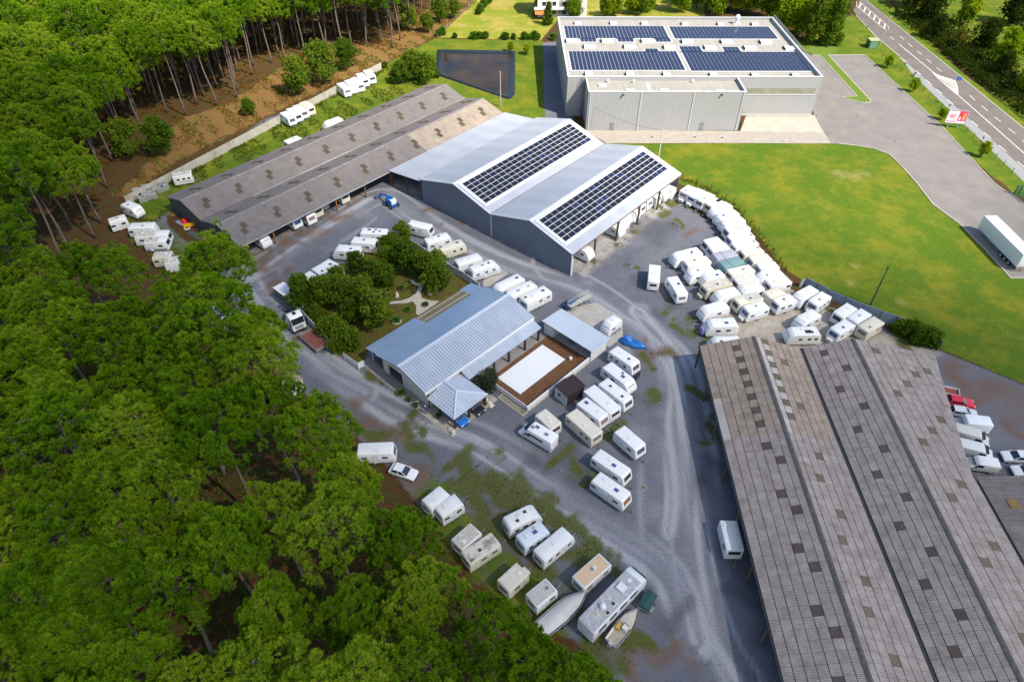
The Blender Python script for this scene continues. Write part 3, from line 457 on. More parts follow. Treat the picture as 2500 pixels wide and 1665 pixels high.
def fillet(pts, rads, n=4):
    out = []; N = len(pts)
    for i in range(N):
        p = Vector(pts[i]); r = rads[i]
        if r <= 0: out.append(tuple(p)); continue
        a = (Vector(pts[i-1])-p); b = (Vector(pts[(i+1) % N])-p); d = min(r, a.length*.48, b.length*.48)
        A = p+a.normalized()*d; B = p+b.normalized()*d
        for k in range(n+1):
            t = k/n; out.append(tuple((1-t)**2*A+2*t*(1-t)*p+t*t*B))
    return out
def loft_profile(prof, W, r=.08, taper=None):
    """extrude an (x,z) profile across y with rounded-over edges"""
    cx = sum(p[0] for p in prof)/len(prof); cz = sum(p[1] for p in prof)/len(prof); n = len(prof); mb = MB()
    loops = [(-W/2, r), (-W/2+r*.35, r*.3), (-W/2+r, 0), (W/2-r, 0), (W/2-r*.35, r*.3), (W/2, r)]
    for y, ins in loops:
        for x, z in prof:
            dx, dz = x-cx, z-cz
            fx = 1-ins/max(abs(dx), .3) if abs(dx) > .3 else 1; fz = 1-ins/max(abs(dz), .3) if abs(dz) > .3 else 1
            yy = y*(1-(taper(z) if taper else 0)); mb.v.append((cx+dx*fx, yy, cz+dz*fz))
    for k in range(len(loops)-1):
        for i in range(n): j = (i+1) % n; mb.f.append([k*n+i, k*n+j, (k+1)*n+j, (k+1)*n+i])
    mb.f.append(list(range(n))[::-1]); mb.f.append([(len(loops)-1)*n+i for i in range(n)])
    return mb
def fixnormals(me):
    b = bmesh.new(); b.from_mesh(me); bmesh.ops.recalc_face_normals(b, faces=b.faces); b.to_mesh(me); b.free(); return me
def smooth_angle(me, ang=40):
    me.polygons.foreach_set('use_smooth', [True]*len(me.polygons))
    try: me.set_sharp_from_angle(angle=R(ang))
    except Exception: pass
    return me

# ------------------------------------------------------------------ ground (one sheet to the horizon)
def axis(lo, hi, st, far): 
    a = list(np.arange(lo, hi+1e-6, st)); return np.array([lo-d for d in far[::-1]]+a+[a[-1]+d for d in far])
def graded(lo, a, b, hi, fine, coarse, far):
    return np.array([lo-d for d in far[::-1]]+list(np.arange(lo, a, coarse))+list(np.arange(a, b, fine))+list(np.arange(b, hi+.1, coarse))+[hi+d for d in far])
gx = graded(-216, -62, 74, 216, .40, 1.1, [20, 60, 150, 400, 1200, 3500]); gy = graded(12, 28, 134, 300, .40, 1.1, [20, 60, 150, 400, 1200, 3500])
GX, GY = np.meshgrid(gx, gy); nX, nY = len(gx), len(gy)
X, Y = GX.ravel(), GY.ravel()
def sdf(poly):
    d = np.full(X.shape, 1e9); ins = np.zeros(X.shape, bool); n = len(poly)
    for i in range(n):
        x0, y0 = poly[i]; x1, y1 = poly[(i+1) % n]; ex, ey = x1-x0, y1-y0
        t = np.clip(((X-x0)*ex+(Y-y0)*ey)/max(ex*ex+ey*ey, 1e-9), 0, 1)
        d = np.minimum(d, np.hypot(X-x0-t*ex, Y-y0-t*ey))
        c = ((y0 > Y) != (y1 > Y)) & (X < (ex)*(Y-y0)/(ey if abs(ey) > 1e-12 else 1e-12)+x0); ins ^= c
    return np.where(ins, d, -d)
def soft(poly, wd): return np.clip(sdf(poly)/wd+0.5, 0, 1)
def blobs(lst, k=1.0):
    o = np.zeros(X.shape)
    for x, y, r in lst: o = np.maximum(o, np.exp(-((X-x)**2+(Y-y)**2)/(r*r*k)))
    return o
def lines(lst):
    o = np.zeros(X.shape)
    for pts, wd in lst:
        d = np.full(X.shape, 1e9); D_ = np.full(X.shape, 1e9); S_ = np.zeros(X.shape); acc = 0
        pv = [np.array(q_, float) for q_ in pts]; cr_ = []
        for i_ in range(len(pv)-1):      # smooth the centre line (Catmull-Rom)
            p0_, p1_, p2_, p3_ = pv[max(i_-1, 0)], pv[i_], pv[i_+1], pv[min(i_+2, len(pv)-1)]
            for u_ in np.linspace(0, 1, 7)[:-1]: cr_.append(.5*(2*p1_+(p2_-p0_)*u_+(2*p0_-5*p1_+4*p2_-p3_)*u_**2+(3*p1_-p0_-3*p2_+p3_)*u_**3))
        cr_.append(pv[-1])
        for (x0, y0), (x1, y1) in zip(cr_[:-1], cr_[1:]):
            ex, ey = x1-x0, y1-y0; ln_ = math.hypot(ex, ey); t = np.clip(((X-x0)*ex+(Y-y0)*ey)/(ex*ex+ey*ey), 0, 1); dd = np.hypot(X-x0-t*ex, Y-y0-t*ey); nr = dd < d
            D_ = np.where(nr, dd*np.sign(ex*(Y-y0)-ey*(X-x0)), D_); S_ = np.where(nr, acc+t*ln_, S_); d = np.minimum(d, dd); acc += ln_
        # wheel lanes made of many narrow worn streaks running along the way
        g = np.random.default_rng(int(wd*100)+len(pts)); lane = np.zeros(X.shape)
        for q in range(14):
            off = g.normal()*wd*1.7; s_ = g.uniform(.4, 1.0); am = g.uniform(.35, 1.0); fr = g.uniform(.05, .16); ph = g.uniform(0, 6.28)
            lane = np.maximum(lane, am*np.exp(-((D_-off-1.1*np.sin(S_*.05+ph))/s_)**2)*np.clip(.55+.6*np.sin(S_*fr+ph), 0, 1))
        o = np.maximum(o, np.maximum(lane, .42*np.exp(-(d/(wd*2.6))**2)))
    return o
m_grav = np.maximum.reduce([soft(G['gravel'], 2.5), soft(G['path'], 1.2), soft(G['oldfloor'], 1.0), .62*soft(G['strips'], 3)])
m_field = soft(G['field'], .8)
m_grass = np.maximum.reduce([m_field, .60*soft(G['oldgrass'], 2.5), .52*soft(G['leftweeds'], 5), .56*soft(G['bottomweeds'], 5), .6*soft(G['eastwild'], 5), soft(G['pondgrass'], 2), soft(G['east'], .8), soft(G['verge'], 2.0)])
m_dry = np.maximum(.75*soft(G['dry'], 5), soft(G['dry2'], 6))
m_pale = np.maximum.reduce([soft(G['pale'], 5), .7*soft(G['hallpale'], 4), .45*soft(G['oldfloor'], 2), .6*soft(G['hallfloor'], 3)])
wx_ = 1.6*np.sin(X*.55+np.sin(Y*.4)*1.7)+.9*np.sin(Y*1.1+X*.3); wy_ = 1.5*np.sin(Y*.5+np.sin(X*.45)*1.9)+.9*np.sin(X*1.2-Y*.4); X0, Y0 = X, Y; X, Y = X+wx_, Y+wy_
m_moss = blobs(MOSS); m_deb = np.maximum(blobs(DEBRIS), soft(G['brown'], 4)*.8)
m_dark = blobs(DARK)*.8; X, Y = X0, Y0; m_trk = np.maximum(lines(TRACKS)*.95, blobs(DUST)*.42)  # dark blobs: wet stains, and soft shade painted along the grey shed
X, Y = X0, Y0
m_dryp = blobs(DRYPATCH)
m_gard = soft(G['garden'], .8); m_lawn = soft(G['lawn'], 1.5)
m_grav = np.maximum.reduce([m_grav, soft(G['hallfloor'], 1.0), soft(G['whpath'], 1.0)])*(1-m_gard)
V = np.stack([X, Y, np.zeros_like(X)], 1)
idx = np.arange(nX*nY).reshape(nY, nX)
F = np.stack([idx[:-1, :-1], idx[:-1, 1:], idx[1:, 1:], idx[1:, :-1]], -1).reshape(-1, 4)
me = bpy.data.meshes.new('ground'); me.vertices.add(len(V)); me.vertices.foreach_set('co', V.astype(np.float32).ravel())
me.loops.add(F.size); me.loops.foreach_set('vertex_index', F.astype(np.int32).ravel())
me.polygons.add(len(F)); me.polygons.foreach_set('loop_start', np.arange(0, F.size, 4, dtype=np.int32)); me.update()
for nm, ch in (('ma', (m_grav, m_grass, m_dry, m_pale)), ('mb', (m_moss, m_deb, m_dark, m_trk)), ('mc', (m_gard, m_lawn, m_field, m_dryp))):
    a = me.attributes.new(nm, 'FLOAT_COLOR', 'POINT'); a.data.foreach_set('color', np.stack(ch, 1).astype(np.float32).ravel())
gm = bpy.data.materials.new('ground'); gm.use_nodes = True; t = gm.node_tree; bs = t.nodes['Principled BSDF']; bs.inputs['Roughness'].default_value = .95; bs.inputs['Specular IOR Level'].default_value = .15
Lk = t.links.new
geo = t.nodes.new('ShaderNodeNewGeometry'); POS = geo.outputs['Position']
def tnoise(scale, detail=5, rough=.6):
    n = t.nodes.new('ShaderNodeTexNoise'); n.inputs['Scale'].default_value = scale; n.inputs['Detail'].default_value = detail; n.inputs['Roughness'].default_value = rough; Lk(POS, n.inputs['Vector']); return n.outputs['Fac']
def ramp(fac, stops):
    r = t.nodes.new('ShaderNodeValToRGB'); e = r.color_ramp.elements
    while len(e) < len(stops): e.new(.5)
    for k, (p, c) in enumerate(stops): e[k].position = p; e[k].color = (*c, 1)
    Lk(fac, r.inputs[0]); return r.outputs[0]
def mathn(op, a, b):
    n = t.nodes.new('ShaderNodeMath'); n.operation = op
    for i, q in enumerate((a, b)):
        if isinstance(q, (int, float)): n.inputs[i].default_value = q
        else: Lk(q, n.inputs[i])
    return n.outputs[0]
def mixc(f, a, b, blend='MIX'):
    n = t.nodes.new('ShaderNodeMix'); n.data_type = 'RGBA'; n.blend_type = blend
    for i, q in ((0, f), (6, a), (7, b)):
        if isinstance(q, (int, float)): n.inputs[i].default_value = q
        elif isinstance(q, tuple): n.inputs[i].default_value = (*q, 1)
        else: Lk(q, n.inputs[i])
    return n.outputs[2]
ch = {}
for nm in ('ma', 'mb', 'mc'):
    at = t.nodes.new('ShaderNodeAttribute'); at.attribute_name = nm; sp = t.nodes.new('ShaderNodeSeparateColor'); Lk(at.outputs['Color'], sp.inputs[0])
    for i in range(3): ch[nm+str(i)] = sp.outputs[i]
    ch[nm+'3'] = at.outputs['Alpha']
n_big = tnoise(.12, 4); n_mid = tnoise(.55, 5, .7); n_fin = tnoise(3.0, 5, .75); n_vf = tnoise(5.5, 4, .85)
def brk(m, nz, amt=.9, lo=.38, hi=.62):
    s = mathn('ADD', m, mathn('MULTIPLY', mathn('SUBTRACT', nz, .5), amt))
    mr = t.nodes.new('ShaderNodeMapRange'); mr.interpolation_type = 'SMOOTHSTEP'; mr.inputs[1].default_value = lo; mr.inputs[2].default_value = hi; Lk(s, mr.inputs[0]); return mr.outputs[0]
floor_c = mixc(mathn('MULTIPLY', brk(n_mid, n_fin, .5, .45, .6), .6), ramp(n_fin, [(.3, (.035, .020, .011)), (.55, (.095, .042, .018)), (.75, (.17, .078, .026))]), (.045, .075, .014))
dry_c = mixc(brk(n_mid, n_fin, .8, .46, .66), ramp(n_fin, [(.3, (.11, .055, .024)), (.5, (.20, .095, .034)), (.72, (.32, .19, .075))]), ramp(n_fin, [(.35, (.10, .11, .02)), (.7, (.22, .19, .05))]))
spk = ramp(n_vf, [(.3, (.55, .56, .58)), (.48, (.92, .92, .93)), (.60, (1.12, 1.12, 1.12)), (.70, (1.75, 1.75, 1.74))])
grav_c = mixc(1.0, mixc(1.0, ramp(n_mid, [(.25, (.120, .127, .152)), (.5, (.143, .150, .176)), (.75, (.168, .174, .195))]), ramp(n_big, [(.33, (.86, .87, .90)), (.5, (1.0, 1.0, 1.01)), (.66, (1.1, 1.09, 1.07))]), 'MULTIPLY'), spk, 'MULTIPLY')
trk_c = mixc(1.0, (.40, .405, .435), spk, 'MULTIPLY')
pale_c = mixc(1.0, ramp(n_mid, [(.3, (.27, .235, .19)), (.6, (.42, .385, .34))]), spk, 'MULTIPLY')
fine = ramp(n_vf, [(.3, (.62, .66, .6)), (.5, (1, 1, 1)), (.7, (1.3, 1.25, 1.2))])
grass_c = mixc(1.0, mixc(brk(n_big, n_mid, .6, .38, .72), ramp(n_fin, [(.3, (.042, .088, .006)), (.6, (.085, .145, .008)), (.8, (.135, .178, .014))]), ramp(n_fin, [(.3, (.108, .128, .008)), (.6, (.18, .184, .014)), (.8, (.255, .225, .04))])), fine, 'MULTIPLY')
lawn_c = mixc(1.0, mixc(brk(n_big, n_mid, .6, .4, .65), ramp(n_fin, [(.3, (.14, .19, .012)), (.7, (.22, .24, .02))]), ramp(n_fin, [(.3, (.27, .23, .04)), (.7, (.36, .29, .08))])), fine, 'MULTIPLY')
moss_c = ramp(n_fin, [(.3, (.05, .055, .012)), (.55, (.09, .10, .018)), (.75, (.13, .115, .04))])
deb_c = ramp(n_fin, [(.3, (.07, .042, .026)), (.55, (.16, .09, .045)), (.75, (.24, .16, .09))])
gard_c = mixc(brk(n_mid, n_fin, .5, .4, .6), ramp(n_fin, [(.3, (.06, .045, .016)), (.7, (.13, .085, .03))]), ramp(n_fin, [(.3, (.06, .08, .01)), (.7, (.12, .13, .02))]))
c = floor_c
c = mixc(brk(ch['ma2'], n_mid, 1.0), c, dry_c)
gv = mixc(brk(ch['ma3'], n_mid, .7, .25, .75), grav_c, pale_c)
gv = mixc(mathn('MULTIPLY', brk(ch['mb3'], n_fin, .75, .12, .95), .8), gv, trk_c)
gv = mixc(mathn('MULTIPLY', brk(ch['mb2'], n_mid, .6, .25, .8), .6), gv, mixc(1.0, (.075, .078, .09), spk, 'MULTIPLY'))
gv = mixc(mathn('MULTIPLY', brk(ch['mb1'], mathn('ADD', mathn('MULTIPLY', n_fin, .6), mathn('MULTIPLY', n_mid, .4)), 2.2, .42, 1.1), .8), gv, deb_c)
gv = mixc(mathn('MULTIPLY', brk(ch['mb0'], mathn('ADD', mathn('MULTIPLY', n_fin, .5), mathn('MULTIPLY', n_mid, .5)), 2.0, .38, .85), .92), gv, moss_c)
c = mixc(brk(ch['ma0'], n_fin, .9), c, gv)
c = mixc(brk(ch['ma1'], n_mid, .55), c, grass_c)
c = mixc(mathn('MULTIPLY', brk(ch['mc3'], mathn('ADD', mathn('MULTIPLY', n_fin, .6), mathn('MULTIPLY', n_mid, .4)), 2.0, .55, 1.3), .6), c, ramp(n_fin, [(.3, (.20, .16, .05)), (.7, (.40, .33, .16))]))
c = mixc(brk(ch['mc1'], n_fin, .4), c, lawn_c)
c = mixc(brk(ch['mc0'], n_fin, .3), c, gard_c)
Lk(c, bs.inputs['Base Color'])
bp = t.nodes.new('ShaderNodeBump'); bp.inputs['Strength'].default_value = .55; bp.inputs['Distance'].default_value = .12; Lk(mathn('ADD', n_vf, n_fin), bp.inputs['Height']); Lk(bp.outputs[0], bs.inputs['Normal'])
tag(obj('ground', me, gm), kind='structure')
# ------------------------------------------------------------------ common materials
M = {}
M['asphalt'] = mat('asphalt', (.215, .195, .182), .9, col2=(.165, .152, .145), nscale=.22, bump=.3, bscale=14, coord='Position')
M['road'] = mat('road', (.165, .142, .128), .9, col2=(.12, .105, .098), nscale=.25, bump=.3, bscale=14, coord='Position')
M['layby'] = mat('layby', (.26, .265, .27), .9, col2=(.22, .225, .23), nscale=.5, bump=.3, bscale=14, coord='Position')
M['paint'] = mat('road_paint', (.72, .71, .68), .7, col2=(.5, .48, .46), nscale=2.5, coord='Position')
M['kerb'] = mat('kerb_concrete', (.46, .43, .37), .9, col2=(.36, .33, .28), nscale=1.2, coord='Position')
M['concrete'] = mat('concrete', (.42, .40, .37), .9, col2=(.33, .31, .28), nscale=.6, bump=.2, bscale=9, coord='Position')
M['dock'] = mat('dock_concrete', (.43, .40, .34), .85, col2=(.35, .315, .26), nscale=.5, coord='Position')
M['frontstrip'] = mat('strip_gravel', (.36, .325, .285), .95, col2=(.28, .25, .22), nscale=.8, bump=.3, bscale=14, coord='Position')
M['islandgrass'] = mat('island_grass', (.12, .185, .014), .95, col2=(.075, .135, .01), nscale=1.6, bump=.5, bscale=9, coord='Position')
def sheet(name, pts, z, m, th=.02): return tag(MB().prism(pts, z-th, z).build(name, m), kind='structure')
sheet('asphalt_yard', L['asphalt'], .03, M['asphalt'])
sheet('loading_dock_slab', L['dock'], .06, M['dock'])
sheet('service_strip', L['frontstrip'], .045, M['frontstrip'])
rd = L['road_left']+L['road_right'][::-1]
sheet('road', rd, .025, M['road'])
sheet('layby', L['layby'], .032, M['layby'])
isl = MB().prism(L['island'], 0, .12).build('grass_island', M['islandgrass']); tag(isl, kind='structure')
def kerb(name, pts): 
    # individual kerb stones, about two metres long
    root = tag(obj(name, None), kind='structure')
    for a, b in zip(pts[:-1], pts[1:]):
        d = Vector((b[0]-a[0], b[1]-a[1])); n = max(1, round(d.length/4)); ang = math.atan2(d.y, d.x)
        for k in range(n):
            q = Vector(a)+d*((k+.5)/n); ubox('kerb_stone', M['kerb'], root, (q.x, q.y, .07), (d.length/n-.03, .22, .14), (0, 0, ang))
    return root
kerb('field_kerb', L['kerb_field']); kerb('east_kerb', L['kerb_east']); kerb('island_kerb', L['island'][1:10])
mk = tag(obj('road_markings', None), kind='structure')
def mark(pts, wd): strip('line', pts, wd, .040, .046, M['paint'], mk)
for a, b in L['dashR']+L['dashL']:
    mark([a, b], .22)
mark(L['solid'], .25); mark(L['edgeR'], .16); mark(L['edgeL'], .18)
h = L['hatch']; mark(h+[h[0]], .16)
for k in range(6):
    u = (k+.5)/6; a = Vector(h[1]).lerp(Vector(h[2]), u); b = Vector(h[5]).lerp(Vector(h[4]), u); mark([a, b], .45)
MB().prism(L['isl2b'], .048, .056).build('painted_island', M['paint'], mk)
tag(MB().prism(L['isl2'], .03, .17).build('traffic_island', M['concrete']), kind='structure')
for k, p in enumerate(L['pads']): sheet('concrete_pad', p, .05, M['concrete'], .04)
tag(MB().prism(L['garden_path'], 0, .05).build('garden_path', mat('white_gravel', (.50, .47, .42), .95, col2=(.33, .30, .27), nscale=2.2, bump=.5, bscale=8, coord='Position')), kind='structure')
iron = mat('manhole_iron', (.13, .07, .05), .8, col2=(.07, .05, .045), nscale=4)
for p in L['manholes']:
    mh = thing('manhole_cover', 'square cast-iron drain cover set in the ground', 'manhole', (p[0], p[1], 0), .3, 'drain covers set in the ground')
    bx('frame', M['concrete'], mh, -.4, .4, -.4, .4, .03, .066)
    for i in range(3):
        for j in range(3): bx('grate', iron, mh, -.33+i*.23, -.14+i*.23, -.33+j*.23, -.14+j*.23, .066, .085)
# pond: liner berm and water
pl = [Vector(p) for p in L['pond']]; cc = sum(pl, Vector((0, 0)))/len(pl)
liner = mat('pond_liner', (.016, .018, .024), .4, noise=.4, nscale=.8, bump=.7, bscale=2.2, spec=.6, coord='Position')
pond = tag(obj('pond', None), kind='structure'); mb = MB(); n = len(pl)
rings = [(1.06, .02), (1.0, .42), (.93, .36), (.84, -.02)]
for s, z in rings: mb.v += [(cc.x+(p.x-cc.x)*s, cc.y+(p.y-cc.y)*s, z) for p in pl]
for k in range(3): mb.f += [[k*n+i, k*n+(i+1) % n, (k+1)*n+(i+1) % n, (k+1)*n+i] for i in range(n)]
fixnormals(mb.build('liner', liner, pond).data)
wm = mat('pond_water', (.012, .010, .007), .05, col2=(.05, .027, .006), nscale=.12, spec=.22, coord='Position')
MB().prism([(cc.x+(p.x-cc.x)*.89, cc.y+(p.y-cc.y)*.89) for p in pl], .0, .10).build('water', wm, pond)
# small stream of bright gravel patches beside the old shed and dark wet and painted-shade patches are in the ground sheet

# ------------------------------------------------------------------ buildings
M['white_metal'] = mat('white_metal', (.74, .75, .77), .5, noise=.12, nscale=1.0)
M['white_wall'] = mat('white_render', (.72, .71, .68), .85, noise=.14, nscale=.9, streak=((1.5, 1.5, .25), (.42, .40, .35), .35, .52))
M['dark_post'] = mat('dark_post', (.03, .034, .045), .5)
M['rust_post'] = mat('rust_post', (.16, .115, .085), .8, col2=(.08, .06, .05), nscale=3)
M['timber'] = mat('timber_post', (.38, .17, .035), .8, col2=(.22, .09, .03), nscale=5)
M['gutter'] = mat('gutter_rust', (.22, .10, .05), .7, col2=(.12, .08, .07), nscale=.8)
M['clad'] = mat('hall_cladding', (.185, .21, .255), .55, noise=.18, nscale=.25, wave=(0, 2.2, .9, .22), spec=.4)
M['hall_roof'] = mat('hall_roof_sheet', (.47, .50, .56), .45, noise=.12, nscale=.18, wave=(1, 2.4, .7, .13), spec=.5)
M['hall_roof_w'] = mat('hall_flash_and_lit_roof', (.66, .67, .69), .5, noise=.08, nscale=.3, wave=(1, 2.4, .5, .06))
M['pvglass'] = mat('pv_glass', (.009, .010, .018), .16, col2=(.012, .014, .030), nscale=.35, wave=(1, 9, 0, .35), spec=.7, coord='Object')
M['pvframe'] = mat('pv_frame', (.55, .56, .58), .4, metal=.3)
M['pvblue'] = mat('pv_glass_blue', (.014, .018, .06), .16, col2=(.02, .026, .085), nscale=.3, spec=.7)
M['floor'] = mat('shed_floor', (.30, .28, .25), .95, noise=.3, nscale=.7)
def gable_wall(name, m, parent, pts, y0, y1):     # polygon in x,z extruded along y
    n = len(pts); mb = MB(); mb.add([(x, y0, z) for x, z in pts]+[(x, y1, z) for x, z in pts], [list(range(n)), list(range(2*n-1, n-1, -1))]+[(i, n+i, n+(i+1) % n, (i+1) % n) for i in range(n)])
    o = mb.build(name, m, parent); fixnormals(o.data); return o
def slope(name, m, parent, x0, z0, x1, z1, y0, y1, th=.12): return MB().slab([(x0, y0, z0), (x1, y0, z1), (x1, y1, z1), (x0, y1, z0)], th).build(name, m, parent)
def ribbed(name, m, parent, x0, z0, x1, z1, y0, y1, pitch, hgt=.06, th=.1):
    """profiled sheet: raised ribs running down the slope"""
    n = max(1, round((y1-y0)/pitch)); mb = MB(); ys = []
    for k in range(n):
        a = y0+(y1-y0)*k/n; p = (y1-y0)/n; ys += [(a, 0), (a+p*.72, 0), (a+p*.79, hgt), (a+p*.93, hgt)]
    ys.append((y1, 0))
    for y, h in ys: mb.v += [(x0, y, z0+h), (x1, y, z1+h)]
    mb.f += [[2*i, 2*i+1, 2*i+3, 2*i+2] for i in range(len(ys)-1)]
    k = len(mb.v); mb.v += [(x0, y0, z0-th), (x1, y0, z1-th), (x1, y1, z1-th), (x0, y1, z0-th)]; e = 2*(len(ys)-1)
    mb.f += [[k, k+3, k+2, k+1], [0, k, k+1, 1], [e, e+1, k+2, k+3], [0, e, k+3, k], [1, k+1, k+2, e+1]]
    o = mb.build(name, m, parent); fixnormals(o.data); return o
# --- solar hall ----------------------------------------------------
ox, oy, ha, HW, HL, he, hr, sp = HALL
hall = thing('solar_hall', 'grey-blue corrugated metal hall with twin gables and solar panels on its roof', 'hall', (ox, oy, 0), ha)
gable_wall('gable_wall', M['clad'], hall, [(0, 0), (HW, 0), (2*HW, 0), (2*HW, he-.1), (1.5*HW, hr-.2), (HW, he-.1), (.5*HW, hr-.2), (0, he-.1)], 0.15, .35)
gable_wall('gable_wall', M['clad'], hall, [(0, 0), (HW, 0), (2*HW, 0), (2*HW, he-.1), (1.5*HW, hr-.2), (HW, he-.1), (.5*HW, hr-.2), (0, he-.1)], HL-.35, HL-.15)
bx('side_wall', mat('hall_cladding_side', (.185, .21, .255), .55, wave=(1, 2.2, .9, .22)), hall, 0, .2, .35, HL-.35, 0, he-.15)
bx('inner_wall', M['clad'], hall, HW-.1, HW+.1, .35, HL-.35, 0, he-.2)
for b in (0, 1):
    x0 = b*HW
    ribbed('roof_slope', M['hall_roof'], hall, x0-.05 if b == 0 else x0+.12, he, x0+HW/2-.02, hr, -.1, HL+.1, .45, .035)
    ribbed('roof_slope', M['hall_roof'], hall, x0+HW/2+.02, hr, x0+HW-.12 if b == 0 else x0+HW+.35, he-(0 if b == 0 else .05), -.1, HL+.1, .45, .035)
    mb = MB(); mb.slab([(x0+HW/2-.45, -.15, hr-.06), (x0+HW/2, -.15, hr+.07), (x0+HW/2, HL+.15, hr+.07), (x0+HW/2-.45, HL+.15, hr-.06)], .03)
    mb.slab([(x0+HW/2, -.15, hr+.07), (x0+HW/2+.45, -.15, hr-.06), (x0+HW/2+.45, HL+.15, hr-.06), (x0+HW/2, HL+.15, hr+.07)], .03); mb.build('ridge_cap', M['hall_roof_w'], hall)
    # white barge flashings on the gable edges
    for y in (-.22, HL+.02):
        for sx in (-1, 1):
            xa, xb = x0+HW/2, x0+HW/2+sx*(HW/2-(.1 if (b == 0) == (sx > 0) else -.1)); MB().slab([(xa, y, hr+.09), (xb, y, he+.09), (xb, y+.2, he+.09), (xa, y+.2, hr+.09)], .22).build('barge_board', M['white_metal'], hall)
    # white band round the panels, the slope's sunlight put into its colour; then panels
    dz = (he-hr)/(HW/2); zf = lambda s: hr+dz*(s-x0-HW/2)
    s0, s1, t0, t1 = x0+HW/2+.55, x0+HW/2+8.35, .6, HL-.5
    MB().slab([(s0, t0, zf(s0)+.075), (s1, t0, zf(s1)+.075), (s1, t1, zf(s1)+.075), (s0, t1, zf(s0)+.075)], .03).build('sunlit_roof_band', M['hall_roof_w'], hall)
    nr, nc = 6, 21; a0, a1, b0, b1 = x0+HW/2+1.05, x0+HW/2+7.7, 1.25, HL-1.25; pw, pl_ = (a1-a0)/nr, (b1-b0)/nc; ang = math.atan2(-dz, 1)
    pvm = cached(('pvm', b), lambda: MB().box(-pw/2*1.025+.075, pw/2*1.025-.075, -pl_/2+.075, pl_/2-.075, -.02, .03).mesh('solar_panel'))
    pvb = cached(('pvb', b), lambda: MB().box(-pw/2*1.025+.075, pw/2*1.025-.075, -pl_/2+.075, pl_/2-.075, -.02, .03).mesh('solar_panel'))
    rr = random.Random(b)
    for i in range(nr):
        for j in range(nc):
            s = a0+(i+.5)*pw; blue = rr.random() < .09
            obj('solar_panel', pvb if blue else pvm, M['pvblue'] if blue else M['pvglass'], hall, (s, b0+(j+.5)*pl_, zf(s)+.12), (0, ang, 0))
bx('valley_gutter', M['gutter'], hall, HW-.12, HW+.12, -.1, HL+.1, he-.25, he-.1)
bx('eave_gutter', M['gutter'], hall, 2*HW+.36, 2*HW+.5, -.1, HL+.1, he-.22, he-.08)
bx('downpipe', M['white_metal'], hall, HW-.07, HW+.07, -.02, .12, 0, he-.2)
bx('corner_post', M['white_metal'], hall, 2*HW-.05, 2*HW+.2, .0, .3, 0, he-.1)
for k in range(5):
    y = (k+1)*sp-(.15 if k == 4 else 0); bx('post', M['rust_post'], hall, 2*HW-.18, 2*HW+.14, y-.17, y+.17, 0, he-.15)
    bx('roof_beam', M['rust_post'], hall, HW+.2, 2*HW-.2, y-.1, y+.1, he-.6, he-.25)
# --- lean-to roof between the old shed and the hall -----------------
o_x, o_y, oa, OW, OL, oe, orr = OLD
link = thing('link_canopy', 'low pale blue metal roof joining the old long shed to the solar hall', 'canopy', (ox, oy, 0), ha)
de = Vector((ox-o_x, oy-o_y)); so = de.x*math.cos(oa)+de.y*math.sin(oa); to = -de.x*math.sin(oa)+de.y*math.cos(oa)
wl = so-2*OW
ribbed('roof_slope', M['hall_roof'], link, -wl+.25, oe+.12, -.12, he-.32, -.3, HL+.1, .45, .035)
bx('edge_trim', M['white_metal'], link, -.12, .0, -.3, HL, he-.32, he-.2)
for k in range(3): bx('post', M['rust_post'], link, -wl+.3+k*(wl-1.2)/2, -wl+.5+k*(wl-1.2)/2, .3, .5, 0, oe+.0+k*.75)
bx('back_wall', M['clad'], link, -wl+.4, -.2, HL-.6, HL-.4, 0, oe-.2)
# --- old twin-gable long shed ---------------------------------------
old_roof = mat('old_fibre_cement', (.225, .20, .19), .95, col2=(.175, .155, .148), nscale=.5, wave=(1, 4.2, .7, .38), streak=((.6, 2.2, 1), (.075, .066, .064), .45, .58))
old_roof_sunlit = mat('old_fibre_cement_sunlit', (.36, .30, .24), .95, col2=(.26, .215, .175), nscale=.6, wave=(1, 4.2, .55, .15), streak=((.5, 1.6, 1), (.15, .11, .08), .35, .55))  # lighter copy for the far end, its sunshine put into the colour
skyl = mat('skylight_sheet', (.13, .09, .05), .6, col2=(.075, .055, .04), nscale=.3, wave=(1, 4.2, .55, .45))
old = thing('old_long_shed', 'long twin-gable shed with dark fibre-cement roof and paired brown rooflights', 'shed', (o_x, o_y, 0), oa)
owall = mat('old_shed_cladding', (.075, .095, .115), .7, noise=.25, nscale=.4, wave=(0, 3, .8, .25))
gable_wall('gable_wall', owall, old, [(0, 0), (OW, 0), (2*OW, 0), (2*OW, oe-.1), (1.5*OW, orr-.16), (OW, oe-.1), (.5*OW, orr-.16), (0, oe-.1)], .3, .45)
gable_wall('gable_wall', owall, old, [(0, 0), (OW, 0), (2*OW, 0), (2*OW, oe-.1), (1.5*OW, orr-.16), (OW, oe-.1), (.5*OW, orr-.16), (0, oe-.1)], OL-.45, OL-.3)
bx('side_wall', owall, old, .1, .25, .5, OL-.5, 0, oe-.15); bx('inner_wall', owall, old, OW-.1, OW+.1, .5, OL-.5, 0, oe-.2)
tw = 50.0
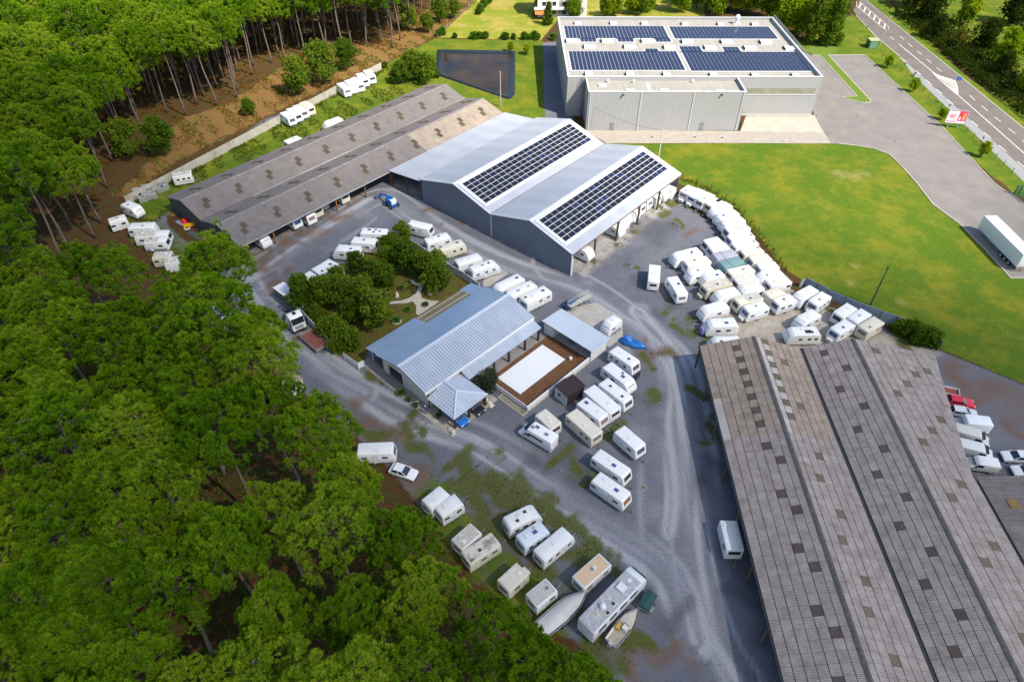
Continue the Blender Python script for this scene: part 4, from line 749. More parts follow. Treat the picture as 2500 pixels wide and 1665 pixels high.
for b in (0, 1):
    x0 = b*OW
    for sx in (-1, 1):
        xr = x0+OW/2; xe = xr+sx*(OW/2-(.12 if (b == 0) == (sx > 0) else -.4)); ze = oe-(.0 if (b == 0) == (sx > 0) else .1)
        cuts = [(0, OL)] if not (b == 1 and sx > 0) else [(0, tw-.01), (tw+.01, OL)]
        rs = None
        for ci, (ya, yb) in enumerate(cuts): 
            q = slope('roof_slope', old_roof if ci == 0 else old_roof_sunlit, old, xr+sx*.01, orr, xe, ze, ya, yb); rs = rs or q
        ra = random.Random(b*2+sx+5); per = 7.62
        for k in range(10):
            y = 4.0+k*per+(1.5 if sx < 0 else 0)
            for (u, dy) in ((.40, .0), (.60, -.75)):
                uu = u; xx = xr+(xe-xr)*uu; zz = orr+(ze-orr)*uu; hw = .72; sl = (ze-orr)/(xe-xr)
                MB().slab([(xx-hw, y+dy-.55, zz-hw*sl+.05), (xx+hw, y+dy-.55, zz+hw*sl+.05), (xx+hw, y+dy+.55, zz+hw*sl+.05), (xx-hw, y+dy+.55, zz-hw*sl+.05)], .04).build('rooflight', skyl, old)
    mb = MB()
    for k in range(48): 
        ya = OL*k/48; yb = OL*(k+1)/48-.03
        for sx in (-1, 1): mb.slab([(x0+OW/2, ya, orr+.10), (x0+OW/2+sx*.32, ya, orr+.02), (x0+OW/2+sx*.32, yb, orr+.02), (x0+OW/2, yb, orr+.10)], .05)
    mb.build('ridge_cap', mat('ridge_cement', (.27, .25, .245), .95, noise=.35, nscale=.8), old)
bx('valley_gutter', mat('zinc_gutter', (.5, .47, .44), .6, col2=(.16, .14, .13), nscale=.09), old, OW-.11, OW+.11, 12, OL, oe-.1, oe+.06)
bx('eave_gutter', mat('zinc', (.42, .43, .46), .5, noise=.25, nscale=.5), old, 2*OW+.42, 2*OW+.55, 0, OL, oe-.28, oe-.12)
for k, y in enumerate((.5, 7.6, 15.4, 23.2, 31, 38.4)): bx('post', M['timber'] if k % 2 else M['rust_post'], old, 2*OW-.12, 2*OW+.12, y-.12, y+.12, 0, oe-.15)
for k in range(6): bx('roof_beam', M['rust_post'], old, OW+.3, 2*OW-.3, 3+k*7.7, 3.2+k*7.7, oe-.4, oe-.15)
# --- grey fibre-cement shed in the foreground -------------------------
sx0, sy0, sa, SW, se, sr = SHED[:6]; w3b, w3c = SHEDW
sh = thing('grey_storage_shed', 'large grey fibre-cement twin-gable shed with scattered brown rooflight sheets', 'shed', (sx0, sy0, 0), sa)
def sheet_mat(name, base, dark):
    m = mat(name, base, .95, wave=(1, 5.6, .6, .36), coord='Object'); t = m.node_tree; b = t.nodes['Principled BSDF']
    src = b.inputs['Base Color'].links[0].from_socket; g = t.nodes.new('ShaderNodeNewGeometry'); oi = t.nodes.new('ShaderNodeObjectInfo')
    n = t.nodes.new('ShaderNodeTexNoise'); n.inputs['Scale'].default_value = .7; n.inputs['Detail'].default_value = 8; n.inputs['Roughness'].default_value = .75; t.links.new(g.outputs['Position'], n.inputs['Vector'])
    r = t.nodes.new('ShaderNodeValToRGB'); r.color_ramp.elements[0].position = .3; r.color_ramp.elements[1].position = .66; r.color_ramp.elements[0].color = (*dark, 1); r.color_ramp.elements[1].color = (1, 1, 1, 1); t.links.new(n.outputs['Fac'], r.inputs[0])
    at = t.nodes.new('ShaderNodeAttribute'); at.attribute_name = 'tint'; at.attribute_type = 'GEOMETRY'
    ad = t.nodes.new('ShaderNodeMath'); ad.operation = 'ADD'; t.links.new(at.outputs['Fac'], ad.inputs[0]); t.links.new(oi.outputs['Random'], ad.inputs[1])
    fr = t.nodes.new('ShaderNodeMath'); fr.operation = 'FRACT'; t.links.new(ad.outputs[0], fr.inputs[0])
    mr = t.nodes.new('ShaderNodeMapRange'); mr.inputs[3].default_value = .93; mr.inputs[4].default_value = 1.05; t.links.new(fr.outputs[0], mr.inputs[0])
    a = t.nodes.new('ShaderNodeMix'); a.data_type = 'RGBA'; a.blend_type = 'MULTIPLY'; a.inputs[0].default_value = 1; t.links.new(src, a.inputs[6]); t.links.new(r.outputs[0], a.inputs[7])
    c = t.nodes.new('ShaderNodeMix'); c.data_type = 'RGBA'; c.blend_type = 'MULTIPLY'; c.inputs[0].default_value = 1; t.links.new(a.outputs[2], c.inputs[6]); t.links.new(mr.outputs[0], c.inputs[7])
    t.links.new(c.outputs[2], b.inputs['Base Color']); return m
M['fc'] = sheet_mat('fibre_cement', (.40, .35, .325), (.55, .51, .5)); M['fcw'] = sheet_mat('fibre_cement_tan', (.40, .33, .27), (.58, .53, .5)); M['fcl'] = sheet_mat('fibre_cement_new', (.50, .46, .44), (.75, .72, .7))
M['rl'] = sheet_mat('rooflight_brown', (.12, .095, .085), (.6, .55, .5)); M['rl2'] = sheet_mat('rooflight_olive', (.17, .15, .11), (.65, .6, .5))
SL = 66.0; RWID = 1.28
S_E = 37.6; z_e = 3.7
def edge_s(y): return 37.6-5.6*min(1, max(0, -y)/24.1)
slopes = [(0, se, SW/2, sr, 7), (SW-.25, se, SW/2, sr, 7), (SW+.25, se, SW+w3b, sr, 7), (S_E, z_e, SW+w3b, sr, 11)]
big = []; rest = {}
for si, (xe, ze, xr, zr, nc) in enumerate(slopes):
    if si < 3: slope('roof_deck', mat('shed_deck', (.05, .048, .047), .95), sh, xe, ze-.04, xr, zr-.04, -SL, 0, .1)
    else:
        zs_ = lambda x_: zr+(ze-zr)*(x_-xr)/(xe-xr)-.03
        o_ = MB().slab([(xr, 0, zs_(xr)), (xe, 0, zs_(xe)), (32.0, -24.1, zs_(32.0)), (32.0, -SL, zs_(32.0)), (xr, -SL, zs_(xr))], .1).build('roof_deck', M['fc'], sh); fixnormals(o_.data)
    dx, dz = (xr-xe)/nc, (zr-ze)/nc; ang = math.atan2(dz, abs(dx)); ln = math.hypot(dx, dz); sg = 1 if dx > 0 else -1
    rot = (0, -ang*sg, 0)
    for j in range(int(SL/RWID)):
        for i in range(nc):
            # rooflights in a loose staggered pattern; tan band of sheets at the far end
            m = M['fc']
            if si == 0:
                if j < 15: m = M['fcw']
                if j < 15 and i == 4 and j % 2 == 1: m = M['rl']
                if 9 <= j < 15 and i == 0: m = M['fcl']
                if j >= 15 and (i == 4 and j % 6 == 4 or i == 5 and j % 6 == 0): m = M['rl']
            elif si == 1:
                if j < 15: m = M['fcw']
                if j < 15 and i == 6: m = M['fcl']
                if j < 13 and i == 5: m = (M['rl2'], M['fcl'])[j % 2]
                if j % 7 == 3 and i == 3 or j % 7 == 6 and i == 4 and j > 14: m = M['rl2']
            elif si == 2:
                if j % 6 == 1 and i == 2 or j % 6 == 4 and i == 4: m = M['rl']
            else:
                if j % 7 == 1 and i == 8 or j % 7 == 4 and i == 4 or j % 7 == 6 and i == 6 or j % 7 == 3 and i == 2 and j < 18: m = M['rl2']
            if si == 3 and xe+dx*(i+.5)+.45 > edge_s(-(j+.5)*RWID): continue
            x = xe+dx*(i+.5); z = ze+dz*(i+.5)+.035+.012*((i*7+j*3) % 3); y = -(j+.5)*RWID
            big.append((y, (x, y, z), rot, ln*1.0, m, si, dz/dx))
big.sort(key=lambda q: (q[0], q[1][0])); vis = [b for b in big if -52.5 < b[0]]
ncel = {}
for k, (y, c, rot, ln, m, si, sl) in enumerate(big):
    if y > -52.5 and len(ncel) < 298 and not (si == 3 and y < -36) and not (si == 2 and y < -49):
        me_ = cached(('sheet', si, m.name), lambda: MB().box(-ln/2+.04, ln/2-.04, -RWID/2+.014, RWID/2-.014, -.03, .02).mesh('roof_sheet'))
        obj('roof_sheet', me_, m, sh, c, rot); ncel[k] = 1
    else: rest.setdefault(m.name, []).append((c, ln, sl, m))
for nm, lst in rest.items():
    vv = []; tn = []; ff = []; mb = MB(); rr = random.Random(3)
    for c, ln, sl, m in lst:
        hx = (ln/2-.04)/math.sqrt(1+sl*sl); hy = RWID/2-.014; k = len(mb.v); tv = rr.random()
        mb.slab([(c[0]-hx, c[1]-hy, c[2]-hx*sl+.02), (c[0]+hx, c[1]-hy, c[2]+hx*sl+.02), (c[0]+hx, c[1]+hy, c[2]+hx*sl+.02), (c[0]-hx, c[1]+hy, c[2]-hx*sl+.02)], .05); tn += [tv]*(len(mb.v)-k)
    me_ = mb.mesh('roof_sheets'); a = me_.attributes.new('tint', 'FLOAT', 'POINT'); a.data.foreach_set('value', tn)
    tag(obj('roof_sheets', me_, lst[0][3], sh), kind='stuff')
dg = mat('dark_gutter', (.03, .032, .04), .6, noise=.3, nscale=1)
bx('valley_gutter', dg, sh, SW-.32, SW+.32, -SL, 0.1, se-.35, se-.06)
bx('eave_gutter', dg, sh, -.2, -.03, -SL, 0, se-.2, se-.04); strip('eave_gutter', [(S_E+.2, .1), (32.2, -24.1)], .3, 3.3, 3.5, mat('blue_gutter', (.25, .33, .42), .5), sh); bx('valley_gutter', dg, sh, 32.02, 32.3, -SL, -24.2, 4.6, 4.8)
for xr in (SW/2, SW+w3b):
    mb = MB(); 
    for k in range(51):
        for s in (-1, 1): mb.slab([(xr, -1.3*(k+1)+.04, sr+.14), (xr+s*.3, -1.3*(k+1)+.04, sr+.06), (xr+s*.3, -1.3*k, sr+.06), (xr, -1.3*k, sr+.14)], .06)
    mb.build('ridge_cap', mat('ridge_dark', (.10, .095, .095), .9, noise=.4, nscale=1.5), sh)
fwall = mat('shed_front', (.20, .19, .18), .9, noise=.3, nscale=.6, wave=(0, 3, .5, .2))
gable_wall('gable_wall', fwall, sh, [(0.1, 2.2), (SW, 2.2), (S_E-.3, 1.6), (S_E-.3, z_e-.25), (SW+w3b, sr-.2), (SW, se-.15), (SW/2, sr-.2), (.1, se-.15)], -.4, -.2)
for k in range(9):
    bx('post', M['rust_post'], sh, .0, .25, -7.5*k-.4, -7.5*k-.15, 0, se-.1); bx('post', M['rust_post'], sh, SW-.12, SW+.12, -7.5*k-.4, -7.5*k-.15, 0, se-.1)
strip('side_wall', [(S_E-.4, -.5), (31.7, -24.1)], .15, 0, 3.4, fwall, sh)
# side lean-to shed at the right
sd2 = thing('low_grey_shed', 'lower ribbed grey-brown shed roof adjoining the large grey shed', 'shed', (62.15, 54.5, 0), -.0225)
ribbed('roof_slope', sheet_mat('low_roof', (.24, .21, .21), (.6, .55, .55)), sd2, .2, 4.35, 16, 5.7, -36, 0, .5, .05)
for k in range(4): MB().slab([(2.2, -5.1-k*7, 4.62), (3.6, -5.1-k*7, 4.74), (3.6, -3.6-k*7, 4.74), (2.2, -3.6-k*7, 4.62)], .05).build('rooflight', mat('rooflight_yellow', (.26, .17, .05), .6, noise=.3, nscale=1, wave=(1, 5, .5, .3)), sd2)
for s in (.2, 15.6): bx('wall', fwall, sd2, s+.3, s+.4, -34, -.2, 0, 4.1 if s < 1 else 5.3)
bx('front_wall', fwall, sd2, .4, 15.6, -.35, -.2, 0, 3.7)
# --- warehouse -----------------------------------------------------------
wx, wy, wa, WW, WL, wh, f0, f1, fd, fh = WH
wclad = mat('warehouse_cladding', (.35, .35, .35), .5, noise=.06, nscale=.1, wave=(0, 1.7, .4, .10), spec=.5); wclad2 = mat('warehouse_cladding_side', (.35, .35, .35), .5, wave=(1, 1.7, .4, .10), spec=.5)
wroof = mat('warehouse_membrane', (.34, .325, .29), .9, col2=(.29, .275, .245), nscale=.3, wave=(0, .5, 0, .05)); wtrim = mat('warehouse_trim', (.58, .60, .62), .45)
wr = thing('warehouse', 'large light grey clad warehouse with flat roof covered in solar panels', 'warehouse', (wx, wy, 0), wa)
bx('front_wall', wclad, wr, 0, WW, 0, .3, 0, wh); bx('back_wall', wclad, wr, 0, WW, WL-.3, WL, 0, wh); bx('side_wall', wclad2, wr, 0, .3, .3, WL-.3, 0, wh); bx('side_wall', wclad2, wr, WW-.3, WW, .3, WL-.3, 0, wh)
ZR = 9.55; bx('roof', wroof, wr, .3, WW-.3, .3, WL-.3, ZR-.3, ZR)
for a in ((-.06, WW+.06, -.06, .42), (-.06, WW+.06, WL-.42, WL+.06)): bx('parapet_trim', wtrim, wr, a[0], a[1], a[2], a[3], wh, wh+.1)
for a in ((-.06, .42), (WW-.42, WW+.06)): bx('parapet_trim', wtrim, wr, a[0], a[1], .42, WL-.42, wh, wh+.098)
# long strip window + annex box
bx('strip_window', mat('strip_glazing', (.30, .29, .23), .25, noise=.3, nscale=.4), wr, f1+1.2, WW-1.0, -.06, 0, 5.9, 7.5); bx('window_frame', wtrim, wr, f1+1.1, WW-.9, -.12, 0, 5.72, 5.9)
an = [(f0, f0+.25, -fd, 0.0), (f1-.25, f1, -fd, 0.0)]
bx('annex_front', wclad, wr, f0, f1, -fd, -fd+.25, 0, fh)
for a in an: bx('annex_side', wclad2, wr, a[0], a[1], -fd+.25, -.002, 0, fh)
ZA = fh-.75; bx('annex_roof', wroof, wr, f0+.25, f1-.25, -fd+.25, -.004, ZA-.2, ZA)
bx('parapet_trim', wtrim, wr, f0-.06, f1+.06, -fd-.06, -fd+.32, fh, fh+.09)
for a in ((f0-.06, f0+.32), (f1-.32, f1+.06)): bx('parapet_trim', wtrim, wr, a[0], a[1], -fd+.32, -.01, fh, fh+.088)
bx('walkway', wtrim, wr, f0+9, f1-14, -fd+1.2, -fd+1.7, ZA, ZA+.06); bx('walkway', wtrim, wr, f0+15, f0+15.8, -fd+1.7, -1, ZA, ZA+.06)
bx('handrail', wtrim, wr, f0+.6, f0+6, -.9, -.84, ZA+.9, ZA+.96)
for x, y in ((f0+4, -3.2), (f0+10.5, -6.4), (f0+19, -6.4), (f1-6, -6.6)): bx('roof_hatch', M['white_metal'], wr, x-1, x+1, y-.6, y+.6, ZA, ZA+.35)
for x, y in ((f0+5.5, -1.0), (f0+12, -1.1), (f0+27, -1.0)): MB().lathe([(.22, 0), (.22, .45), (.4, .5), (.3, .7), (0.05, .75)], 10, (x, y, ZA)).build('roof_vent', wtrim, wr)
hatch_pts = [(5.85, 41.1), (16.45, 41.1), (25.75, 40.9), (37.72, 40.7), (48.37, 40.5), (58.5, 40.4), (3.03, 26.6), (13.04, 26.7), (24.3, 26.6), (35.64, 26.3), (46.7, 26.1), (57.7, 25.8), (7.66, 22.3), (18.75, 22.2), (29.8, 21.9), (41.05, 21.7), (52.1, 21.5), (63.2, 21.2), (5.64, 3.4), (16.2, 3.4), (25.7, 3.3), (37.7, 2.9), (48.4, 2.7), (58.8, 2.6)]
for x, y in hatch_pts: 
    hx = 1.6 if 20 < y < 28 else .95; hy = 1.1 if 20 < y < 28 else .75
    q = bx('roof_hatch', M['white_metal'], wr, x-hx, x+hx, y-hy, y+hy, ZR, ZR+.4); bx('flap', dg, q, x-hx-.2, x-hx-.02, y-hy, y+hy, ZR, ZR+.55)
arr = [(1.55, 31.0, 29.0, 39.0, 28, 7), (32.6, 62.2, 28.7, 38.6, 28, 7), (1.5, 31.2, 6.1, 19.2, 28, 9), (32.6, 65.0-.9, 5.6, 18.9, 29, 9), (5.5, 10.0, 26.2, 28.9, 4, 2), (16.1, 20.6, 26.2, 28.9, 4, 2), (26.8, 31.2, 26.2, 28.9, 4, 2), (22.8, 26.3, 19.3, 21.2, 3, 1), (32.6, 38.4, 19.0, 22.9, 5, 3), (44.5, 49.0, 19.0, 22.5, 4, 3)]
cells = []
for (x0, x1, y0, y1, nc, nr) in arr:
    bx('panel_rail_field', wtrim, wr, x0-.35, x1+.35, y0-.3, y1+.3, ZR+.02, ZR+.06)
    for i in range(nc):
        for j in range(nr): cells.append((y0+(j+.5)*(y1-y0)/nr, x0+(i+.5)*(x1-x0)/nc, (x1-x0)/nc, (y1-y0)/nr))
cells.sort(); pvw = mat('pv_glass_grid', (.010, .013, .042), .14, col2=(.014, .018, .06), nscale=.4, spec=.5, wave=(0, 2.9, 0, .2)); rest = MB()
for k, (y, x, dx, dy) in enumerate(cells):
    if k < 298: obj('solar_panel', cached(('wpv', round(dx, 2), round(dy, 2)), lambda: MB().box(-dx/2+.07, dx/2-.07, -dy/2+.10, dy/2-.10, 0, .05).mesh('solar_panel')), pvw, wr, (x, y, ZR+.1))
    else: rest.box(x-dx/2+.07, x+dx/2-.07, y-dy/2+.10, y+dy/2-.10, ZR+.1, ZR+.15)
tag(rest.build('solar_panels', pvw, wr), kind='stuff')
# ladder with cage, roof rail, aerial
ld = MB(); lx = f0-.6
for s in (-.28, .28): ld.tube([(lx+s, -.35, .3), (lx+s, -.35, fh+1.0)], .05, 5)
for k in range(24): ld.tube([(lx-.28, -.35, .6+k*.42), (lx+.28, -.35, .6+k*.42)], .035, 4)
for k in range(7):
    z = 2.6+k*1.2; ld.tube([(lx+.45*math.cos(t), -.35-.75*math.sin(t), z) for t in np.linspace(0, math.pi, 7)], .04, 4)
for t in np.linspace(.3, math.pi-.3, 4): ld.tube([(lx+.45*math.cos(t), -.35-.75*math.sin(t), 2.6), (lx+.45*math.cos(t), -.35-.75*math.sin(t), fh)], .035, 4)
ld.build('ladder', mat('galvanised', (.34, .35, .36), .4, metal=.6), wr)
rl = MB()
for k in range(24): rl.tube([(WW+.1, 1+k*1.85, wh), (WW+.1, 1+k*1.85, wh+1.0)], .045, 4)
for z in (.55, 1.0): rl.tube([(WW+.1, .5, wh+z), (WW+.1, WL-.5, wh+z)], .04, 4)
rl.build('roof_railing', mat('galvanised_rail', (.5, .5, .5), .5, metal=.3), wr)
tw_ = MB(); tw_.box(52.3, 54.3, 40.3, 42.1, ZR, ZR+.2); tw_.tube([(53.3, 41.2, ZR), (53.3, 41.2, ZR+1.2)], .5, 10); tw_.lathe([(.2, 1.1), (.75, 1.5), (.8, 2.1), (.35, 2.6), (.05, 2.7)], 12, (53.3, 41.2, ZR)); tw_.build('fan_unit', M['white_metal'], wr)
for x in (f0+8.5, f1-6): bx('flood_light', dg, wr, x-.2, x+.2, -fd-.5, -fd, fh-.75, fh-.5)
for x in (f0+.5, f0+13, f0+26, f1-.6): bx('downpipe', wtrim, wr, x-.07, x+.07, -fd-.14, -fd-.01, 0, fh-.1)
for x in (f0+6, f1-10): q = bx('door', mat('warehouse_door', (.20, .21, .23), .5), wr, x, x+1.1, -fd-.05, -fd-.004, 0.05, 2.2); bx('handle', wtrim, q, x+.9, x+1.0, -fd-.09, -fd-.05, 1.0, 1.15)
bx('dock_leveller', dg, wr, f1+.1, f1+.7, -fd+.3, -2, .0, 2.2)
bx('dock_rail', wtrim, wr, f1+1, WW-.5, -1.1, -1.0, .9, 1.0)

# ------------------------------------------------------------------ house, pool, pool house
HA = math.radians(46.317-90); HO = (-17.33, 73.38)
house = thing('house', 'long single-storey white house with pale blue ribbed metal roof and hipped carport', 'house', (HO[0], HO[1], 0), HA)
hroof = mat('house_roof_lit', (.41, .47, .575), .42, noise=.16, nscale=.3, spec=.5, wave=(1, 2.0, 0, .5, -.72), streak=((.3, 1.4, 1), (.27, .31, .37), .5, .5)); hroof2 = mat('house_roof_shaded', (.22, .32, .47), .42, col2=(.28, .37, .50), nscale=.15, spec=.5, wave=(1, 2.0, 0, .5, -.72)); htrim = mat('house_ridge', (.55, .61, .70), .4)  # thin dark lines are rib shading painted into the sheet colour
ribbed('roof_slope', hroof, house, .02, 5.6, 6.07, 4.2, -.1, 24.1, .5, .07); ribbed('roof_slope', hroof2, house, -5.98, 3.98, -.02, 5.6, -.1, 24.1, .5, .07)  # sun-facing slope paler, other slope darker: light and shade put into the sheets
ribbed('porch_roof', hroof2, house, -9.1, 3.18, -6.02, 3.9, .2, 10.6, .5, .07); ribbed('porch_roof', hroof2, house, -9.1, 3.18, -6.02, 3.9, 21.1, 23.8, .5, .07)
tan = mat('translucent_sheet', (.21, .165, .085), .5, noise=.2, nscale=.4, wave=(1, 2.0, .6, .18)); slope('porch_skylight', tan, house, -9.1, 3.2, -6.02, 3.9, 10.62, 21.08, .05)
for k in range(2): slope('skylight_batten', M['white_metal'], house, -8.4+k*1.5, 3.40+k*.34, -8.34+k*1.5, 3.41+k*.34, 10.7, 21.0, .03)
MB().slab([(-.28, -.15, 5.62), (.28, -.15, 5.62), (.28, 24.2, 5.62), (-.28, 24.2, 5.62)], .05).build('ridge_cap', htrim, house)
ribbed('veranda_roof', hroof, house, 6.14, 3.62, 7.95, 3.0, 7.2, 23.9, .5, .06)
bx('fascia', M['white_metal'], house, 6.08, 6.13, -.1, 24.1, 3.62, 4.12)
# hipped carport roof built as ribbed facets
def facet(name, pts, run, pitch=.5, h=.06):
    """planar polygon roof facet plus raised ribs; run = down-slope direction in plan"""
    mb = MB().slab(pts, .08); o = mb.build(name, hroof, house); fixnormals(o.data)
    P0 = [Vector(p) for p in pts]; nrm = (P0[1]-P0[0]).cross(P0[2]-P0[0]); nrm = nrm if nrm.z > 0 else -nrm
    rdir = Vector((run[0], run[1])); sd_ = Vector((-rdir.y, rdir.x)); q = [(p.x*sd_.x+p.y*sd_.y) for p in P0]
    ribs = MB(); a = min(q)+pitch*.6
    zat = lambda x, y: P0[0].z-(nrm.x*(x-P0[0].x)+nrm.y*(y-P0[0].y))/nrm.z
    while a < max(q)-.1:
        xs = []
        for i in range(len(P0)):
            qa, qb = q[i], q[(i+1) % len(P0)]
            if (qa-a)*(qb-a) < 0: f = (a-qa)/(qb-qa); xs.append(P0[i].lerp(P0[(i+1) % len(P0)], f))
        if len(xs) == 2:
            A, B = xs; off = sd_*.035
            ribs.slab([(A.x-off.x, A.y-off.y, A.z+h), (B.x-off.x, B.y-off.y, B.z+h), (B.x+off.x, B.y+off.y, B.z+h), (A.x+off.x, A.y+off.y, A.z+h)], h-.01)
        a += pitch
    rb = ribs.build('rib', htrim, o); fixnormals(rb.data); return o
apx = (9.0, 3.6, 4.0); bk = (6.15, 3.6, 4.0)
facet('carport_roof', [(6.15, .1, 2.9), (12.2, .1, 2.9), apx, bk], (0, 1)); facet('carport_roof', [(12.2, .1, 2.9), (12.2, 7.1, 2.9), apx], (1, 0)); facet('carport_roof', [(12.2, 7.1, 2.9), (6.15, 7.1, 2.9), bk, apx], (0, 1))
hp = MB()
for a, b in ((apx, (12.2, .1, 2.9)), (apx, (12.2, 7.1, 2.9)), (bk, apx)): hp.tube([(a[0], a[1], a[2]+.06), (b[0], b[1], b[2]+.06)], .13, 6)
hp.build('hip_cap', htrim, house)
# walls
bx('wall', M['white_wall'], house, -5.6, -5.4, 1.0, 23.6, 0, 3.85); bx('wall', M['white_wall'], house, 5.5, 5.7, 1.0, 23.6, 0, 3.95)
gable_wall('wall', M['white_wall'], house, [(-5.6, 0), (-4.3, 0), (-4.3, 2.5), (-.7, 2.5), (-.7, 0), (5.7, 0), (5.7, 4.0), (0, 5.35), (-5.6, 3.9)], .8, 1.0)
gable_wall('wall', M['white_wall'], house, [(-5.6, 0), (5.7, 0), (5.7, 4.0), (0, 5.35), (-5.6, 3.9)], 23.4, 23.6)
bx('dark_garage_backing', mat('dim_interior', (.12, .11, .10), .9), house, -4.3, -.7, 3.5, 3.6, 0, 2.5)  # dark panel behind the opening, the garage's shade put into its colour
for u in (1, 5.5, 10, 14.5, 19, 23.2): bx('porch_post', M['white_metal'], house, -8.9, -8.75, u, u+.15, 0, 3.1)
for u in (9.2, 13, 16.4, 20.3, 23.6): bx('veranda_post', M['dark_post'], house, 7.45, 7.75, u-.15, u+.15, 0, 3.0)
for v, u in ((11.6, .7), (11.6, 7.0), (8.2, .75), (11.6, 3.6)): bx('carport_post', M['dark_post'], house, v-.16, v+.16, u-.16, u+.16, 0, 2.85)
for u in (9.5, 13.5, 18, 21.5):
    q = bx('window', M['white_metal'], house, 5.7, 5.74, u, u+1.6, .15, 2.2); bx('pane', cached('glass', lambda: mat('dark_glass', (.02, .025, .035), .08, spec=.8)), q, 5.74, 5.76, u+.08, u+1.52, .22, 2.12)
bx('downpipe', M['dark_post'], house, 5.72, 5.84, .66, .78, 0, 3.9)
for z in (5.66,): bx('gable_trim', M['white_metal'], house, -.05, .05, -.16, -.1, 5.3, 5.6)
def hz(v, u): q = house.matrix_basis @ Vector((v, u, 0)); return (q.x, q.y)
house.matrix_basis = Matrix.Translation((HO[0], HO[1], 0)) @ Matrix.Rotation(HA, 4, 'Z')
def hpoly(pts): return [hz(v, u) for v, u in pts]
paving = mat('paving_grey', (.27, .255, .255), .9, col2=(.21, .195, .19), nscale=.8, coord='Position'); slabm = mat('carport_slab', (.42, .40, .36), .9, col2=(.30, .25, .18), nscale=.5, coord='Position')
sheet('house_apron', hpoly([(-9.8, -1), (5.6, -1), (5.6, .95), (-9.8, .95)]), .06, paving, .05)
sheet('carport_slab', hpoly([(5.65, -1), (11.6, -1), (12.2, -.5), (12.2, 9.2), (10.5, 9.2), (5.65, 9.2)]), .064, slabm, .05)
sheet('veranda_slab', hpoly([(5.75, 9.25), (8.0, 9.25), (8.0, 25.4), (5.75, 25.4)]), .068, paving, .05)
deckm = mat('pool_deck_wood', (.20, .09, .032), .65, col2=(.13, .055, .02), nscale=1.0, wave=(0, 6.5, .8, .4))
deck = tag(obj('pool_deck', None, None, None, (HO[0], HO[1], 0), (0, 0, HA)), kind='structure')
for a in ((8.05, 17.0, 11.0, 12.4), (8.05, 8.85, 12.4, 23.3), (14.0, 17.0, 12.4, 23.3), (8.05, 17.0, 23.3, 26.0)):
    bx('boards', deckm, deck, *a, .0, .12)
pool = thing('swimming_pool', 'rectangular swimming pool closed by a white slatted cover', 'pool', (HO[0], HO[1], 0), HA)
pcm = mat('pool_cover', (.80, .82, .84), .5, noise=.04, nscale=.5, wave=(1, 5, .4, .05))
bx('coping', M['white_metal'], pool, 8.86, 13.98, 12.42, 23.28, .02, .15); 
for k in range(36): bx('slat', pcm, pool, 9.0, 13.85, 12.55+k*.295, 12.55+k*.295+.28, .15, .19)
pw_ = thing('pool_wall', 'low white rendered wall along the gravel side of the pool deck', 'wall', (HO[0], HO[1], 0), HA)
bx('wall', M['white_wall'], pw_, 17.05, 17.25, 10.6, 25.6, 0, 1.0); bx('coping', M['white_metal'], pw_, 17.0, 17.3, 10.55, 25.6, 1.0, 1.08)
for k in range(15): bx('footing_block', M['concrete'], pw_, 17.26, 17.42, 10.7+k*.98, 10.7+k*.98+.85, 0, .32)
bal = thing('balustrade', 'white picket balustrade closing the short end of the pool deck', 'railing', (HO[0], HO[1], 0), HA)
bx('rail', M['white_metal'], bal, 10.3, 17.0, 10.68, 10.78, .95, 1.05); bx('base', M['concrete'], bal, 10.3, 17.0, 10.6, 10.86, 0, .22)
for k in range(32): bx('picket', M['white_metal'], bal, 10.4+k*.208, 10.48+k*.208, 10.7, 10.76, .22, .95)
bed = thing('planter_bed', 'narrow planted bed with pale kerb below the white balustrade', 'planter', (HO[0], HO[1], 0), HA)
bx('soil', mat('bed_soil', (.10, .085, .05), .95, col2=(.3, .28, .22), nscale=3), bed, 12.0, 17.2, 9.55, 10.5, .0, .1)
for a in ((11.9, 17.4, 9.4, 9.53), (17.22, 17.4, 9.53, 10.6), (11.9, 12.0, 9.53, 10.6)): bx('kerb', M['kerb'], bed, *a, 0, .18)
ph = thing('pool_house', 'open-fronted white pool house with a pale blue ribbed lean-to roof', 'pool house', (HO[0], HO[1], 0), HA)
# roof ribs run down the slope, across the deck side
def ribbed_u(name, m, parent, u0, z0, u1, z1, v0, v1, pitch, hgt):
    o = ribbed(name, m, parent, u0, z0, u1, z1, v0, v1, pitch, hgt)
    for q in o.data.vertices: q.co = (q.co.y, q.co.x, q.co.z)
    fixnormals(o.data); return o
ribbed_u('roof', mat('pool_house_roof', (.47, .53, .63), .42, noise=.1, nscale=.25, spec=.5, wave=(0, 2.0, 0, .4, -.72)), ph, 25.4, 3.0, 30.3, 2.65, 6.8, 17.75, .5, .06)
bx('fascia', M['white_metal'], ph, 6.75, 17.8, 25.3, 25.38, 2.85, 3.08); bx('back_wall', M['white_wall'], ph, 7, 17.3, 29.7, 29.9, 0, 2.55); bx('side_wall', M['white_wall'], ph, 17.1, 17.3, 25.8, 29.7, 0, 2.6); bx('side_wall', M['white_wall'], ph, 6.95, 7.1, 25.8, 29.7, 0, 2.6)
bx('store_front', M['white_wall'], ph, 7.1, 8.9, 25.8, 25.95, 0, 2.75); bx('store_side', M['white_wall'], ph, 8.8, 8.95, 25.95, 29.7, 0, 2.6); bx('floor', M['concrete'], ph, 8.95, 17.1, 26.02, 29.7, 0, .1)
bq = thing('barbecue', 'black drum barbecue standing in the open pool house', 'barbecue', (*hz(12.2, 26.9), .1), HA)
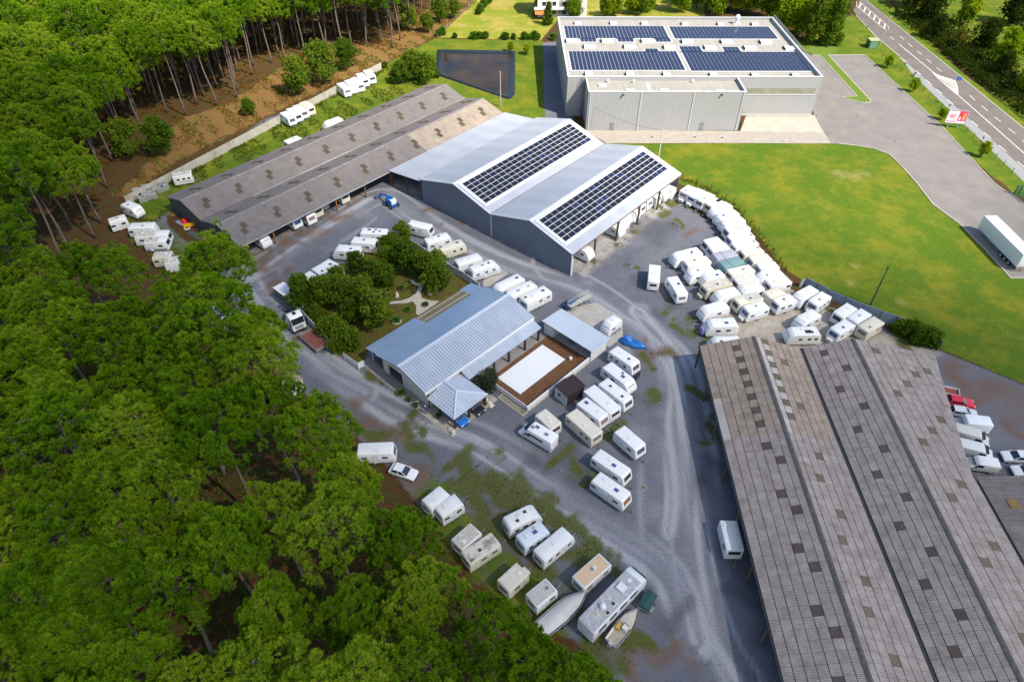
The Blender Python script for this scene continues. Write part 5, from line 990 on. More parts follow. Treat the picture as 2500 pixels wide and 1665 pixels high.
MB().tube([(-.5, 0, 1.0), (.5, 0, 1.0)], .32, 12).build('drum', M['dark_post'], bq); MB().tube([(.2, 0, 1.25), (.2, 0, 1.9)], .08, 8).build('chimney', M['dark_post'], bq)
for s in (-.4, .4):
    for y in (-.25, .25): MB().tube([(s, y*.7, .85), (s, y, 0)], .03, 5).build('leg', M['dark_post'], bq)
st = thing('parasol_base', 'small white domed parasol base on the pool deck', 'parasol base', (*hz(14.6, 23.9), .12)); MB().lathe([(.05, .0), (.28, .02), (.3, .4), (.24, .5), (.05, .52)], 12).build('seat', M['white_metal'], st)  # the white dome stands for a parasol base
# brown steel cabin beside the caravans
c0, c1, c2 = [Vector(q) for q in L['cabin']]; ca = math.atan2((c2-c1).y, (c2-c1).x); LL = (c2-c1).length; WW2 = (c1-c0).length
cb = thing('site_cabin', 'small cabin with brown ribbed steel roof and side and a pale end wall with window', 'cabin', (c1.x, c1.y, 0), ca)
brown = mat('cabin_steel', (.055, .032, .035), .5, noise=.2, nscale=.6, wave=(0, 2.2, .9, .35)); bx('side_wall', brown, cb, .06, LL-.06, .0, .1, .15, 2.35); bx('side_wall', brown, cb, .06, LL-.06, WW2-.1, WW2, .15, 2.35)
cw = mat('cabin_end', (.50, .53, .50), .6, noise=.1); bx('end_wall', cw, cb, 0, .08, 0.02, WW2-.02, .12, 2.4); bx('end_wall', cw, cb, LL-.08, LL, 0.02, WW2-.02, .12, 2.4)
q = ribbed_u('roof', brown, cb, -.12, 2.45, WW2+.1, 2.62, -.1, LL+.1, .42, .06)
q = bx('window', M['white_metal'], cb, -.04, 0, WW2*.45, WW2*.45+.75, 1.1, 1.95); bx('pane', MATS['dark_glass'], q, -.055, -.04, WW2*.45+.07, WW2*.45+.68, 1.17, 1.88)
for x in (.3, LL-.5):
    for y in (.2, WW2-.4): bx('footing', M['concrete'], cb, x, x+.25, y, y+.2, 0, .14)
# small white hut under the pines
ht = thing('white_hut', 'small white flat-roofed hut with mossy roof at the pine edge', 'hut', (-34.4, 71.6, 0), .93)
bx('wall', M['white_wall'], ht, 0, 2.6, 0, 2.4, 0, 2.3); bx('roof', mat('mossy_roof', (.36, .31, .24), .95, col2=(.22, .18, .12), nscale=1.2), ht, -.15, 2.75, -.15, 2.55, 2.3, 2.45); bx('door', mat('hut_door', (.4, .38, .33), .8), ht, 2.6, 2.64, .5, 1.4, 0, 2.0)
# white garden fence panels (west), low gate wall, east fence
gpan = mat('fence_panel', (.47, .50, .54), .6, noise=.12, nscale=1.0)
def panel_fence(name, label, pts, hgt, step, pm, fm, top=.08):
    t0 = thing(name, label, 'fence', (pts[0][0], pts[0][1], 0)); o = Vector(pts[0])
    for a, b in zip(pts[:-1], pts[1:]):
        a = Vector(a)-o; b = Vector(b)-o; d = b-a; n = max(1, round(d.length/step)); ang = math.atan2(d.y, d.x); s = d.length/n
        for k in range(n):
            q = a+d*((k+.5)/n); ubox('panel', pm, t0, (q.x, q.y, hgt/2+.05), (s-.12, .05, hgt-.1), (0, 0, ang)); p = a+d*(k/n); ubox('post', fm, t0, (p.x, p.y, hgt/2+.05), (.11, .11, hgt+.1), (0, 0, ang))
            ubox('rail', fm, t0, (q.x, q.y, hgt+.04), (s-.12, .07, .07), (0, 0, ang))
        ubox('post', fm, t0, (b.x, b.y, hgt/2+.05), (.11, .11, hgt+.1), (0, 0, ang))
    return t0
panel_fence('garden_fence', 'pale grey garden fence panels behind the flatbed trailer', L['garden_fence_w'], 1.7, 1.7, gpan, M['white_metal'])
panel_fence('garden_gate', 'low white gate panels beside the house entrance', L['garden_fence_w2'], 1.3, 1.5, M['white_metal'], M['white_metal'])
panel_fence('garden_fence', 'pale grey garden fence behind the caravans by the hall', L['garden_fence_e'], 1.7, 2.2, gpan, M['white_metal'])
# concrete panel wall on the forest side
a, b = [Vector(q) for q in L['wall']]; d = b-a; n = 46; cw_ = thing('concrete_panel_wall', 'long pale concrete panel wall between the pine forest and the caravans', 'wall', (a.x, a.y, 0), math.atan2(d.y, d.x))
cpm = mat('wall_panel', (.46, .44, .38), .95, col2=(.34, .32, .27), nscale=.5, coord='Position', streak=((.6, .6, .3), (.16, .15, .09), .5, .55))
for k in range(n):
    x = d.length*k/n; s = d.length/n; rr = random.Random(k)
    ubox('panel', cpm, cw_, (x+s/2, rr.uniform(-.02, .02), 1.0), (s-.13, .09, 2.0)); ubox('post', cpm, cw_, (x, 0, 1.03), (.14, .18, 2.06))
# corrugated fence by the field
cf = L['cfence']; o = Vector(cf[0]); fm2 = mat('corrugated_steel', (.33, .40, .47), .5, noise=.25, nscale=.8, wave=(2, 7, .8, .3)); cfr = thing('corrugated_fence', 'blue-grey corrugated steel fence with rusty posts along the field', 'fence', (o.x, o.y, 0))
for k, (a, b) in enumerate(zip(cf[:-1], cf[1:])):
    a = Vector(a)-o; b = Vector(b)-o; d = b-a; ang = math.atan2(d.y, d.x); q = (a+b)/2; dz = random.Random(k).uniform(-.08, .08) - (.5 if k == 0 else 0)
    ubox('steel_sheet', fm2, cfr, (q.x, q.y, 1.05+dz/2), (d.length-.02, .05, 2.1+dz), (0, 0, ang)); ubox('post', M['gutter'], cfr, (b.x+.06*math.sin(ang), b.y-.06*math.cos(ang), 1.08), (.1, .1, 2.16), (0, 0, ang))
# ------------------------------------------------------------------ caravans
CB = {'white': (.74, .75, .75), 'cream': (.66, .62, .50), 'beige': (.52, .47, .36), 'bluew': (.62, .69, .75)}
def shellmat(c): return mat('caravan_shell_'+c, CB[c], .38, noise=.07, nscale=1.1, spec=.5, streak=((2.2, 2.2, .35), tuple(q*.62 for q in CB[c]), .30, .56))
RM = {'grey': mat('roof_weathered', (.50, .49, .47), .7, col2=(.40, .39, .37), nscale=1.3), 'cream': mat('roof_cream', (.66, .61, .53), .6, col2=(.58, .53, .45), nscale=1.2), 'dirty': mat('roof_dirty', (.60, .58, .53), .8, col2=(.40, .36, .30), nscale=1.6, streak=((1.6, 1.6, 1), (.16, .11, .07), .8, .60)),
      'brownstain': mat('roof_leafstain', (.58, .55, .49), .8, streak=((.9, .9, 1), (.17, .10, .06), .95, .47)), 'stain': mat('roof_stain', (.60, .62, .62), .7, col2=(.50, .47, .40), nscale=1.2), 'blue': mat('roof_bluesheet', (.43, .56, .70), .5, col2=(.55, .66, .76), nscale=1.4), 'tan': mat('roof_tan', (.62, .46, .30), .7, col2=(.56, .41, .26), nscale=.8), 'white': mat('roof_white', (.72, .72, .71), .5, noise=.15)}
GLS = {'def': (.045, .038, .045), 'blue': (.05, .095, .24), 'brown': (.07, .035, .025), 'teal': (.04, .11, .13), 'red': (.18, .03, .03), 'pink': (.30, .19, .20), 'lilac': (.20, .15, .19), 'orange': (.33, .12, .04), 'purple': (.12, .09, .14)}
def glass(k): return mat('caravan_window_'+k, GLS[k], .12, spec=.7, noise=.25, nscale=2.0)
VC = {'blue': (.05, .085, .28), 'dark': (.03, .03, .04), 'grey': (.16, .16, .18), 'white': (.72, .72, .72), 'brown': (.12, .075, .05), 'teal': (.03, .33, .33), 'orange': (.5, .14, .03), 'beige': (.42, .36, .27), 'cream': (.66, .58, .42), 'lilac': (.33, .29, .46)}
tyre = mat('tyre', (.018, .018, .02), .9); rim = mat('rim', (.42, .43, .44), .4, metal=.4); steel = mat('drawbar_steel', (.20, .205, .21), .5, metal=.3); tail = mat('tail_light', (.5, .02, .015), .3); vframe = mat('vent_frame', (.60, .58, .54), .6); seam = mat('seam', (.20, .20, .21), .7)
STR = {'blue': (.07, .17, .42), 'red': (.28, .03, .04), 'grey': (.2, .22, .25), 'greyband': (.19, .23, .28)}; TRM = {'tan': (.52, .38, .22), 'orange': (.58, .30, .08)}
COV = {'grey': mat('cover_grey', (.37, .37, .45), .8, noise=.2, nscale=.9, bump=.5, bscale=2.5), 'teal': mat('cover_teal', (.17, .30, .31), .75, noise=.25, nscale=.8, bump=.6, bscale=2.2), 'plastic': mat('cover_plastic', (.70, .72, .74), .35, noise=.15, nscale=1.2, bump=.8, bscale=3)}
def wheel_mesh(r, wd): return cached(('wh', r, wd), lambda: smooth_angle(MB().tube([(0, -wd/2, 0), (0, wd/2, 0)], r, 16).mesh('tyre')))
def wheel(parent, x, y, r=.31, wd=.19):
    q = obj('wheel', wheel_mesh(r, wd), tyre, parent, (x, y, r)); obj('rim', wheel_mesh(round(r*.6, 3), wd+.03), rim, q); return q
PROF = {}
def cprof(style, L):
    a, b = -L/2, L/2
    if style == 'aero': return fillet([(a-.12, .42), (a-.18, 1.5), (a+.05, 2.55), (b-.1, 2.58), (b+.55, 1.75), (b+.78, .95), (b+.55, .42)], [.1, .5, .35, .5, .45, .25, .15]), ((b+.70, 1.16), (b+.24, 2.20))
    if style == 'touring': return fillet([(a-.10, .42), (a-.12, 1.4), (a, 2.5), (b, 2.55), (b+.38, 1.25), (b+.42, .75), (b+.2, .42)], [.08, .3, .18, .22, .3, .1, .1]), ((b+.37, 1.28), (b+.06, 2.36))
    return fillet([(a-.02, .40), (a-.02, 2.46), (b+.02, 2.50), (b+.16, 1.3), (b+.14, .40)], [.06, .13, .13, .1, .06]), ((b+.145, 1.30), (b+.05, 2.22))
def caravan(x, y, hd, Lc, style, label, group, kw, seed):
    rg = random.Random(seed); W = kw.get('W', 2.16); t0 = thing('caravan', label, 'caravan', (x, y, 0), hd, group)
    Lq = round(Lc, 1); cov = style == 'cover'; st = 'touring' if cov else style; prof, (fl, fu) = cprof(st, Lq); a, b = -Lq/2, Lq/2
    me = cached(('cv', st, Lq, W, cov), lambda: smooth_angle(fixnormals(loft_profile(prof, W+(.12 if cov else 0), .10 if st != 'boxy' else .06).mesh('body')), 38))
    bm = COV[kw['cover']] if cov else shellmat(kw.get('col', 'white'))
    key = ('cvm', st, Lq, W, cov, bm.name); me2 = cached(key, lambda: (lambda c: (c.materials.clear(), c.materials.append(bm), c)[2])(me.copy()))
    body = obj('body', me2, None, t0)
    mid = a+(b-a)*.47
    for s in (-1, 1):
        for dx in ((-.36, .36) if kw.get('twin') else (0,)): wheel(t0, mid+dx, s*(W/2-.16))
    tip = b+1.25+(.35 if st == 'aero' else .1)
    dbm = cached(('db', Lq, st), lambda: MB().tube([(b-.2, -.5, .45), (tip, 0, .47)], .045, 5).tube([(b-.2, .5, .45), (tip, 0, .47)], .045, 5).tube([(tip-.15, 0, .47), (tip+.2, 0, .52)], .07, 6).mesh('drawbar'))
    db = obj('drawbar', dbm, steel, t0); obj('jockey_wheel', cached('jw', lambda: MB().tube([(0, 0, .1), (0, 0, .85)], .03, 5).tube([(0, -.05, .1), (0, .05, .1)], .1, 8).mesh('jockey_wheel')), steel, db, (tip-.25, .14, 0))
    if cov: 
        obj('cover_strap', cached(('strap', Lq, W), lambda: MB().box(-.03, .03, -W/2-.075, W/2+.075, .5, 2.595).mesh('strap')), seam, t0, (.3*Lq/2, 0, 0)); return t0
    # windows
    dxw, dzw = fu[0]-fl[0], fu[1]-fl[1]; ln = math.hypot(dxw, dzw); pit = math.atan2(dxw, dzw); wl0 = ln*.62; ww = W*.66
    cxw, czw = fl[0]+dxw*.52, fl[1]+dzw*.52
    if seed % 9 != 4 or kw.get('fw'): 
        fwk = kw.get('fw', rg.choice(['def', 'def', 'purple', 'lilac', 'brown']))
        q = ubox('front_window', seam, t0, (cxw, 0, czw), (.05, ww+.07, wl0+.07), (0, pit, 0)); ubox('pane', glass(fwk), q, (.16, 0, 0), (.9, ww/(ww+.07), wl0/(wl0+.07)))
    q = ubox('rear_window', glass(kw.get('rearw', 'purple')), t0, (a-(.155 if st == 'aero' else .115 if st == 'touring' else .025), 0, 1.62), (.05, W*.58, .52))
    wk = kw.get('wc', rg.choice(['def', 'def', 'purple', 'brown'])); sw = kw.get('sidew') or rg.choice([[-.3, .28], [.3], [-.25, .05, .33], [.25, -.36]])
    for s in (-1, 1):
        for u in sw: ubox('side_window', glass(wk), t0, (mid*.1+u*Lq, s*(W/2-.004), 1.66), (.82 if len(sw) < 3 else .6, .045, .44))
    dp = kw.get('door', rg.choice([-.12, .14, .0])); s = -1
    dr = ubox('door', shellmat(kw.get('col', 'white')), t0, (dp*Lq, s*(W/2+.0), 1.38), (.66, .03, 1.72)); ubox('door_seam', seam, dr, (-.52, -.1, 0), (.045, 1.0, 1.0)); ubox('door_seam', seam, dr, (.52, -.1, 0), (.045, 1.0, 1.0)); ubox('handle', seam, dr, (.36, -.6, -.08), (.14, .8, .05))
    for s in (-1, 1): ubox('tail_light', tail, t0, (a-(.115 if st != 'boxy' else .03), s*W*.38, .72), (.06, .16, .18))
    vl = kw.get('vent'); 
    if vl is None: vl = [(rg.uniform(-.3, .3), rg.uniform(-.2, .2), rg.choice(['white', 'grey', 'dark', 'white']))]+([(rg.uniform(-.35, .35), rg.uniform(-.3, .3), 'white')] if rg.random() < .6 else [])
    zt = 2.52 if st != 'aero' else 2.565
    if kw.get('roof'): 
        bx('roof_skin', RM[kw['roof']], t0, a+.16, b-.14, -W/2+.14, W/2-.14, 2.35, zt+.012 if st != 'boxy' else 2.508); zt += .012
    for k, (u, v, cn) in enumerate(vl):
        sz = (.62, .5) if cn in ('blue', 'lilac') else (.42, .4); q = ubox('roof_hatch', vframe, t0, (u*Lq, v*W*.8, zt-.02), (sz[0]+.16, sz[1]+.16, .12)); ubox('hatch_dome', mat('hatch_'+cn, VC[cn], .15, spec=.7), q, (0, 0, .42), (sz[0]/(sz[0]+.16), sz[1]/(sz[1]+.16), .7))
    ubox('flue', vframe, t0, (rg.uniform(-.3, .3)*Lq, W*.36, zt), (.12, .12, .14))
    for u in (-.46, .44): ubox('roof_seam', cached('seamw', lambda: mat('seam_white', (.52, .52, .51), .6)), t0, (u*Lq, 0, zt-.012), (.035, W-.3, .03))
    if kw.get('solar') is not None: ubox('solar_panel', MATS['pv_glass'], t0, (kw['solar']*Lq, .2, zt+.03), (1.35, .75, .05))
    if kw.get('stripe'):
        sm = mat('stripe_'+kw['stripe'], STR[kw['stripe']], .4); bnd = kw['stripe'] == 'greyband'
        for s in (-1, 1): ubox('stripe', sm, t0, (.05, s*(W/2-.006), .72 if bnd else 1.02), (Lq*.97, .035, .52 if bnd else .11), (0, 0 if bnd or kw['stripe'] != 'red' else -.06, 0))
    if kw.get('trim'):
        tm = mat('trim_'+kw['trim'], TRM[kw['trim']], .5)
        for s in (-1, 1): ubox('edge_trim', tm, t0, (0, s*(W/2-.02), 2.3), (Lq, .06, .07))
    else:
        for s in (-1, 1): ubox('awning_rail', cached('rail', lambda: mat('awning_rail', (.50, .50, .50), .5)), t0, (0, s*(W/2-.012), 2.3), (Lq*.9, .04, .035))
    if kw.get('cbox'): ubox('gas_locker', shellmat(kw.get('col', 'white')), t0, (b+.55+(.3 if st == 'aero' else .1), 0, .78), (.5, 1.1, .5))
    if kw.get('bag'): 
        q = obj('drawbar_cover', cached('bag', lambda: smooth_angle(MB().lathe([(.35, .35), (.55, .6), (.5, 1.0), (.35, 1.5), (.1, 1.6)], 10).mesh('bag'))), mat('purple_bag', (.24, .20, .42), .8, bump=.6, bscale=3), t0, (b+1.0, 0, 0), (0, 0, 0), (.7, 1.5, 1))
    if kw.get('rack'):
        mb = MB()
        for i in range(4): mb.tube([(b+.55+.12*i, -.6, .8), (b+.55+.12*i, .6, .8), (b+.55+.12*i, .6, 1.5), (b+.55+.12*i, -.6, 1.5)], .03, 4)
        mb.build('bicycle_rack', steel, t0)
    return t0
for i, (x, y, hd, Lc, style, label, group, kw) in enumerate(CARAVANS): caravan(x, y, hd, max(3.2, min(Lc, 6.2)), style, label, group, kw, i)

# ------------------------------------------------------------------ vehicles
CG = MATS['dark_glass']
def paintm(n, c, r=.3): return mat('paint_'+n, c, r, noise=.05, nscale=.8, spec=.6)
WHT = paintm('white', (.75, .76, .78)); lamp = mat('head_lamp', (.7, .72, .74), .15); black = mat('black_trim', (.015, .015, .017), .5)
def frustum(b, t, z0, z1): return MB().add([(b[0], b[2], z0), (b[1], b[2], z0), (b[1], b[3], z0), (b[0], b[3], z0), (t[0], t[2], z1), (t[1], t[2], z1), (t[1], t[3], z1), (t[0], t[3], z1)], [(0, 3, 2, 1), (4, 5, 6, 7), (0, 1, 5, 4), (1, 2, 6, 5), (2, 3, 7, 6), (3, 0, 4, 7)])
def carthing(name, label, pose, m, Lc=4.2, W=1.74, H=1.45, cat='car', boxy=False, group=None):
    x, y, hd = pose[:3]; t0 = thing(name, label, cat, (x, y, 0), hd, group); a, b = -Lc/2, Lc/2; bl = .9 if not boxy else .95
    pr = fillet([(a, .32), (a-.02, bl-.08), (a+.12, bl), (b-1.1, bl), (b-.1, bl-.16), (b+.02, .55), (b-.04, .3)], [.05, .1, .08, .2, .14, .08, .05], 3)
    smooth_angle(fixnormals(loft_profile(pr, W, .12).build('body', m, t0).data), 35)
    gb = (a+.28, b-1.15, -W/2+.07, W/2-.07); gt = (a+.75, b-1.95, -W/2+.24, W/2-.24); g = frustum(gb, gt, bl-.02, H-.05).build('window_glass', CG, t0)
    rt = (gt[0]-.05, gt[1]+.05, gt[2]-.04, gt[3]+.04); MB().box(rt[0], rt[1], rt[2], rt[3], H-.06, H).build('roof', m, t0)
    for s in (-1, 1):
        for u in (.0, .5, 1.0): 
            p0 = Vector((gb[0]+(gb[1]-gb[0])*u, s*(W/2-.075), bl-.02)); p1 = Vector((gt[0]+(gt[1]-gt[0])*u, s*(W/2-.245), H-.05)); MB().tube([p0, p1], .045, 4).build('pillar', m, t0)
        for xw in (a+.78, b-.82): wheel(t0, xw, s*(W/2-.1), .31, .2)
        ubox('headlight', lamp, t0, (b-.06, s*W*.36, .62), (.14, .34, .13)); ubox('tail_light', tail, t0, (a+.0, s*W*.38, .72), (.1, .26, .14)); ubox('mirror', m, t0, (b-1.35, s*(W/2+.06), bl+.06), (.12, .16, .1))
    ubox('bumper', black, t0, (b-.0, 0, .4), (.1, W*.8, .16)); return t0
def van(name, label, pose, m, Lc=4.9, W=1.95, H=2.05, cat='van', group=None, long_nose=False):
    x, y, hd = pose[:3]; t0 = thing(name, label, cat, (x, y, 0), hd, group); a, b = -Lc/2, Lc/2; ws = ((b-.95, 1.18), (b-1.65, H-.12))
    pr = fillet([(a, .38), (a+.02, H-.02), (ws[1][0], H), (ws[0][0], 1.2), (b-.1, .98), (b+.03, .5), (b-.03, .34)], [.05, .16, .2, .12, .14, .08, .04], 3)
    smooth_angle(fixnormals(loft_profile(pr, W, .12).build('body', m, t0).data), 35)
    dx, dz = ws[0][0]-ws[1][0], ws[0][1]-ws[1][1]; ln = math.hypot(dx, dz); ubox('windscreen', CG, t0, ((ws[0][0]+ws[1][0])/2+.03, 0, (ws[0][1]+ws[1][1])/2+.02), (.06, W*.84, ln*.84), (0, -math.atan2(dx, -dz) if False else -math.atan2(-dx, -dz)+0, 0))
    for s in (-1, 1):
        ubox('side_window', CG, t0, (b-1.75, s*(W/2-.004), 1.45), (.85, .04, .5))
        for xw in (a+.9, b-.85): wheel(t0, xw, s*(W/2-.13), .34, .22)
        ubox('headlight', lamp, t0, (b-.08, s*W*.38, .78), (.16, .26, .22)); ubox('tail_light', tail, t0, (a-.0, s*W*.44, 1.0), (.06, .12, .5)); ubox('mirror', black, t0, (b-1.2, s*(W/2+.12), 1.3), (.12, .2, .25))
    ubox('bumper', black, t0, (b+.0, 0, .46), (.12, W*.86, .22)); return t0
v = VEH
cvn = van('campervan', 'white campervan with black side graphic and three roof hatches', v['campervan'], WHT, 5.9, 2.05, 2.6, 'campervan')
for s in (-1, 1): ubox('side_graphic', black, cvn, (-.2, s*1.024, 1.75), (2.6, .03, .42))
for u, w_, c in ((.9, .2, 'grey'), (.3, -.2, 'blue'), (-1.5, .1, 'grey')): q = ubox('roof_hatch', vframe, cvn, (u, w_, 2.62), (.8, .62, .1)); ubox('hatch_dome', mat('hatch_'+c, VC[c], .15), q, (0, 0, .4), (.7, .7, .8))
carthing('sports_coupe', 'bright red coupe parked along the grey shed wall', v['red'], paintm('red', (.62, .012, .03)), 4.2, 1.75, 1.3)
carthing('saloon_car', 'old pale grey-white saloon between the red coupe and a white van', v['sedan'], paintm('greywhite', (.56, .60, .64)), 4.3, 1.7, 1.4, boxy=True)
van('van', 'smooth white van with its windscreen towards the grey shed', v['van1'], WHT, 5.2, 1.95, 2.3)
van('van', 'weathered grey-white van with cab pointing away from the shed', v['van2'], paintm('oldwhite', (.55, .55, .52), .6), 5.0, 1.9, 2.1)
van('van', 'white panel van with grey-streaked roof beside the weathered one', v['van3'], paintm('oldwhite2', (.64, .66, .66), .55), 5.0, 1.9, 2.0)
van('van', 'small white van with blue-tinted windscreen at the corner of the low shed', v['van4'], WHT, 4.4, 1.8, 1.85)
carthing('hatchback', 'white hatchback standing alone on the far gravel yard', v['carA'], WHT, 4.1); carthing('hatchback', 'white car partly behind the low ribbed shed roof', v['carB'], WHT, 4.1)
carthing('hatchback', 'white hatchback with dark windscreen under the pine edge beside the drive', [v['pinecar'][0]-1.2, v['pinecar'][1], -.35], WHT, 4.0)
carthing('hatchback', 'pale silver car under the tall pine near the caravans', v['pinecar2'], paintm('silver', (.55, .59, .64)), 4.1); van('van', 'white van with sloping windscreen under pine boughs', v['pinevan'], WHT, 4.6, 1.85, 1.9); carthing('hatchback', 'white car almost hidden by the large pine crown', v['pinecar3'], WHT, 4.0)
px, py = hz(10.6, 2.0); carthing('hatchback', 'bright blue car under the hipped carport roof', (px, py, HA), paintm('blue', (.02, .16, .55)), 4.0); px, py = hz(10.6, 5.3); carthing('hatchback', 'black car under the carport beside the blue one', (px, py, HA), paintm('black', (.02, .018, .022)), 4.2)
carthing('hatchback', 'dark blue car beside the metal access stand', v['bluecar'], paintm('darkblue', (.012, .06, .20)), 3.9)
ort = thing('car_trailer', 'open white and rust-red box trailer beside the red coupe', 'trailer', (*v['opentrailer'][:2], 0), v['opentrailer'][2])
bx('bed', mat('rust_bed', (.30, .09, .06), .8, noise=.4), ort, -1.4, 1.4, -.75, .75, .55, .65)
for a in ((-1.45, 1.45, -.8, -.75), (-1.45, 1.45, .75, .8), (-1.45, -1.4, -.75, .75), (1.4, 1.45, -.75, .75)): bx('side_board', WHT, ort, *a, .5, 1.0)
for s in (-.85, .85): wheel(ort, 0, s, .3, .18)
MB().tube([(1.4, 0, .5), (2.5, 0, .48)], .05, 5).build('drawbar', steel, ort)
# semi-trailer
(tx, ty), th = TRAILER; stl = thing('semi_trailer', 'long white box semi-trailer parked on the asphalt yard', 'trailer', (tx, ty, 0), th)
smooth_angle(fixnormals(loft_profile(fillet([(-13.5, 1.15), (-13.5, 4.0), (0, 4.0), (0, 1.15)], [.02, .04, .04, .02], 2), 2.6, .03).build('box_body', mat('trailer_white', (.70, .72, .73), .45, noise=.06, nscale=.3), stl).data), 30)
bx('chassis', black, stl, -13.3, -.6, -.5, .5, .85, 1.15)
for k in range(3):
    for s in (-1.05, 1.05): wheel(stl, -8.6-k*1.32, s, .5, .34)
for s in (-1.2, 1.2):
    for z in (.6, .85): bx('side_guard', MATS['galvanised'], stl, -7.6, -3.6, s-.03, s+.03, z, z+.09)
    bx('landing_leg', steel, stl, -2.7, -2.5, s*.6-.08, s*.6+.08, 0, .9); bx('tail_light', mat('orange_lamp', (.8, .25, .03), .3), stl, -13.58, -13.5, s-.45 if s > 0 else s, s if s > 0 else s+.45, .9, 1.02)
bx('rear_bumper', MATS['galvanised'], stl, -13.58, -13.48, -1.2, 1.2, .62, .74)
# tractor truck
tk = thing('tractor_truck', 'white lorry tractor unit with black windscreen at the garden corner', 'truck', (*v['truck'][:2], 0), v['truck'][2])
cabp = fillet([(.6, .55), (.6, 3.3), (1.2, 3.6), (2.4, 3.15), (2.75, 2.0), (2.8, .5)], [.05, .2, .3, .2, .15, .08], 3); smooth_angle(fixnormals(loft_profile(cabp, 2.4, .12).build('cab', WHT, tk).data), 35)
dx, dz = 2.74-2.42, 2.0-3.0; ubox('windscreen', CG, tk, (2.61, 0, 2.48), (.08, 2.15, .95), (0, -.33, 0)); ubox('sun_visor', black, tk, (2.62, 0, 3.05), (.3, 2.2, .14)); ubox('grille', mat('grille', (.42, .43, .45), .5, wave=(2, 8, .5, .5)), tk, (2.79, 0, 1.35), (.06, 1.5, .7)); ubox('bumper', black, tk, (2.82, 0, .62), (.12, 2.3, .3)); ubox('roof_hatch', black, tk, (1.5, 0, 3.5), (.6, .6, .08), (0, .3, 0))
for s in (-1, 1):
    ubox('side_window', CG, tk, (1.9, s*1.2, 2.3), (.9, .05, .7)); ubox('mirror', black, tk, (2.7, s*1.4, 2.3), (.12, .25, .6)); ubox('headlight', lamp, tk, (2.8, s*.95, .9), (.08, .35, .25)); ubox('side_skirt', WHT, tk, (.0, s*1.1, .8), (1.8, .1, .6)); ubox('air_deflector', WHT, tk, (.45, s*1.12, 2.2), (.5, .05, 2.2))
    for xw in (1.75, -1.9): wheel(tk, xw, s*.95, .5, .36)
ubox('chassis', black, tk, (-1.0, 0, .85), (4.2, .9, .25)); MB().tube([(-1.7, 0, .97), (-1.7, 0, 1.12)], .5, 14).build('fifth_wheel', steel, tk)
fb = thing('flatbed_trailer', 'flatbed trailer with rust-red bed beside the garden fence', 'trailer', (*v['bed'][:2], 0), v['bed'][2])
bx('bed', mat('red_bed', (.24, .085, .065), .85, col2=(.16, .055, .045), nscale=1.2), fb, -2.5, 2.5, -1.15, 1.15, .7, .8)
gm_ = mat('grey_board', (.30, .28, .26), .7, noise=.25)
for a in ((-2.58, 2.58, -1.22, -1.15), (-2.58, 2.58, 1.15, 1.22), (-2.58, -2.5, -1.15, 1.15), (2.5, 2.58, -1.15, 1.15)): bx('side_board', gm_, fb, *a, .6, 1.12)
for s in (-.9, .9):
    for xw in (-.5, .5): wheel(fb, xw, s, .3, .2)
MB().tube([(2.5, -.5, .6), (3.7, 0, .55)], .05, 5).tube([(2.5, .5, .6), (3.7, 0, .55)], .05, 5).build('drawbar', steel, fb)
hb = thing('box_trailer', 'box trailer with dark teal sides and white roof beside the garden trees', 'trailer', (*v['box'][:2], 0), v['box'][2])
tealm = mat('teal_side', (.02, .085, .105), .4, noise=.2, nscale=.5); bx('body', tealm, hb, -3, 2.6, -1.1, 1.1, .5, 2.75); bx('roof', WHT, hb, -3.05, 2.65, -1.15, 1.15, 2.75, 2.86); bx('skirt', WHT, hb, -3.03, 2.63, -1.13, 1.13, .42, .5); ubox('roof_hatch', vframe, hb, (1.6, 0, 2.9), (.9, .8, .12)); ubox('window', MATS['pv_glass_blue'], hb, (-1, -1.11, 1.9), (1.2, .04, .6))
for s in (-1, 1): wheel(hb, -.2, s*.95, .36, .22)
MB().tube([(2.6, -.5, .5), (3.8, 0, .5)], .05, 5).tube([(2.6, .5, .5), (3.8, 0, .5)], .05, 5).build('drawbar', steel, hb)
# old bus
bsx, bsy, bh, bL = v['bus']; bus = thing('converted_bus', 'long converted bus with speckled grey roof, white front cap and satellite dome', 'bus', (bsx, bsy, 0), bh); bL += 1.2
smooth_angle(fixnormals(loft_profile(fillet([(-bL/2, .5), (-bL/2, 3.05), (bL/2-.6, 3.1), (bL/2, 2.5), (bL/2+.15, 1.2), (bL/2+.05, .45)], [.1, .2, .4, .4, .2, .1], 4), 2.5, .14).build('body', mat('bus_white', (.70, .72, .74), .4, noise=.1), bus).data), 38)
bx('roof_skin', mat('bus_roof', (.27, .28, .31), .85, col2=(.50, .50, .52), nscale=2.6), bus, -bL/2+.1, bL/2-1.2, -1.15, 1.15, 3.0, 3.125)
bx('roof_unit', M['white_metal'], bus, 1.0, 2.0, -.45, .55, 3.125, 3.45); MB().lathe([(.38, 0), (.4, .25), (.3, .5), (.05, .6)], 12, (-1.9, .1, 3.125)).build('satellite_dome', M['white_metal'], bus)
for x, y, c in ((-.7, -.5, 'dark'), (-2.0, -.75, 'dark'), (-3.1, .1, 'beige'), (2.9, 0, 'white'), (-.6, .5, 'beige')): q = ubox('roof_hatch', vframe, bus, (x, y, 3.15), (.6, .55, .1)); ubox('hatch_dome', mat('hatch_'+c, VC[c], .2), q, (0, 0, .4), (.7, .7, .8))
for s in (-1, 1):
    for k in range(4): ubox('side_window', CG, bus, (-bL/2+1.6+k*1.9, s*1.25, 2.1), (1.3, .04, .7))
    for xw in (-2.6, 2.7): wheel(bus, xw, s*1.08, .46, .3)
    ubox('side_stripe', tail, bus, (-bL/2+.8, s*1.252, 1.3), (1.5, .03, .18))
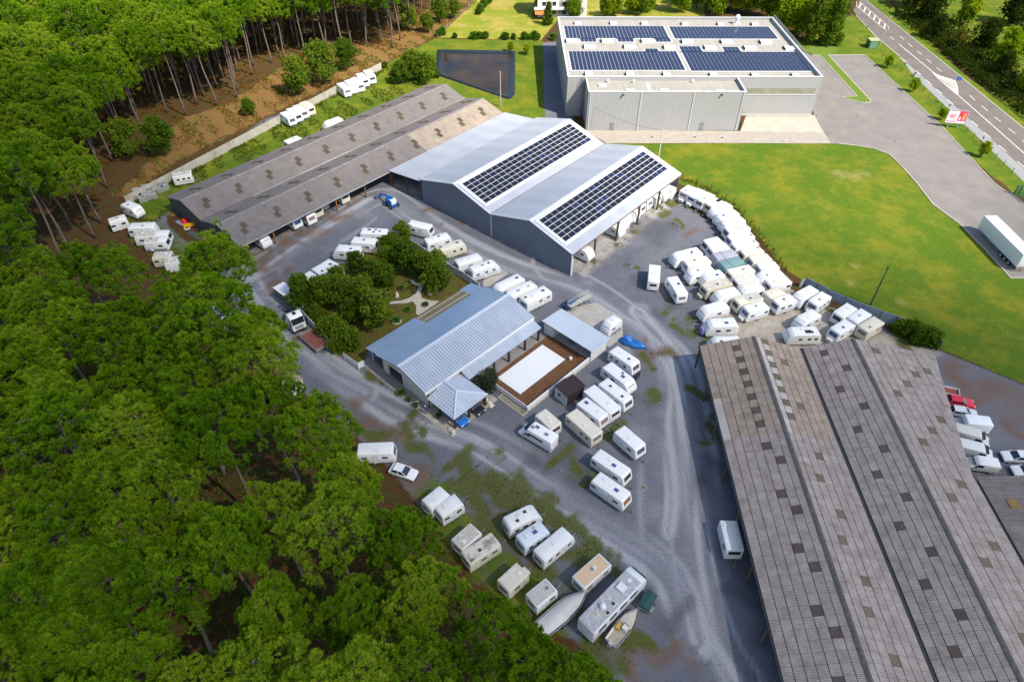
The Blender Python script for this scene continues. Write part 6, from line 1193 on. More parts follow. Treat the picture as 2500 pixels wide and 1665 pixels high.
ubox('windscreen', CG, bus, (bL/2+.06, 0, 2.0), (.06, 2.1, .95), (0, .1, 0)); ubox('bumper', black, bus, (bL/2+.14, 0, .62), (.12, 2.2, .25))
# boats
def hull(Lb, W, H, n=12):
    mb = MB(); m = 7
    for i in range(n+1):
        u = i/n; x = -Lb/2+Lb*u; w_ = W/2*(1-max(0, (u-.45)/.55)**2.2) if u > .45 else W/2*(.9+.1*u/.45); w_ = max(w_, .03); sh_ = H*(1+.22*u*u); ke = .25+.35*max(0, (u-.6)/.4)**2
        for (fy, fz) in ((-1, 1), (-.98, .75), (-.8, .35), (0, 0), (.8, .35), (.98, .75), (1, 1)): mb.v.append((x, w_*fy, ke+(sh_-ke)*fz))
    for i in range(n):
        for j in range(m-1): mb.f.append([i*m+j, (i+1)*m+j, (i+1)*m+j+1, i*m+j+1])
    mb.f.append([j for j in range(m)]); return mb
def boat_deck(Lb, W, H, inset, z, u0, u1, n=10, hump=0):
    mb = MB()
    for i in range(n+1):
        u = u0+(u1-u0)*i/n; x = -Lb/2+Lb*u; w_ = W/2*(1-max(0, (u-.45)/.55)**2.2) if u > .45 else W/2*(.9+.1*u/.45); w_ = max(w_-inset, .02); sh_ = H*(1+.22*u*u)+z
        for fy in (-1, -.5, 0, .5, 1): mb.v.append((x, w_*fy, sh_+hump*(1-fy*fy)*math.sin(math.pi*min(1, max(0, i/n)))))
    for i in range(n):
        for j in range(4): mb.f.append([i*5+j, (i+1)*5+j, (i+1)*5+j+1, i*5+j+1])
    return mb
gel = mat('gelcoat', (.74, .73, .69), .5, noise=.12, nscale=1.2, streak=((1.5, 1.5, 1), (.18, .13, .09), .6, .56)); tarpm = mat('boat_tarp', (.60, .60, .59), .7, noise=.15, nscale=.8, bump=.6, bscale=2, streak=((1.2, 1.2, 1), (.14, .085, .055), .9, .60))
b1 = thing('covered_boat', 'motor boat under a pale grey tarpaulin beside the converted bus', 'boat', (*v['boat'][:2], 0), v['boat'][2]); LB = v['boat'][3]+.6
smooth_angle(fixnormals(hull(LB, 2.5, 1.25).build('hull', gel, b1).data), 50); smooth_angle(fixnormals(boat_deck(LB, 2.5, 1.25, .16, .05, .02, .97, hump=.55).build('tarpaulin', tarpm, b1).data), 50)
for s in (-1, 1): MB().tube([(-LB/2+LB*u, s*max(.03, (1.25*(1-max(0, (u-.45)/.55)**2.2) if u > .45 else 1.25*(.9+.1*u/.45))), 1.27*(1+.22*u*u)) for u in np.linspace(0, 1, 12)], .06, 5).build('gunwale', mat('gunwale', (.30, .29, .30), .6), b1)
def boat_trailer(t0, Lb, W):
    for s in (-1, 1): wheel(t0, -Lb*.12, s*(W/2-.1), .28, .16); MB().tube([(-Lb*.4, s*.6, .3), (Lb*.3, s*.4, .3), (Lb*.62, 0, .35)], .05, 5).build('trailer_frame', steel, t0)
boat_trailer(b1, LB, 2.5)
b2 = thing('open_boat', 'small open white boat with console and yellow seat near the bus', 'boat', (*v['boat2'][:2], 0), v['boat2'][2]); L2 = v['boat2'][3]+.5
smooth_angle(fixnormals(hull(L2, 1.95, .95).build('hull', gel, b2).data), 50); fixnormals(boat_deck(L2, 1.95, .95, .18, -.02, .5, .97).build('foredeck', mat('cream_deck', (.58, .54, .44), .6, noise=.2), b2).data); fixnormals(boat_deck(L2, 1.95, .95, .2, -.42, .02, .55).build('cockpit_floor', mat('boat_floor', (.48, .43, .34), .8, noise=.4, nscale=2), b2).data)
bx('console', gel, b2, -.55, .05, -.55, .1, .6, 1.35); ubox('seat', mat('yellow_seat', (.50, .34, .06), .7), b2, (-.5, .5, .85), (.8, .5, .5)); ubox('windscreen', CG, b2, (.12, -.2, 1.4), (.05, .8, .35), (0, -.4, 0)); ubox('outboard_motor', mat('outboard', (.45, .46, .47), .5), b2, (-L2/2-.25, 0, 1.1), (.4, .4, .7)); bx('canvas', mat('canvas_grey', (.42, .42, .42), .8), b2, .2, 1.2, .1, .8, .98, 1.06); boat_trailer(b2, L2, 1.95)
# blue tarpaulin covered boat
def lump(name, m, parent, a, b, c, seed, amp=.12, base=0, nu=16, nv=8):
    rg = random.Random(seed); mb = MB(); ph_ = [rg.uniform(0, 6.28) for _ in range(6)]
    for i in range(nv+1):
        t = math.pi/2*i/nv
        for j in range(nu):
            p = 2*math.pi*j/nu; k = 1+amp*(math.sin(3*p+ph_[0])*.6+math.sin(5*p+ph_[1]+2*t)*.5+math.sin(7*p+4*t+ph_[2])*.35); mb.v.append((a*math.cos(t)*math.cos(p)*k, b*math.cos(t)*math.sin(p)*k, base+c*math.sin(t)*(1+amp*math.sin(2*p+ph_[3]))))
    for i in range(nv):
        for j in range(nu): mb.f.append([i*nu+j, i*nu+(j+1) % nu, (i+1)*nu+(j+1) % nu, (i+1)*nu+j])
    mb.f.append(list(range(nu))[::-1]); o = mb.build(name, m, parent); fixnormals(o.data); smooth_angle(o.data, 60); return o
bt = thing('tarpaulin_boat', 'boat wrapped in a crumpled bright blue tarpaulin on a trailer', 'boat', (*v['tarp'][:2], 0), v['tarp'][2]); blt = mat('blue_tarp', (.01, .17, .58), .35, noise=.35, nscale=1.5, bump=.9, bscale=2.5, spec=.5)
lump('tarpaulin', blt, bt, 2.3, .95, .85, 4, .16, .25); q = lump('tarpaulin_bulge', blt, bt, 1.1, .8, 1.15, 9, .18, .3); q.location = (-.9, .05, 0); MB().tube([(1.8, 0, .4), (3.4, 0, .4)], .05, 5).build('drawbar', steel, bt)
for s in (-.8, .8): wheel(bt, -.2, s, .27, .16)
# small teal camping trailer
tl = thing('camping_trailer', 'small folded camping trailer with dark green cover near the bus', 'trailer', (*v['teal'][:2], 0), v['teal'][2]); dgm = mat('green_cover', (.015, .075, .07), .7, noise=.25, nscale=1, bump=.4, bscale=3)
MB().slab([(-1.2, -.75, 1.0), (1.2, -.75, 1.0), (1.2, 0, 1.15), (-1.2, 0, 1.15)], .5).slab([(-1.2, 0, 1.15), (1.2, 0, 1.15), (1.2, .75, 1.0), (-1.2, .75, 1.0)], .5).build('cover', dgm, tl); bx('body', MATS['galvanised'], tl, -1.25, 1.22, -.78, .78, .4, .7); ubox('locker', MATS['galvanised'], tl, (-.7, -.95, .6), (.8, .3, .35)); MB().tube([(1.2, 0, .45), (2.2, 0, .45)], .05, 5).build('drawbar', steel, tl)
for s in (-.85, .85): wheel(tl, .1, s, .27, .16)
# vintage small caravan on the pad
caravan(v['erib'][0], v['erib'][1], v['erib'][2], 2.7, 'aero', 'small rounded vintage caravan with brown lower band on the concrete pad', None, dict(stripe='greyband', W=1.95, fw='lilac', vent=[(0, 0, 'white')]), 501)
# motorcycle
mt = thing('motorcycle', 'dark motorcycle standing in front of a white caravan', 'motorcycle', (*v['moto'][:2], 0), v['moto'][2])
for xw in (-.65, .65): wheel(mt, xw, 0, .32, .12)
MB().tube([(-.6, 0, .35), (-.1, 0, .55), (.35, 0, .75), (.65, 0, .35)], [.05, .13, .1, .04], 6).build('frame', mat('moto_red', (.22, .02, .03), .4), mt); ubox('seat', black, mt, (-.3, 0, .82), (.65, .24, .12)); ubox('tank', mat('moto_tank', (.08, .02, .03), .3), mt, (.15, 0, .86), (.42, .28, .2)); MB().tube([(.4, -.35, 1.05), (.42, 0, 1.0), (.4, .35, 1.05)], .025, 5).build('handlebar', steel, mt)
# boom lift
lf = thing('boom_lift', 'blue boom lift with folded arm and basket in front of the old shed', 'boom lift', (-26.3, 127.4, 0), v['lift'][2]); bl_ = mat('lift_blue', (.01, .12, .45), .4, noise=.1)
for x in (-.9, 1.1):
    for s in (-1, 1): wheel(lf, x, s*.95, .45, .35)
bx('chassis', bl_, lf, -1.2, 1.4, -.7, .7, .45, .85); bx('axle_beam', bl_, lf, .95, 1.3, -1.0, 1.0, .5, .75); bx('turret', bl_, lf, -.9, 1.0, -.75, .75, .85, 1.9); bx('counterweight', WHT, lf, .45, 1.25, -.65, .65, 1.0, 2.0)
MB().tube([(.7, 0, 2.1), (-2.2, .2, 1.75)], .24, 6).build('boom', bl_, lf); MB().tube([(-2.2, .2, 1.75), (-4.3, .35, 1.0)], .15, 6).build('telescopic_boom', bl_, lf)
mb = MB()
for z in (.35, .9, 1.4):
    for p, q in (((-4.2, -.7), (-5.2, -.7)), ((-5.2, -.7), (-5.2, 1.2)), ((-5.2, 1.2), (-4.2, 1.2)), ((-4.2, 1.2), (-4.2, -.7))): mb.tube([(*p, z), (*q, z)], .035, 4)
for p in ((-4.2, -.7), (-5.2, -.7), (-5.2, 1.2), (-4.2, 1.2), (-5.2, .25)): mb.tube([(*p, .3), (*p, 1.4)], .035, 4)
mb.build('basket', mat('basket_steel', (.22, .20, .20), .6), lf); bx('basket_floor', bl_, lf, -5.2, -4.2, -.7, 1.2, .28, .36)
# steel access stand on the pad
ra, rb = [Vector(q) for q in L['ramp']]; d = rb-ra; rs_ = thing('access_stand', 'pale galvanised steel access stand with handrails on the concrete pad', 'stand', (ra.x, ra.y, 0), math.atan2(d.y, d.x)); LR = d.length; gal = mat('galvanised_pale', (.50, .49, .44), .5, metal=.2)
mb = MB(); mb.box(0, LR, -.5, .5, 1.25, 1.33); mb.build('deck', gal, rs_)
for s in (-.5, .5):
    mb = MB()
    for z in (1.8, 2.3): mb.tube([(0, s, z), (LR, s, z)], .05, 5)
    for k in range(6): mb.tube([(LR*k/5, s, 1.3), (LR*k/5, s, 2.3)], .045, 4)
    mb.build('handrail', gal, rs_)
    for k in range(3): MB().tube([(LR*(k+.5)/3-.6, s*1.1, 0), (LR*(k+.5)/3, s, 1.25), (LR*(k+.5)/3+.6, s*1.1, 0)], .05, 5).build('trestle_leg', gal, rs_)
# ------------------------------------------------------------------ street furniture and small things
PM = {'concrete': M['concrete'], 'white': mat('pole_white', (.62, .59, .52), .8), 'wood': mat('pole_wood', (.075, .062, .05), .95, noise=.3), 'grey': mat('pole_grey', (.36, .37, .38), .6)}
PLB = {'concrete': 'tall pale concrete pole beside the pond', 'white': 'slim white pole in front of the grey warehouse', 'wood': 'dark wooden pole on the field beside the corrugated fence', 'grey': 'grey street lamp beside the main road'}
for (p, hgt, k) in L['poles']:
    q = thing('utility_pole' if k != 'grey' else 'street_lamp', PLB[k], 'pole', (p[0], p[1], 0)); MB().tube([(0, 0, 0), (0, 0, hgt)], [.16, .10], 8).build('shaft', PM[k], q)
    if k == 'grey': MB().tube([(0, 0, hgt-.1), (.9, .9, hgt+.1)], .05, 5).build('arm', PM[k], q); ubox('lamp_head', PM[k], q, (1.1, 1.1, hgt+.1), (.7, .3, .12), (0, 0, .78))
    else: bx('cap', PM[k], q, -.14, .14, -.14, .14, hgt-.25, hgt)
# overhead cable from the white pole to the warehouse annex
a = Vector((*L['poles'][1][0], 7.1)); b = Vector((20, 163.5, 6.2)); MB().tube([a.lerp(b, u)-Vector((0, 0, 1.0*math.sin(math.pi*u))) for u in np.linspace(0, 1, 12)], .025, 4).build('cable', black).name; tag(bpy.data.objects['cable'], 'thin black cable hung between the white pole and the warehouse', 'cable')
# billboard
pa, pb = [Vector(q) for q in L['billboard']]; ba = math.atan2((pb-pa).y, (pb-pa).x)-.1; mid_ = (pa+pb)/2; bb = thing('billboard', 'white and pink roadside billboard reading 80', 'billboard', (mid_.x, mid_.y, 0), ba)
bw, bh_, bz = 4.6, 3.2, 1.4; bx('panel', mat('board_white', (.80, .78, .79), .5), bb, -bw/2, bw/2, -.06, .06, bz, bz+bh_); 
for x0, x1, z0, z1 in ((-bw/2-.06, bw/2+.06, bz+bh_, bz+bh_+.1), (-bw/2-.06, bw/2+.06, bz-.1, bz), (-bw/2-.1, -bw/2, bz, bz+bh_), (bw/2, bw/2+.1, bz, bz+bh_)): bx('frame', PM['grey'], bb, x0, x1, -.09, .09, z0, z1)
pk = mat('board_pink', (.72, .03, .22), .5); rdm = mat('board_red', (.70, .05, .03), .5); orm = mat('board_orange', (.85, .33, .12), .5)
bx('print_panel', pk, bb, .25, bw/2-.1, -.07, -.06, bz+.55, bz+bh_-.12); bx('print_panel', rdm, bb, .35, 1.2, -.074, -.07, bz+1.2, bz+bh_-.2); bx('print_panel', orm, bb, 1.25, 1.9, -.074, -.07, bz+.7, bz+bh_-.5); bx('print_panel', MATS['board_white'], bb, .55, .9, -.078, -.074, bz+.8, bz+1.7)
tcv = bpy.data.curves.new('lettering', 'FONT'); tcv.body = '80'; tcv.size = 1.5; tcv.extrude = .01; tcv.materials.append(pk); tob = bpy.data.objects.new('lettering_curve', tcv); COL.objects.link(tob); bpy.context.view_layer.update(); tme = bpy.data.meshes.new_from_object(tob); bpy.data.objects.remove(tob); to = obj('lettering', tme, pk, bb); to.location = (-1.85, -.075, bz+1.25); to.rotation_euler = (R(90), 0, 0)
bx('print_line', pk, bb, -bw/2+.15, .2, -.068, -.06, bz+.28, bz+.48); bx('print_line', pk, bb, -bw/2+.0, bw/2, -.068, -.06, bz+bh_-.1, bz+bh_)
for x in (-1.2, 1.2): bx('post', PM['grey'], bb, x-.08, x+.08, .06, .22, 0, bz+bh_-.3)
# green cabinet and gate, road signs
cbp = L['cabinet']; cbn = thing('electric_cabinet', 'dark green transformer cabinet with pale roof beside the road', 'cabinet', (cbp[0], cbp[1], 0), .0); gr = mat('cabinet_green', (.05, .13, .07), .6, noise=.15); bx('body', gr, cbn, -1.4, 1.4, 0, 2.6, 0, 2.3); bx('roof', mat('cabinet_roof', (.36, .38, .20), .7, noise=.15), cbn, -1.5, 1.5, -.1, 2.7, 2.3, 2.45); bx('door', mat('cabinet_door', (.12, .25, .14), .6), cbn, -1.1, 1.1, -.04, 0, .15, 2.1)
ga, gb_ = [Vector(q) for q in L['gate']]; d = gb_-ga; gt = thing('sliding_gate', 'dark green metal gate at the asphalt yard entrance', 'gate', (ga.x, ga.y, 0), math.atan2(d.y, d.x)); gg = mat('gate_green', (.015, .12, .06), .5)
for z in (.3, 1.0, 1.9): bx('rail', gg, gt, 0, d.length, -.05, .05, z, z+.1)
for k in range(14): bx('bar', gg, gt, d.length*k/13-.04, d.length*k/13+.04, -.035, .035, .15, 1.95)
for s in (-.5, .5): bx('post', gg, gt, -.12, .12, s-.12, s+.12, 0, 2.3)
def keep_sign(p, label):
    s_ = thing('traffic_sign', label, 'sign', (p[0], p[1], .1), 2.6); MB().tube([(0, 0, 0), (0, 0, 2.3)], .05, 6).build('post', PM['grey'], s_); MB().tube([(0, -.05, 2.0), (0, -.09, 2.0)], .62, 20).build('disc', mat('sign_blue', (.02, .18, .62), .4), s_)
    ar = MB(); ar.add([(-.28, -.1, 2.28), (-.16, -.1, 2.4), (.16, -.1, 2.0), (.3, -.1, 2.12), (.34, -.1, 1.66), (-.1, -.1, 1.74), (.04, -.1, 1.88)], [(0, 1, 2, 6), (6, 2, 3, 4, 5)]); ar.build('arrow', M['paint'], s_)
keep_sign(L['isl2'][3], 'round blue keep-right sign on the lens-shaped traffic island'); keep_sign(L['hatch'][0], 'round blue keep-right sign at the far end of the hatched road strip')
# roadside mesh fence, field fence
def mesh_fence(name, label, pts, hgt, step, pm):
    t0 = thing(name, label, 'fence', (pts[0][0], pts[0][1], 0)); o = Vector(pts[0]); wires = MB()
    for a, b in zip(pts[:-1], pts[1:]):
        a = Vector(a)-o; b = Vector(b)-o; d = b-a; n = max(1, round(d.length/step)); ang = math.atan2(d.y, d.x)
        for k in range(n): q = a+d*(k/n); ubox('post', pm, t0, (q.x, q.y, hgt/2), (.1, .1, hgt), (0, 0, ang))
        for z in np.linspace(.15, hgt-.05, 7): wires.tube([(a.x, a.y, z), (b.x, b.y, z)], .008, 3)
    tag(wires.build('wire', pm, t0), kind='stuff'); return t0
mesh_fence('wire_fence', 'dark wire mesh fence on the grass strip beside the road', L['fence_road'], 1.5, 3.3, mat('fence_dark', (.03, .05, .04), .6)); mesh_fence('wire_fence', 'thin green wire fence between the field and the caravans', L['fence_field'], 1.6, 2.6, mat('fence_green', (.03, .07, .03), .6))
mesh_fence('wooden_fence', 'pale wooden post fence along the edge of the yellow lawn', [tuple(q) for q in [G['lawn'][0], G['lawn'][1]]], 1.1, 3.0, M['kerb'])
# grey stone heaps by the wall end
stm = mat('grey_stone', (.33, .33, .32), .95, col2=(.24, .24, .235), nscale=1.4, bump=.8, bscale=2, coord='Position')
for k, p in enumerate(L['stones']):
    rg = random.Random(k); s_ = thing('stone_pallet', 'stacked grey stone bundle at the end of the concrete wall', 'stones', (p[0], p[1], 0), rg.uniform(.3, 1.1), 'stone bundles at the wall end')
    for j in range(3): bx('stone_slab', stm, s_, -.75+rg.uniform(-.1, .1), .75+rg.uniform(-.1, .1), -.55, .55+rg.uniform(-.1, .1), .02+j*.36, .33+j*.36+(.3 if j == 2 and k % 3 == 0 else 0))
# clutter along the old shed gable
cl = L['clutter']; q = thing('red_float', 'bright red inflatable float leaning by the old shed gable', 'float', (*cl[0], 0)); lump('float', mat('red_plastic', (.60, .015, .02), .4), q, .95, .95, .75, 2, .08)
q = thing('yellow_slide', 'yellow plastic slide dumped by the old shed gable', 'toy', (*cl[1], 0), .5); MB().slab([(-1.2, -.4, .3), (1.2, -.4, .9), (1.2, .4, .9), (-1.2, .4, .3)], .15).build('chute', mat('yellow_plastic', (.72, .36, .01), .45), q)
for s in (-.4, .4): bx('side_rail', MATS['yellow_plastic'], q, -1.2, 1.2, s-.05, s+.05, .35, .75); bx('leg', MATS['yellow_plastic'], q, .9, 1.1, s-.05, s+.05, 0, .8)
def ring(name, label, p, r1, r2, m, cat): 
    q = thing(name, label, cat, (*p, 0)); mb = MB(); n1, n2 = 18, 8
    for i in range(n1):
        for j in range(n2): t_, u_ = 2*math.pi*i/n1, 2*math.pi*j/n2; mb.v.append(((r1+r2*math.cos(u_))*math.cos(t_), (r1+r2*math.cos(u_))*math.sin(t_), r2+r2*math.sin(u_)))
    for i in range(n1):
        for j in range(n2): mb.f.append([i*n2+j, ((i+1) % n1)*n2+j, ((i+1) % n1)*n2+(j+1) % n2, i*n2+(j+1) % n2])
    o = mb.build('ring', m, q, True); fixnormals(o.data)
    MB().tube([(r1*.72, 0, r2*1.9), (r1*1.25, 0, r2*1.9)], r2*.35, 5).build('strap', M['kerb'], q); return q
ring('white_ring', 'white ring lying by the yellow slide', cl[2], .55, .12, WHT, 'ring'); ring('pink_hose', 'coil of pink hose by the old shed gable', cl[4], .55, .18, mat('pink_hose', (.55, .07, .17), .5), 'hose'); ring('tyre', 'black tyre leaning near the pink hose coil', cl[6], .38, .16, tyre, 'tyre')
q = thing('orange_sack', 'orange sack beside the pink hose coil', 'sack', (*cl[5], 0)); lump('sack', mat('orange_sack', (.62, .12, .01), .6, bump=.5, bscale=3), q, .7, .5, .5, 6)
q = thing('pole_bundle', 'bundle of grey metal poles lying beside the old shed gable', 'poles', (*cl[3], 0), -.65)
for k in range(6): MB().tube([(-2.2+.2*(k % 3), -.5+.2*k, .1+.08*(k % 2)), (2.2, -.5+.2*k, .12)], .06, 5).build('pole', MATS['galvanised'], q)
q = thing('plank_stack', 'weathered planks leaning on the old shed gable', 'planks', (*cl[7], 0), .8)
for k in range(5): bx('plank', gm_, q, -1.4, 1.4, -.5+.2*k, -.34+.2*k, .05+.05*k, .1+.05*k)
q = thing('pallet', 'broken pallet with boxes near the shed corner path', 'pallet', (*cl[8], 0), .3)
for k in range(5): bx('board', M['timber'], q, -.6, .6, -.6+.27*k, -.45+.27*k, .14, .18)
for k in range(3): bx('bearer', M['timber'], q, -.6+.55*k, -.5+.55*k, -.6, .63, 0, .14)
q = thing('steel_sheet', 'blue-grey steel sheet lying by the red float', 'sheet', (*cl[9], 0), -.6); bx('sheet', fm2, q, -1.2, 1.2, -.4, .4, .03, .08); bx('batten', M['timber'], q, -1.0, 1.0, -.05, .05, 0, .03)
q = thing('blue_barrel', 'blue plastic barrel at the corner of the old shed', 'barrel', (*L['barrel'], 0)); MB().lathe([(.34, 0), (.38, .3), (.38, .7), (.34, 1.0), (.3, 1.02)], 14).build('drum', mat('barrel_blue', (.01, .11, .50), .4), q); MB().lathe([(.08, 1.02), (.08, 1.07)], 8, (.15, 0, 0)).build('bung', black, q)
# pots, lions, person
potm = mat('terracotta', (.34, .12, .05), .8); gleaf = mat('pot_leaf', (.06, .15, .012), .7)
def leafball(name, m, parent, r, z, n, seed, ln=.3):
    rg = np.random.default_rng(seed); d = rg.normal(size=(n, 3)); d /= np.linalg.norm(d, axis=1)[:, None]; d[:, 2] = np.abs(d[:, 2])*.9-.2; c = d*r*rg.uniform(.5, 1, (n, 1)); c[:, 2] += z; s_ = np.cross(d, [0, 0, 1.0]); s_ /= np.linalg.norm(s_, axis=1)[:, None]+1e-6; V = np.stack([c-s_*.06, c+s_*.06, c+d*ln+np.array([0, 0, .05])], 1).reshape(-1, 3); return obj(name, trimesh(name, V), m, parent)
for k, p in enumerate(L['pots']):
    q = thing('potted_plant', ('round green plant in a dark pot beside the house wall', 'yellow-green plant in a dark pot beside the house wall', 'leafy plant in a pot at the carport edge', 'palm-like plant in a terracotta pot on the paving')[k], 'plant', (*p, .06)); MB().lathe([(.22, 0), (.32, .45), (.26, .46)], 12).build('pot', potm if k == 3 else black, q); leafball('foliage', gleaf, q, .28 if k < 3 else .35, .6, 320, k, .24 if k < 3 else .6)
stone = mat('statue_stone', (.62, .57, .48), .9, noise=.2, nscale=3)
for k, p in enumerate(L['lions']):
    q = thing('lion_statue', ('pale stone lion lying at the corner carport post', 'pale stone lion at the carport post by the garden bed')[k], 'statue', (*p, .06), 2.4 if k else -.9); lump('body', stone, q, .85, .38, .62, 3, .06); h_ = lump('head', stone, q, .34, .34, .55, 5, .08); h_.location = (.65, 0, .42); bx('plinth', stone, q, -.9, .9, -.42, .42, 0, .08)
    for s in (-.2, .2): MB().tube([(.5, s, .12), (1.05, s, .1)], .09, 6).build('paw', stone, q)
pp = L['person']; per = thing('person', 'person in blue top and white cap standing on the paving beside the house', 'person', (*pp, .06), .4)
sk = [(0, 0, .95), (0, 0, 1.25), (0, 0, 1.45), (0, 0, 1.6), (.02, 0, 1.72), (0, .1, .9), (.02, .11, .5), (0, .11, .05), (.12, .11, .03), (0, -.1, .9), (.0, -.11, .5), (0, -.11, .05), (.12, -.11, .03), (0, .2, 1.42), (.03, .26, 1.15), (.2, .2, 1.0), (0, -.2, 1.42), (.03, -.26, 1.15), (.2, -.2, 1.0)]
ed = [(0, 1), (1, 2), (2, 3), (3, 4), (0, 5), (5, 6), (6, 7), (7, 8), (0, 9), (9, 10), (10, 11), (11, 12), (2, 13), (13, 14), (14, 15), (2, 16), (16, 17), (17, 18)]; rad = [.14, .16, .13, .06, .1, .1, .075, .05, .045, .1, .075, .05, .045, .06, .045, .035, .06, .045, .035]
me_ = bpy.data.meshes.new('body'); me_.from_pydata(sk, ed, []); pb_ = obj('body', me_, mat('skin_cloth', (.02, .10, .38), .8, coord='Object'), per); mo = pb_.modifiers.new('skin', 'SKIN'); 
for i, r_ in enumerate(rad): me_.skin_vertices[0].data[i].radius = (r_, r_)
me_.skin_vertices[0].data[0].use_root = True; pb_.modifiers.new('sub', 'SUBSURF').levels = 1
MB().lathe([(.09, 0), (.11, .06), (.1, .14), (.04, .17)], 10, (.02, 0, 1.72)).build('cap', WHT, per)
# far house and tiled hut beyond the warehouse
hp_ = L['lawn_house'][0]; fh_ = thing('far_house', 'white two-storey house with orange awning beyond the warehouse', 'house', (hp_[0], hp_[1], 0), .05)
bx('wall', M['white_wall'], fh_, 0, 17, 1, 11, 0, 8.6); bx('balcony', M['white_metal'], fh_, -1.2, 9, -.6, 1, 2.7, 2.9); bx('balustrade', M['white_metal'], fh_, -1.2, 9, -.62, -.55, 2.9, 3.7); MB().slab([(-1.0, -2.4, 1.9), (3.6, -2.4, 1.9), (3.6, .95, 2.6), (-1.0, .95, 2.6)], .06).build('awning', mat('awning_orange', (.66, .17, .03), .7), fh_)
for x in (1.5, 5, 8.5, 12.5): 
    for z in (.4, 3.2, 6.0): q = bx('window', M['white_metal'], fh_, x, x+1.5, .94, 1.0, z+.3, z+1.8); bx('pane', CG, q, x+.1, x+1.4, .92, .94, z+.4, z+1.7)
tile = mat('roof_tile', (.34, .13, .07), .9, noise=.3, nscale=1.5, wave=(0, 4, .6, .25))
for s, y0, y1 in ((1, .2, 6), (-1, 11.8, 6)): MB().slab([(-1, y0, 8.5), (18, y0, 8.5), (18, y1, 10.8), (-1, y1, 10.8)], .15).build('roof', tile, fh_)
q = thing('tiled_hut', 'small hut with red-brown tiled roof among the trees behind the warehouse', 'hut', (37, 222, 0)); bx('wall', M['white_wall'], q, 0, 6, 0, 4, 0, 2.6); MB().slab([(-.3, -.4, 2.6), (6.3, -.4, 2.6), (6.3, 2, 4), (-.3, 2, 4)], .1).build('roof', tile, q); MB().slab([(-.3, 4.4, 2.6), (6.3, 4.4, 2.6), (6.3, 2, 4), (-.3, 2, 4)], .1).build('roof', tile, q)

# garden ornaments
gq = [Vector(q) for q in L['gard_small']]
rp = thing('ring_planter', 'small palm in a ring of white stones on the garden lawn', 'planter', (*gq[0], 0))
for k in range(12): a = k*math.pi/6; q = lump('stone', stone, rp, .2, .16, .22, k, .1, 0, 8, 4); q.location = (.75*math.cos(a), .75*math.sin(a), 0)
leafball('palm', gleaf, rp, .3, .4, 260, 21, .9)
for k in range(1, 4): q = thing('flower_shrub', ('small round shrub beside the white garden path', 'yellow-green shrub on the lawn near the house roof', 'low shrub on the white gravel of the path')[k-1], 'plant', (*gq[k], 0)); leafball('foliage', gleaf, q, .5, .35, 420, 30+k, .3); MB().tube([(0, 0, 0), (0, 0, .5)], .05, 5).build('stem', M['timber'], q)
for k in range(4, 6): 
    q = thing('garden_statue', ('white garden statue on the brown flower bed', 'white fountain figure at the bend of the path')[k-4], 'statue', (*gq[k], 0)); bx('plinth', stone, q, -.3, .3, -.3, .3, 0, .35); lump('figure', stone, q, .26, .2, .75, k, .15, .35)
bn = thing('curved_bench', 'curved pale stone bench at the end of the garden path', 'bench', (*gq[6], 0)); mb = MB()
for k in range(8):
    a0, a1 = math.pi*(1.05+.9*k/8), math.pi*(1.05+.9*(k+1)/8)-.02; mb.prism([(1.2*math.cos(a0), 1.2*math.sin(a0)), (1.2*math.cos(a1), 1.2*math.sin(a1)), (1.75*math.cos(a1), 1.75*math.sin(a1)), (1.75*math.cos(a0), 1.75*math.sin(a0))], .3, .5)
mb.build('seat', stone, bn)
for a in (1.15, 1.5, 1.85): ubox('foot', stone, bn, (1.48*math.cos(math.pi*a), 1.48*math.sin(math.pi*a), .15), (.35, .35, .3), (0, 0, math.pi*a))

# ------------------------------------------------------------------ vegetation
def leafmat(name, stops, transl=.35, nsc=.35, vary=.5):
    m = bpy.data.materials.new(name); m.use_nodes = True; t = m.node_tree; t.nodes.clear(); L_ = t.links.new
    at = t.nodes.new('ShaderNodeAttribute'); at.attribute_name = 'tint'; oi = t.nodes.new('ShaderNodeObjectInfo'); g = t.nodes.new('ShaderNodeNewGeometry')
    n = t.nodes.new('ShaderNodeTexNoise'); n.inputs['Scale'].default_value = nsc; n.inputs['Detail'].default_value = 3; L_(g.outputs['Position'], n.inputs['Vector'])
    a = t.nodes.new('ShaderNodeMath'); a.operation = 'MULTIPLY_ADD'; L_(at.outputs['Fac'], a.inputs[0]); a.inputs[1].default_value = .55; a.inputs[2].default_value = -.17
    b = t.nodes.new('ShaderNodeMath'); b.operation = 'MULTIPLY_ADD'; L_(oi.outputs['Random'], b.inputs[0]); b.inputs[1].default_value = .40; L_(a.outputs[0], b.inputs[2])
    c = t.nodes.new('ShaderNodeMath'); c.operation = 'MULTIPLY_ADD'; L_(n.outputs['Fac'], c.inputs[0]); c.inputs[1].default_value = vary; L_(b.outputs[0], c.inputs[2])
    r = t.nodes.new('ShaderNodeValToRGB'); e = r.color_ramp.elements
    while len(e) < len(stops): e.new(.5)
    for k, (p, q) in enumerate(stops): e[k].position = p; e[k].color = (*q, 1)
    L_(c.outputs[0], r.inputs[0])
    d = t.nodes.new('ShaderNodeBsdfDiffuse'); tr = t.nodes.new('ShaderNodeBsdfTranslucent'); mx = t.nodes.new('ShaderNodeMixShader'); mx.inputs[0].default_value = transl; o = t.nodes.new('ShaderNodeOutputMaterial')
    L_(r.outputs[0], d.inputs[0]); L_(r.outputs[0], tr.inputs[0]); L_(d.outputs[0], mx.inputs[1]); L_(tr.outputs[0], mx.inputs[2]); L_(mx.outputs[0], o.inputs[0]); MATS[name] = m; return m
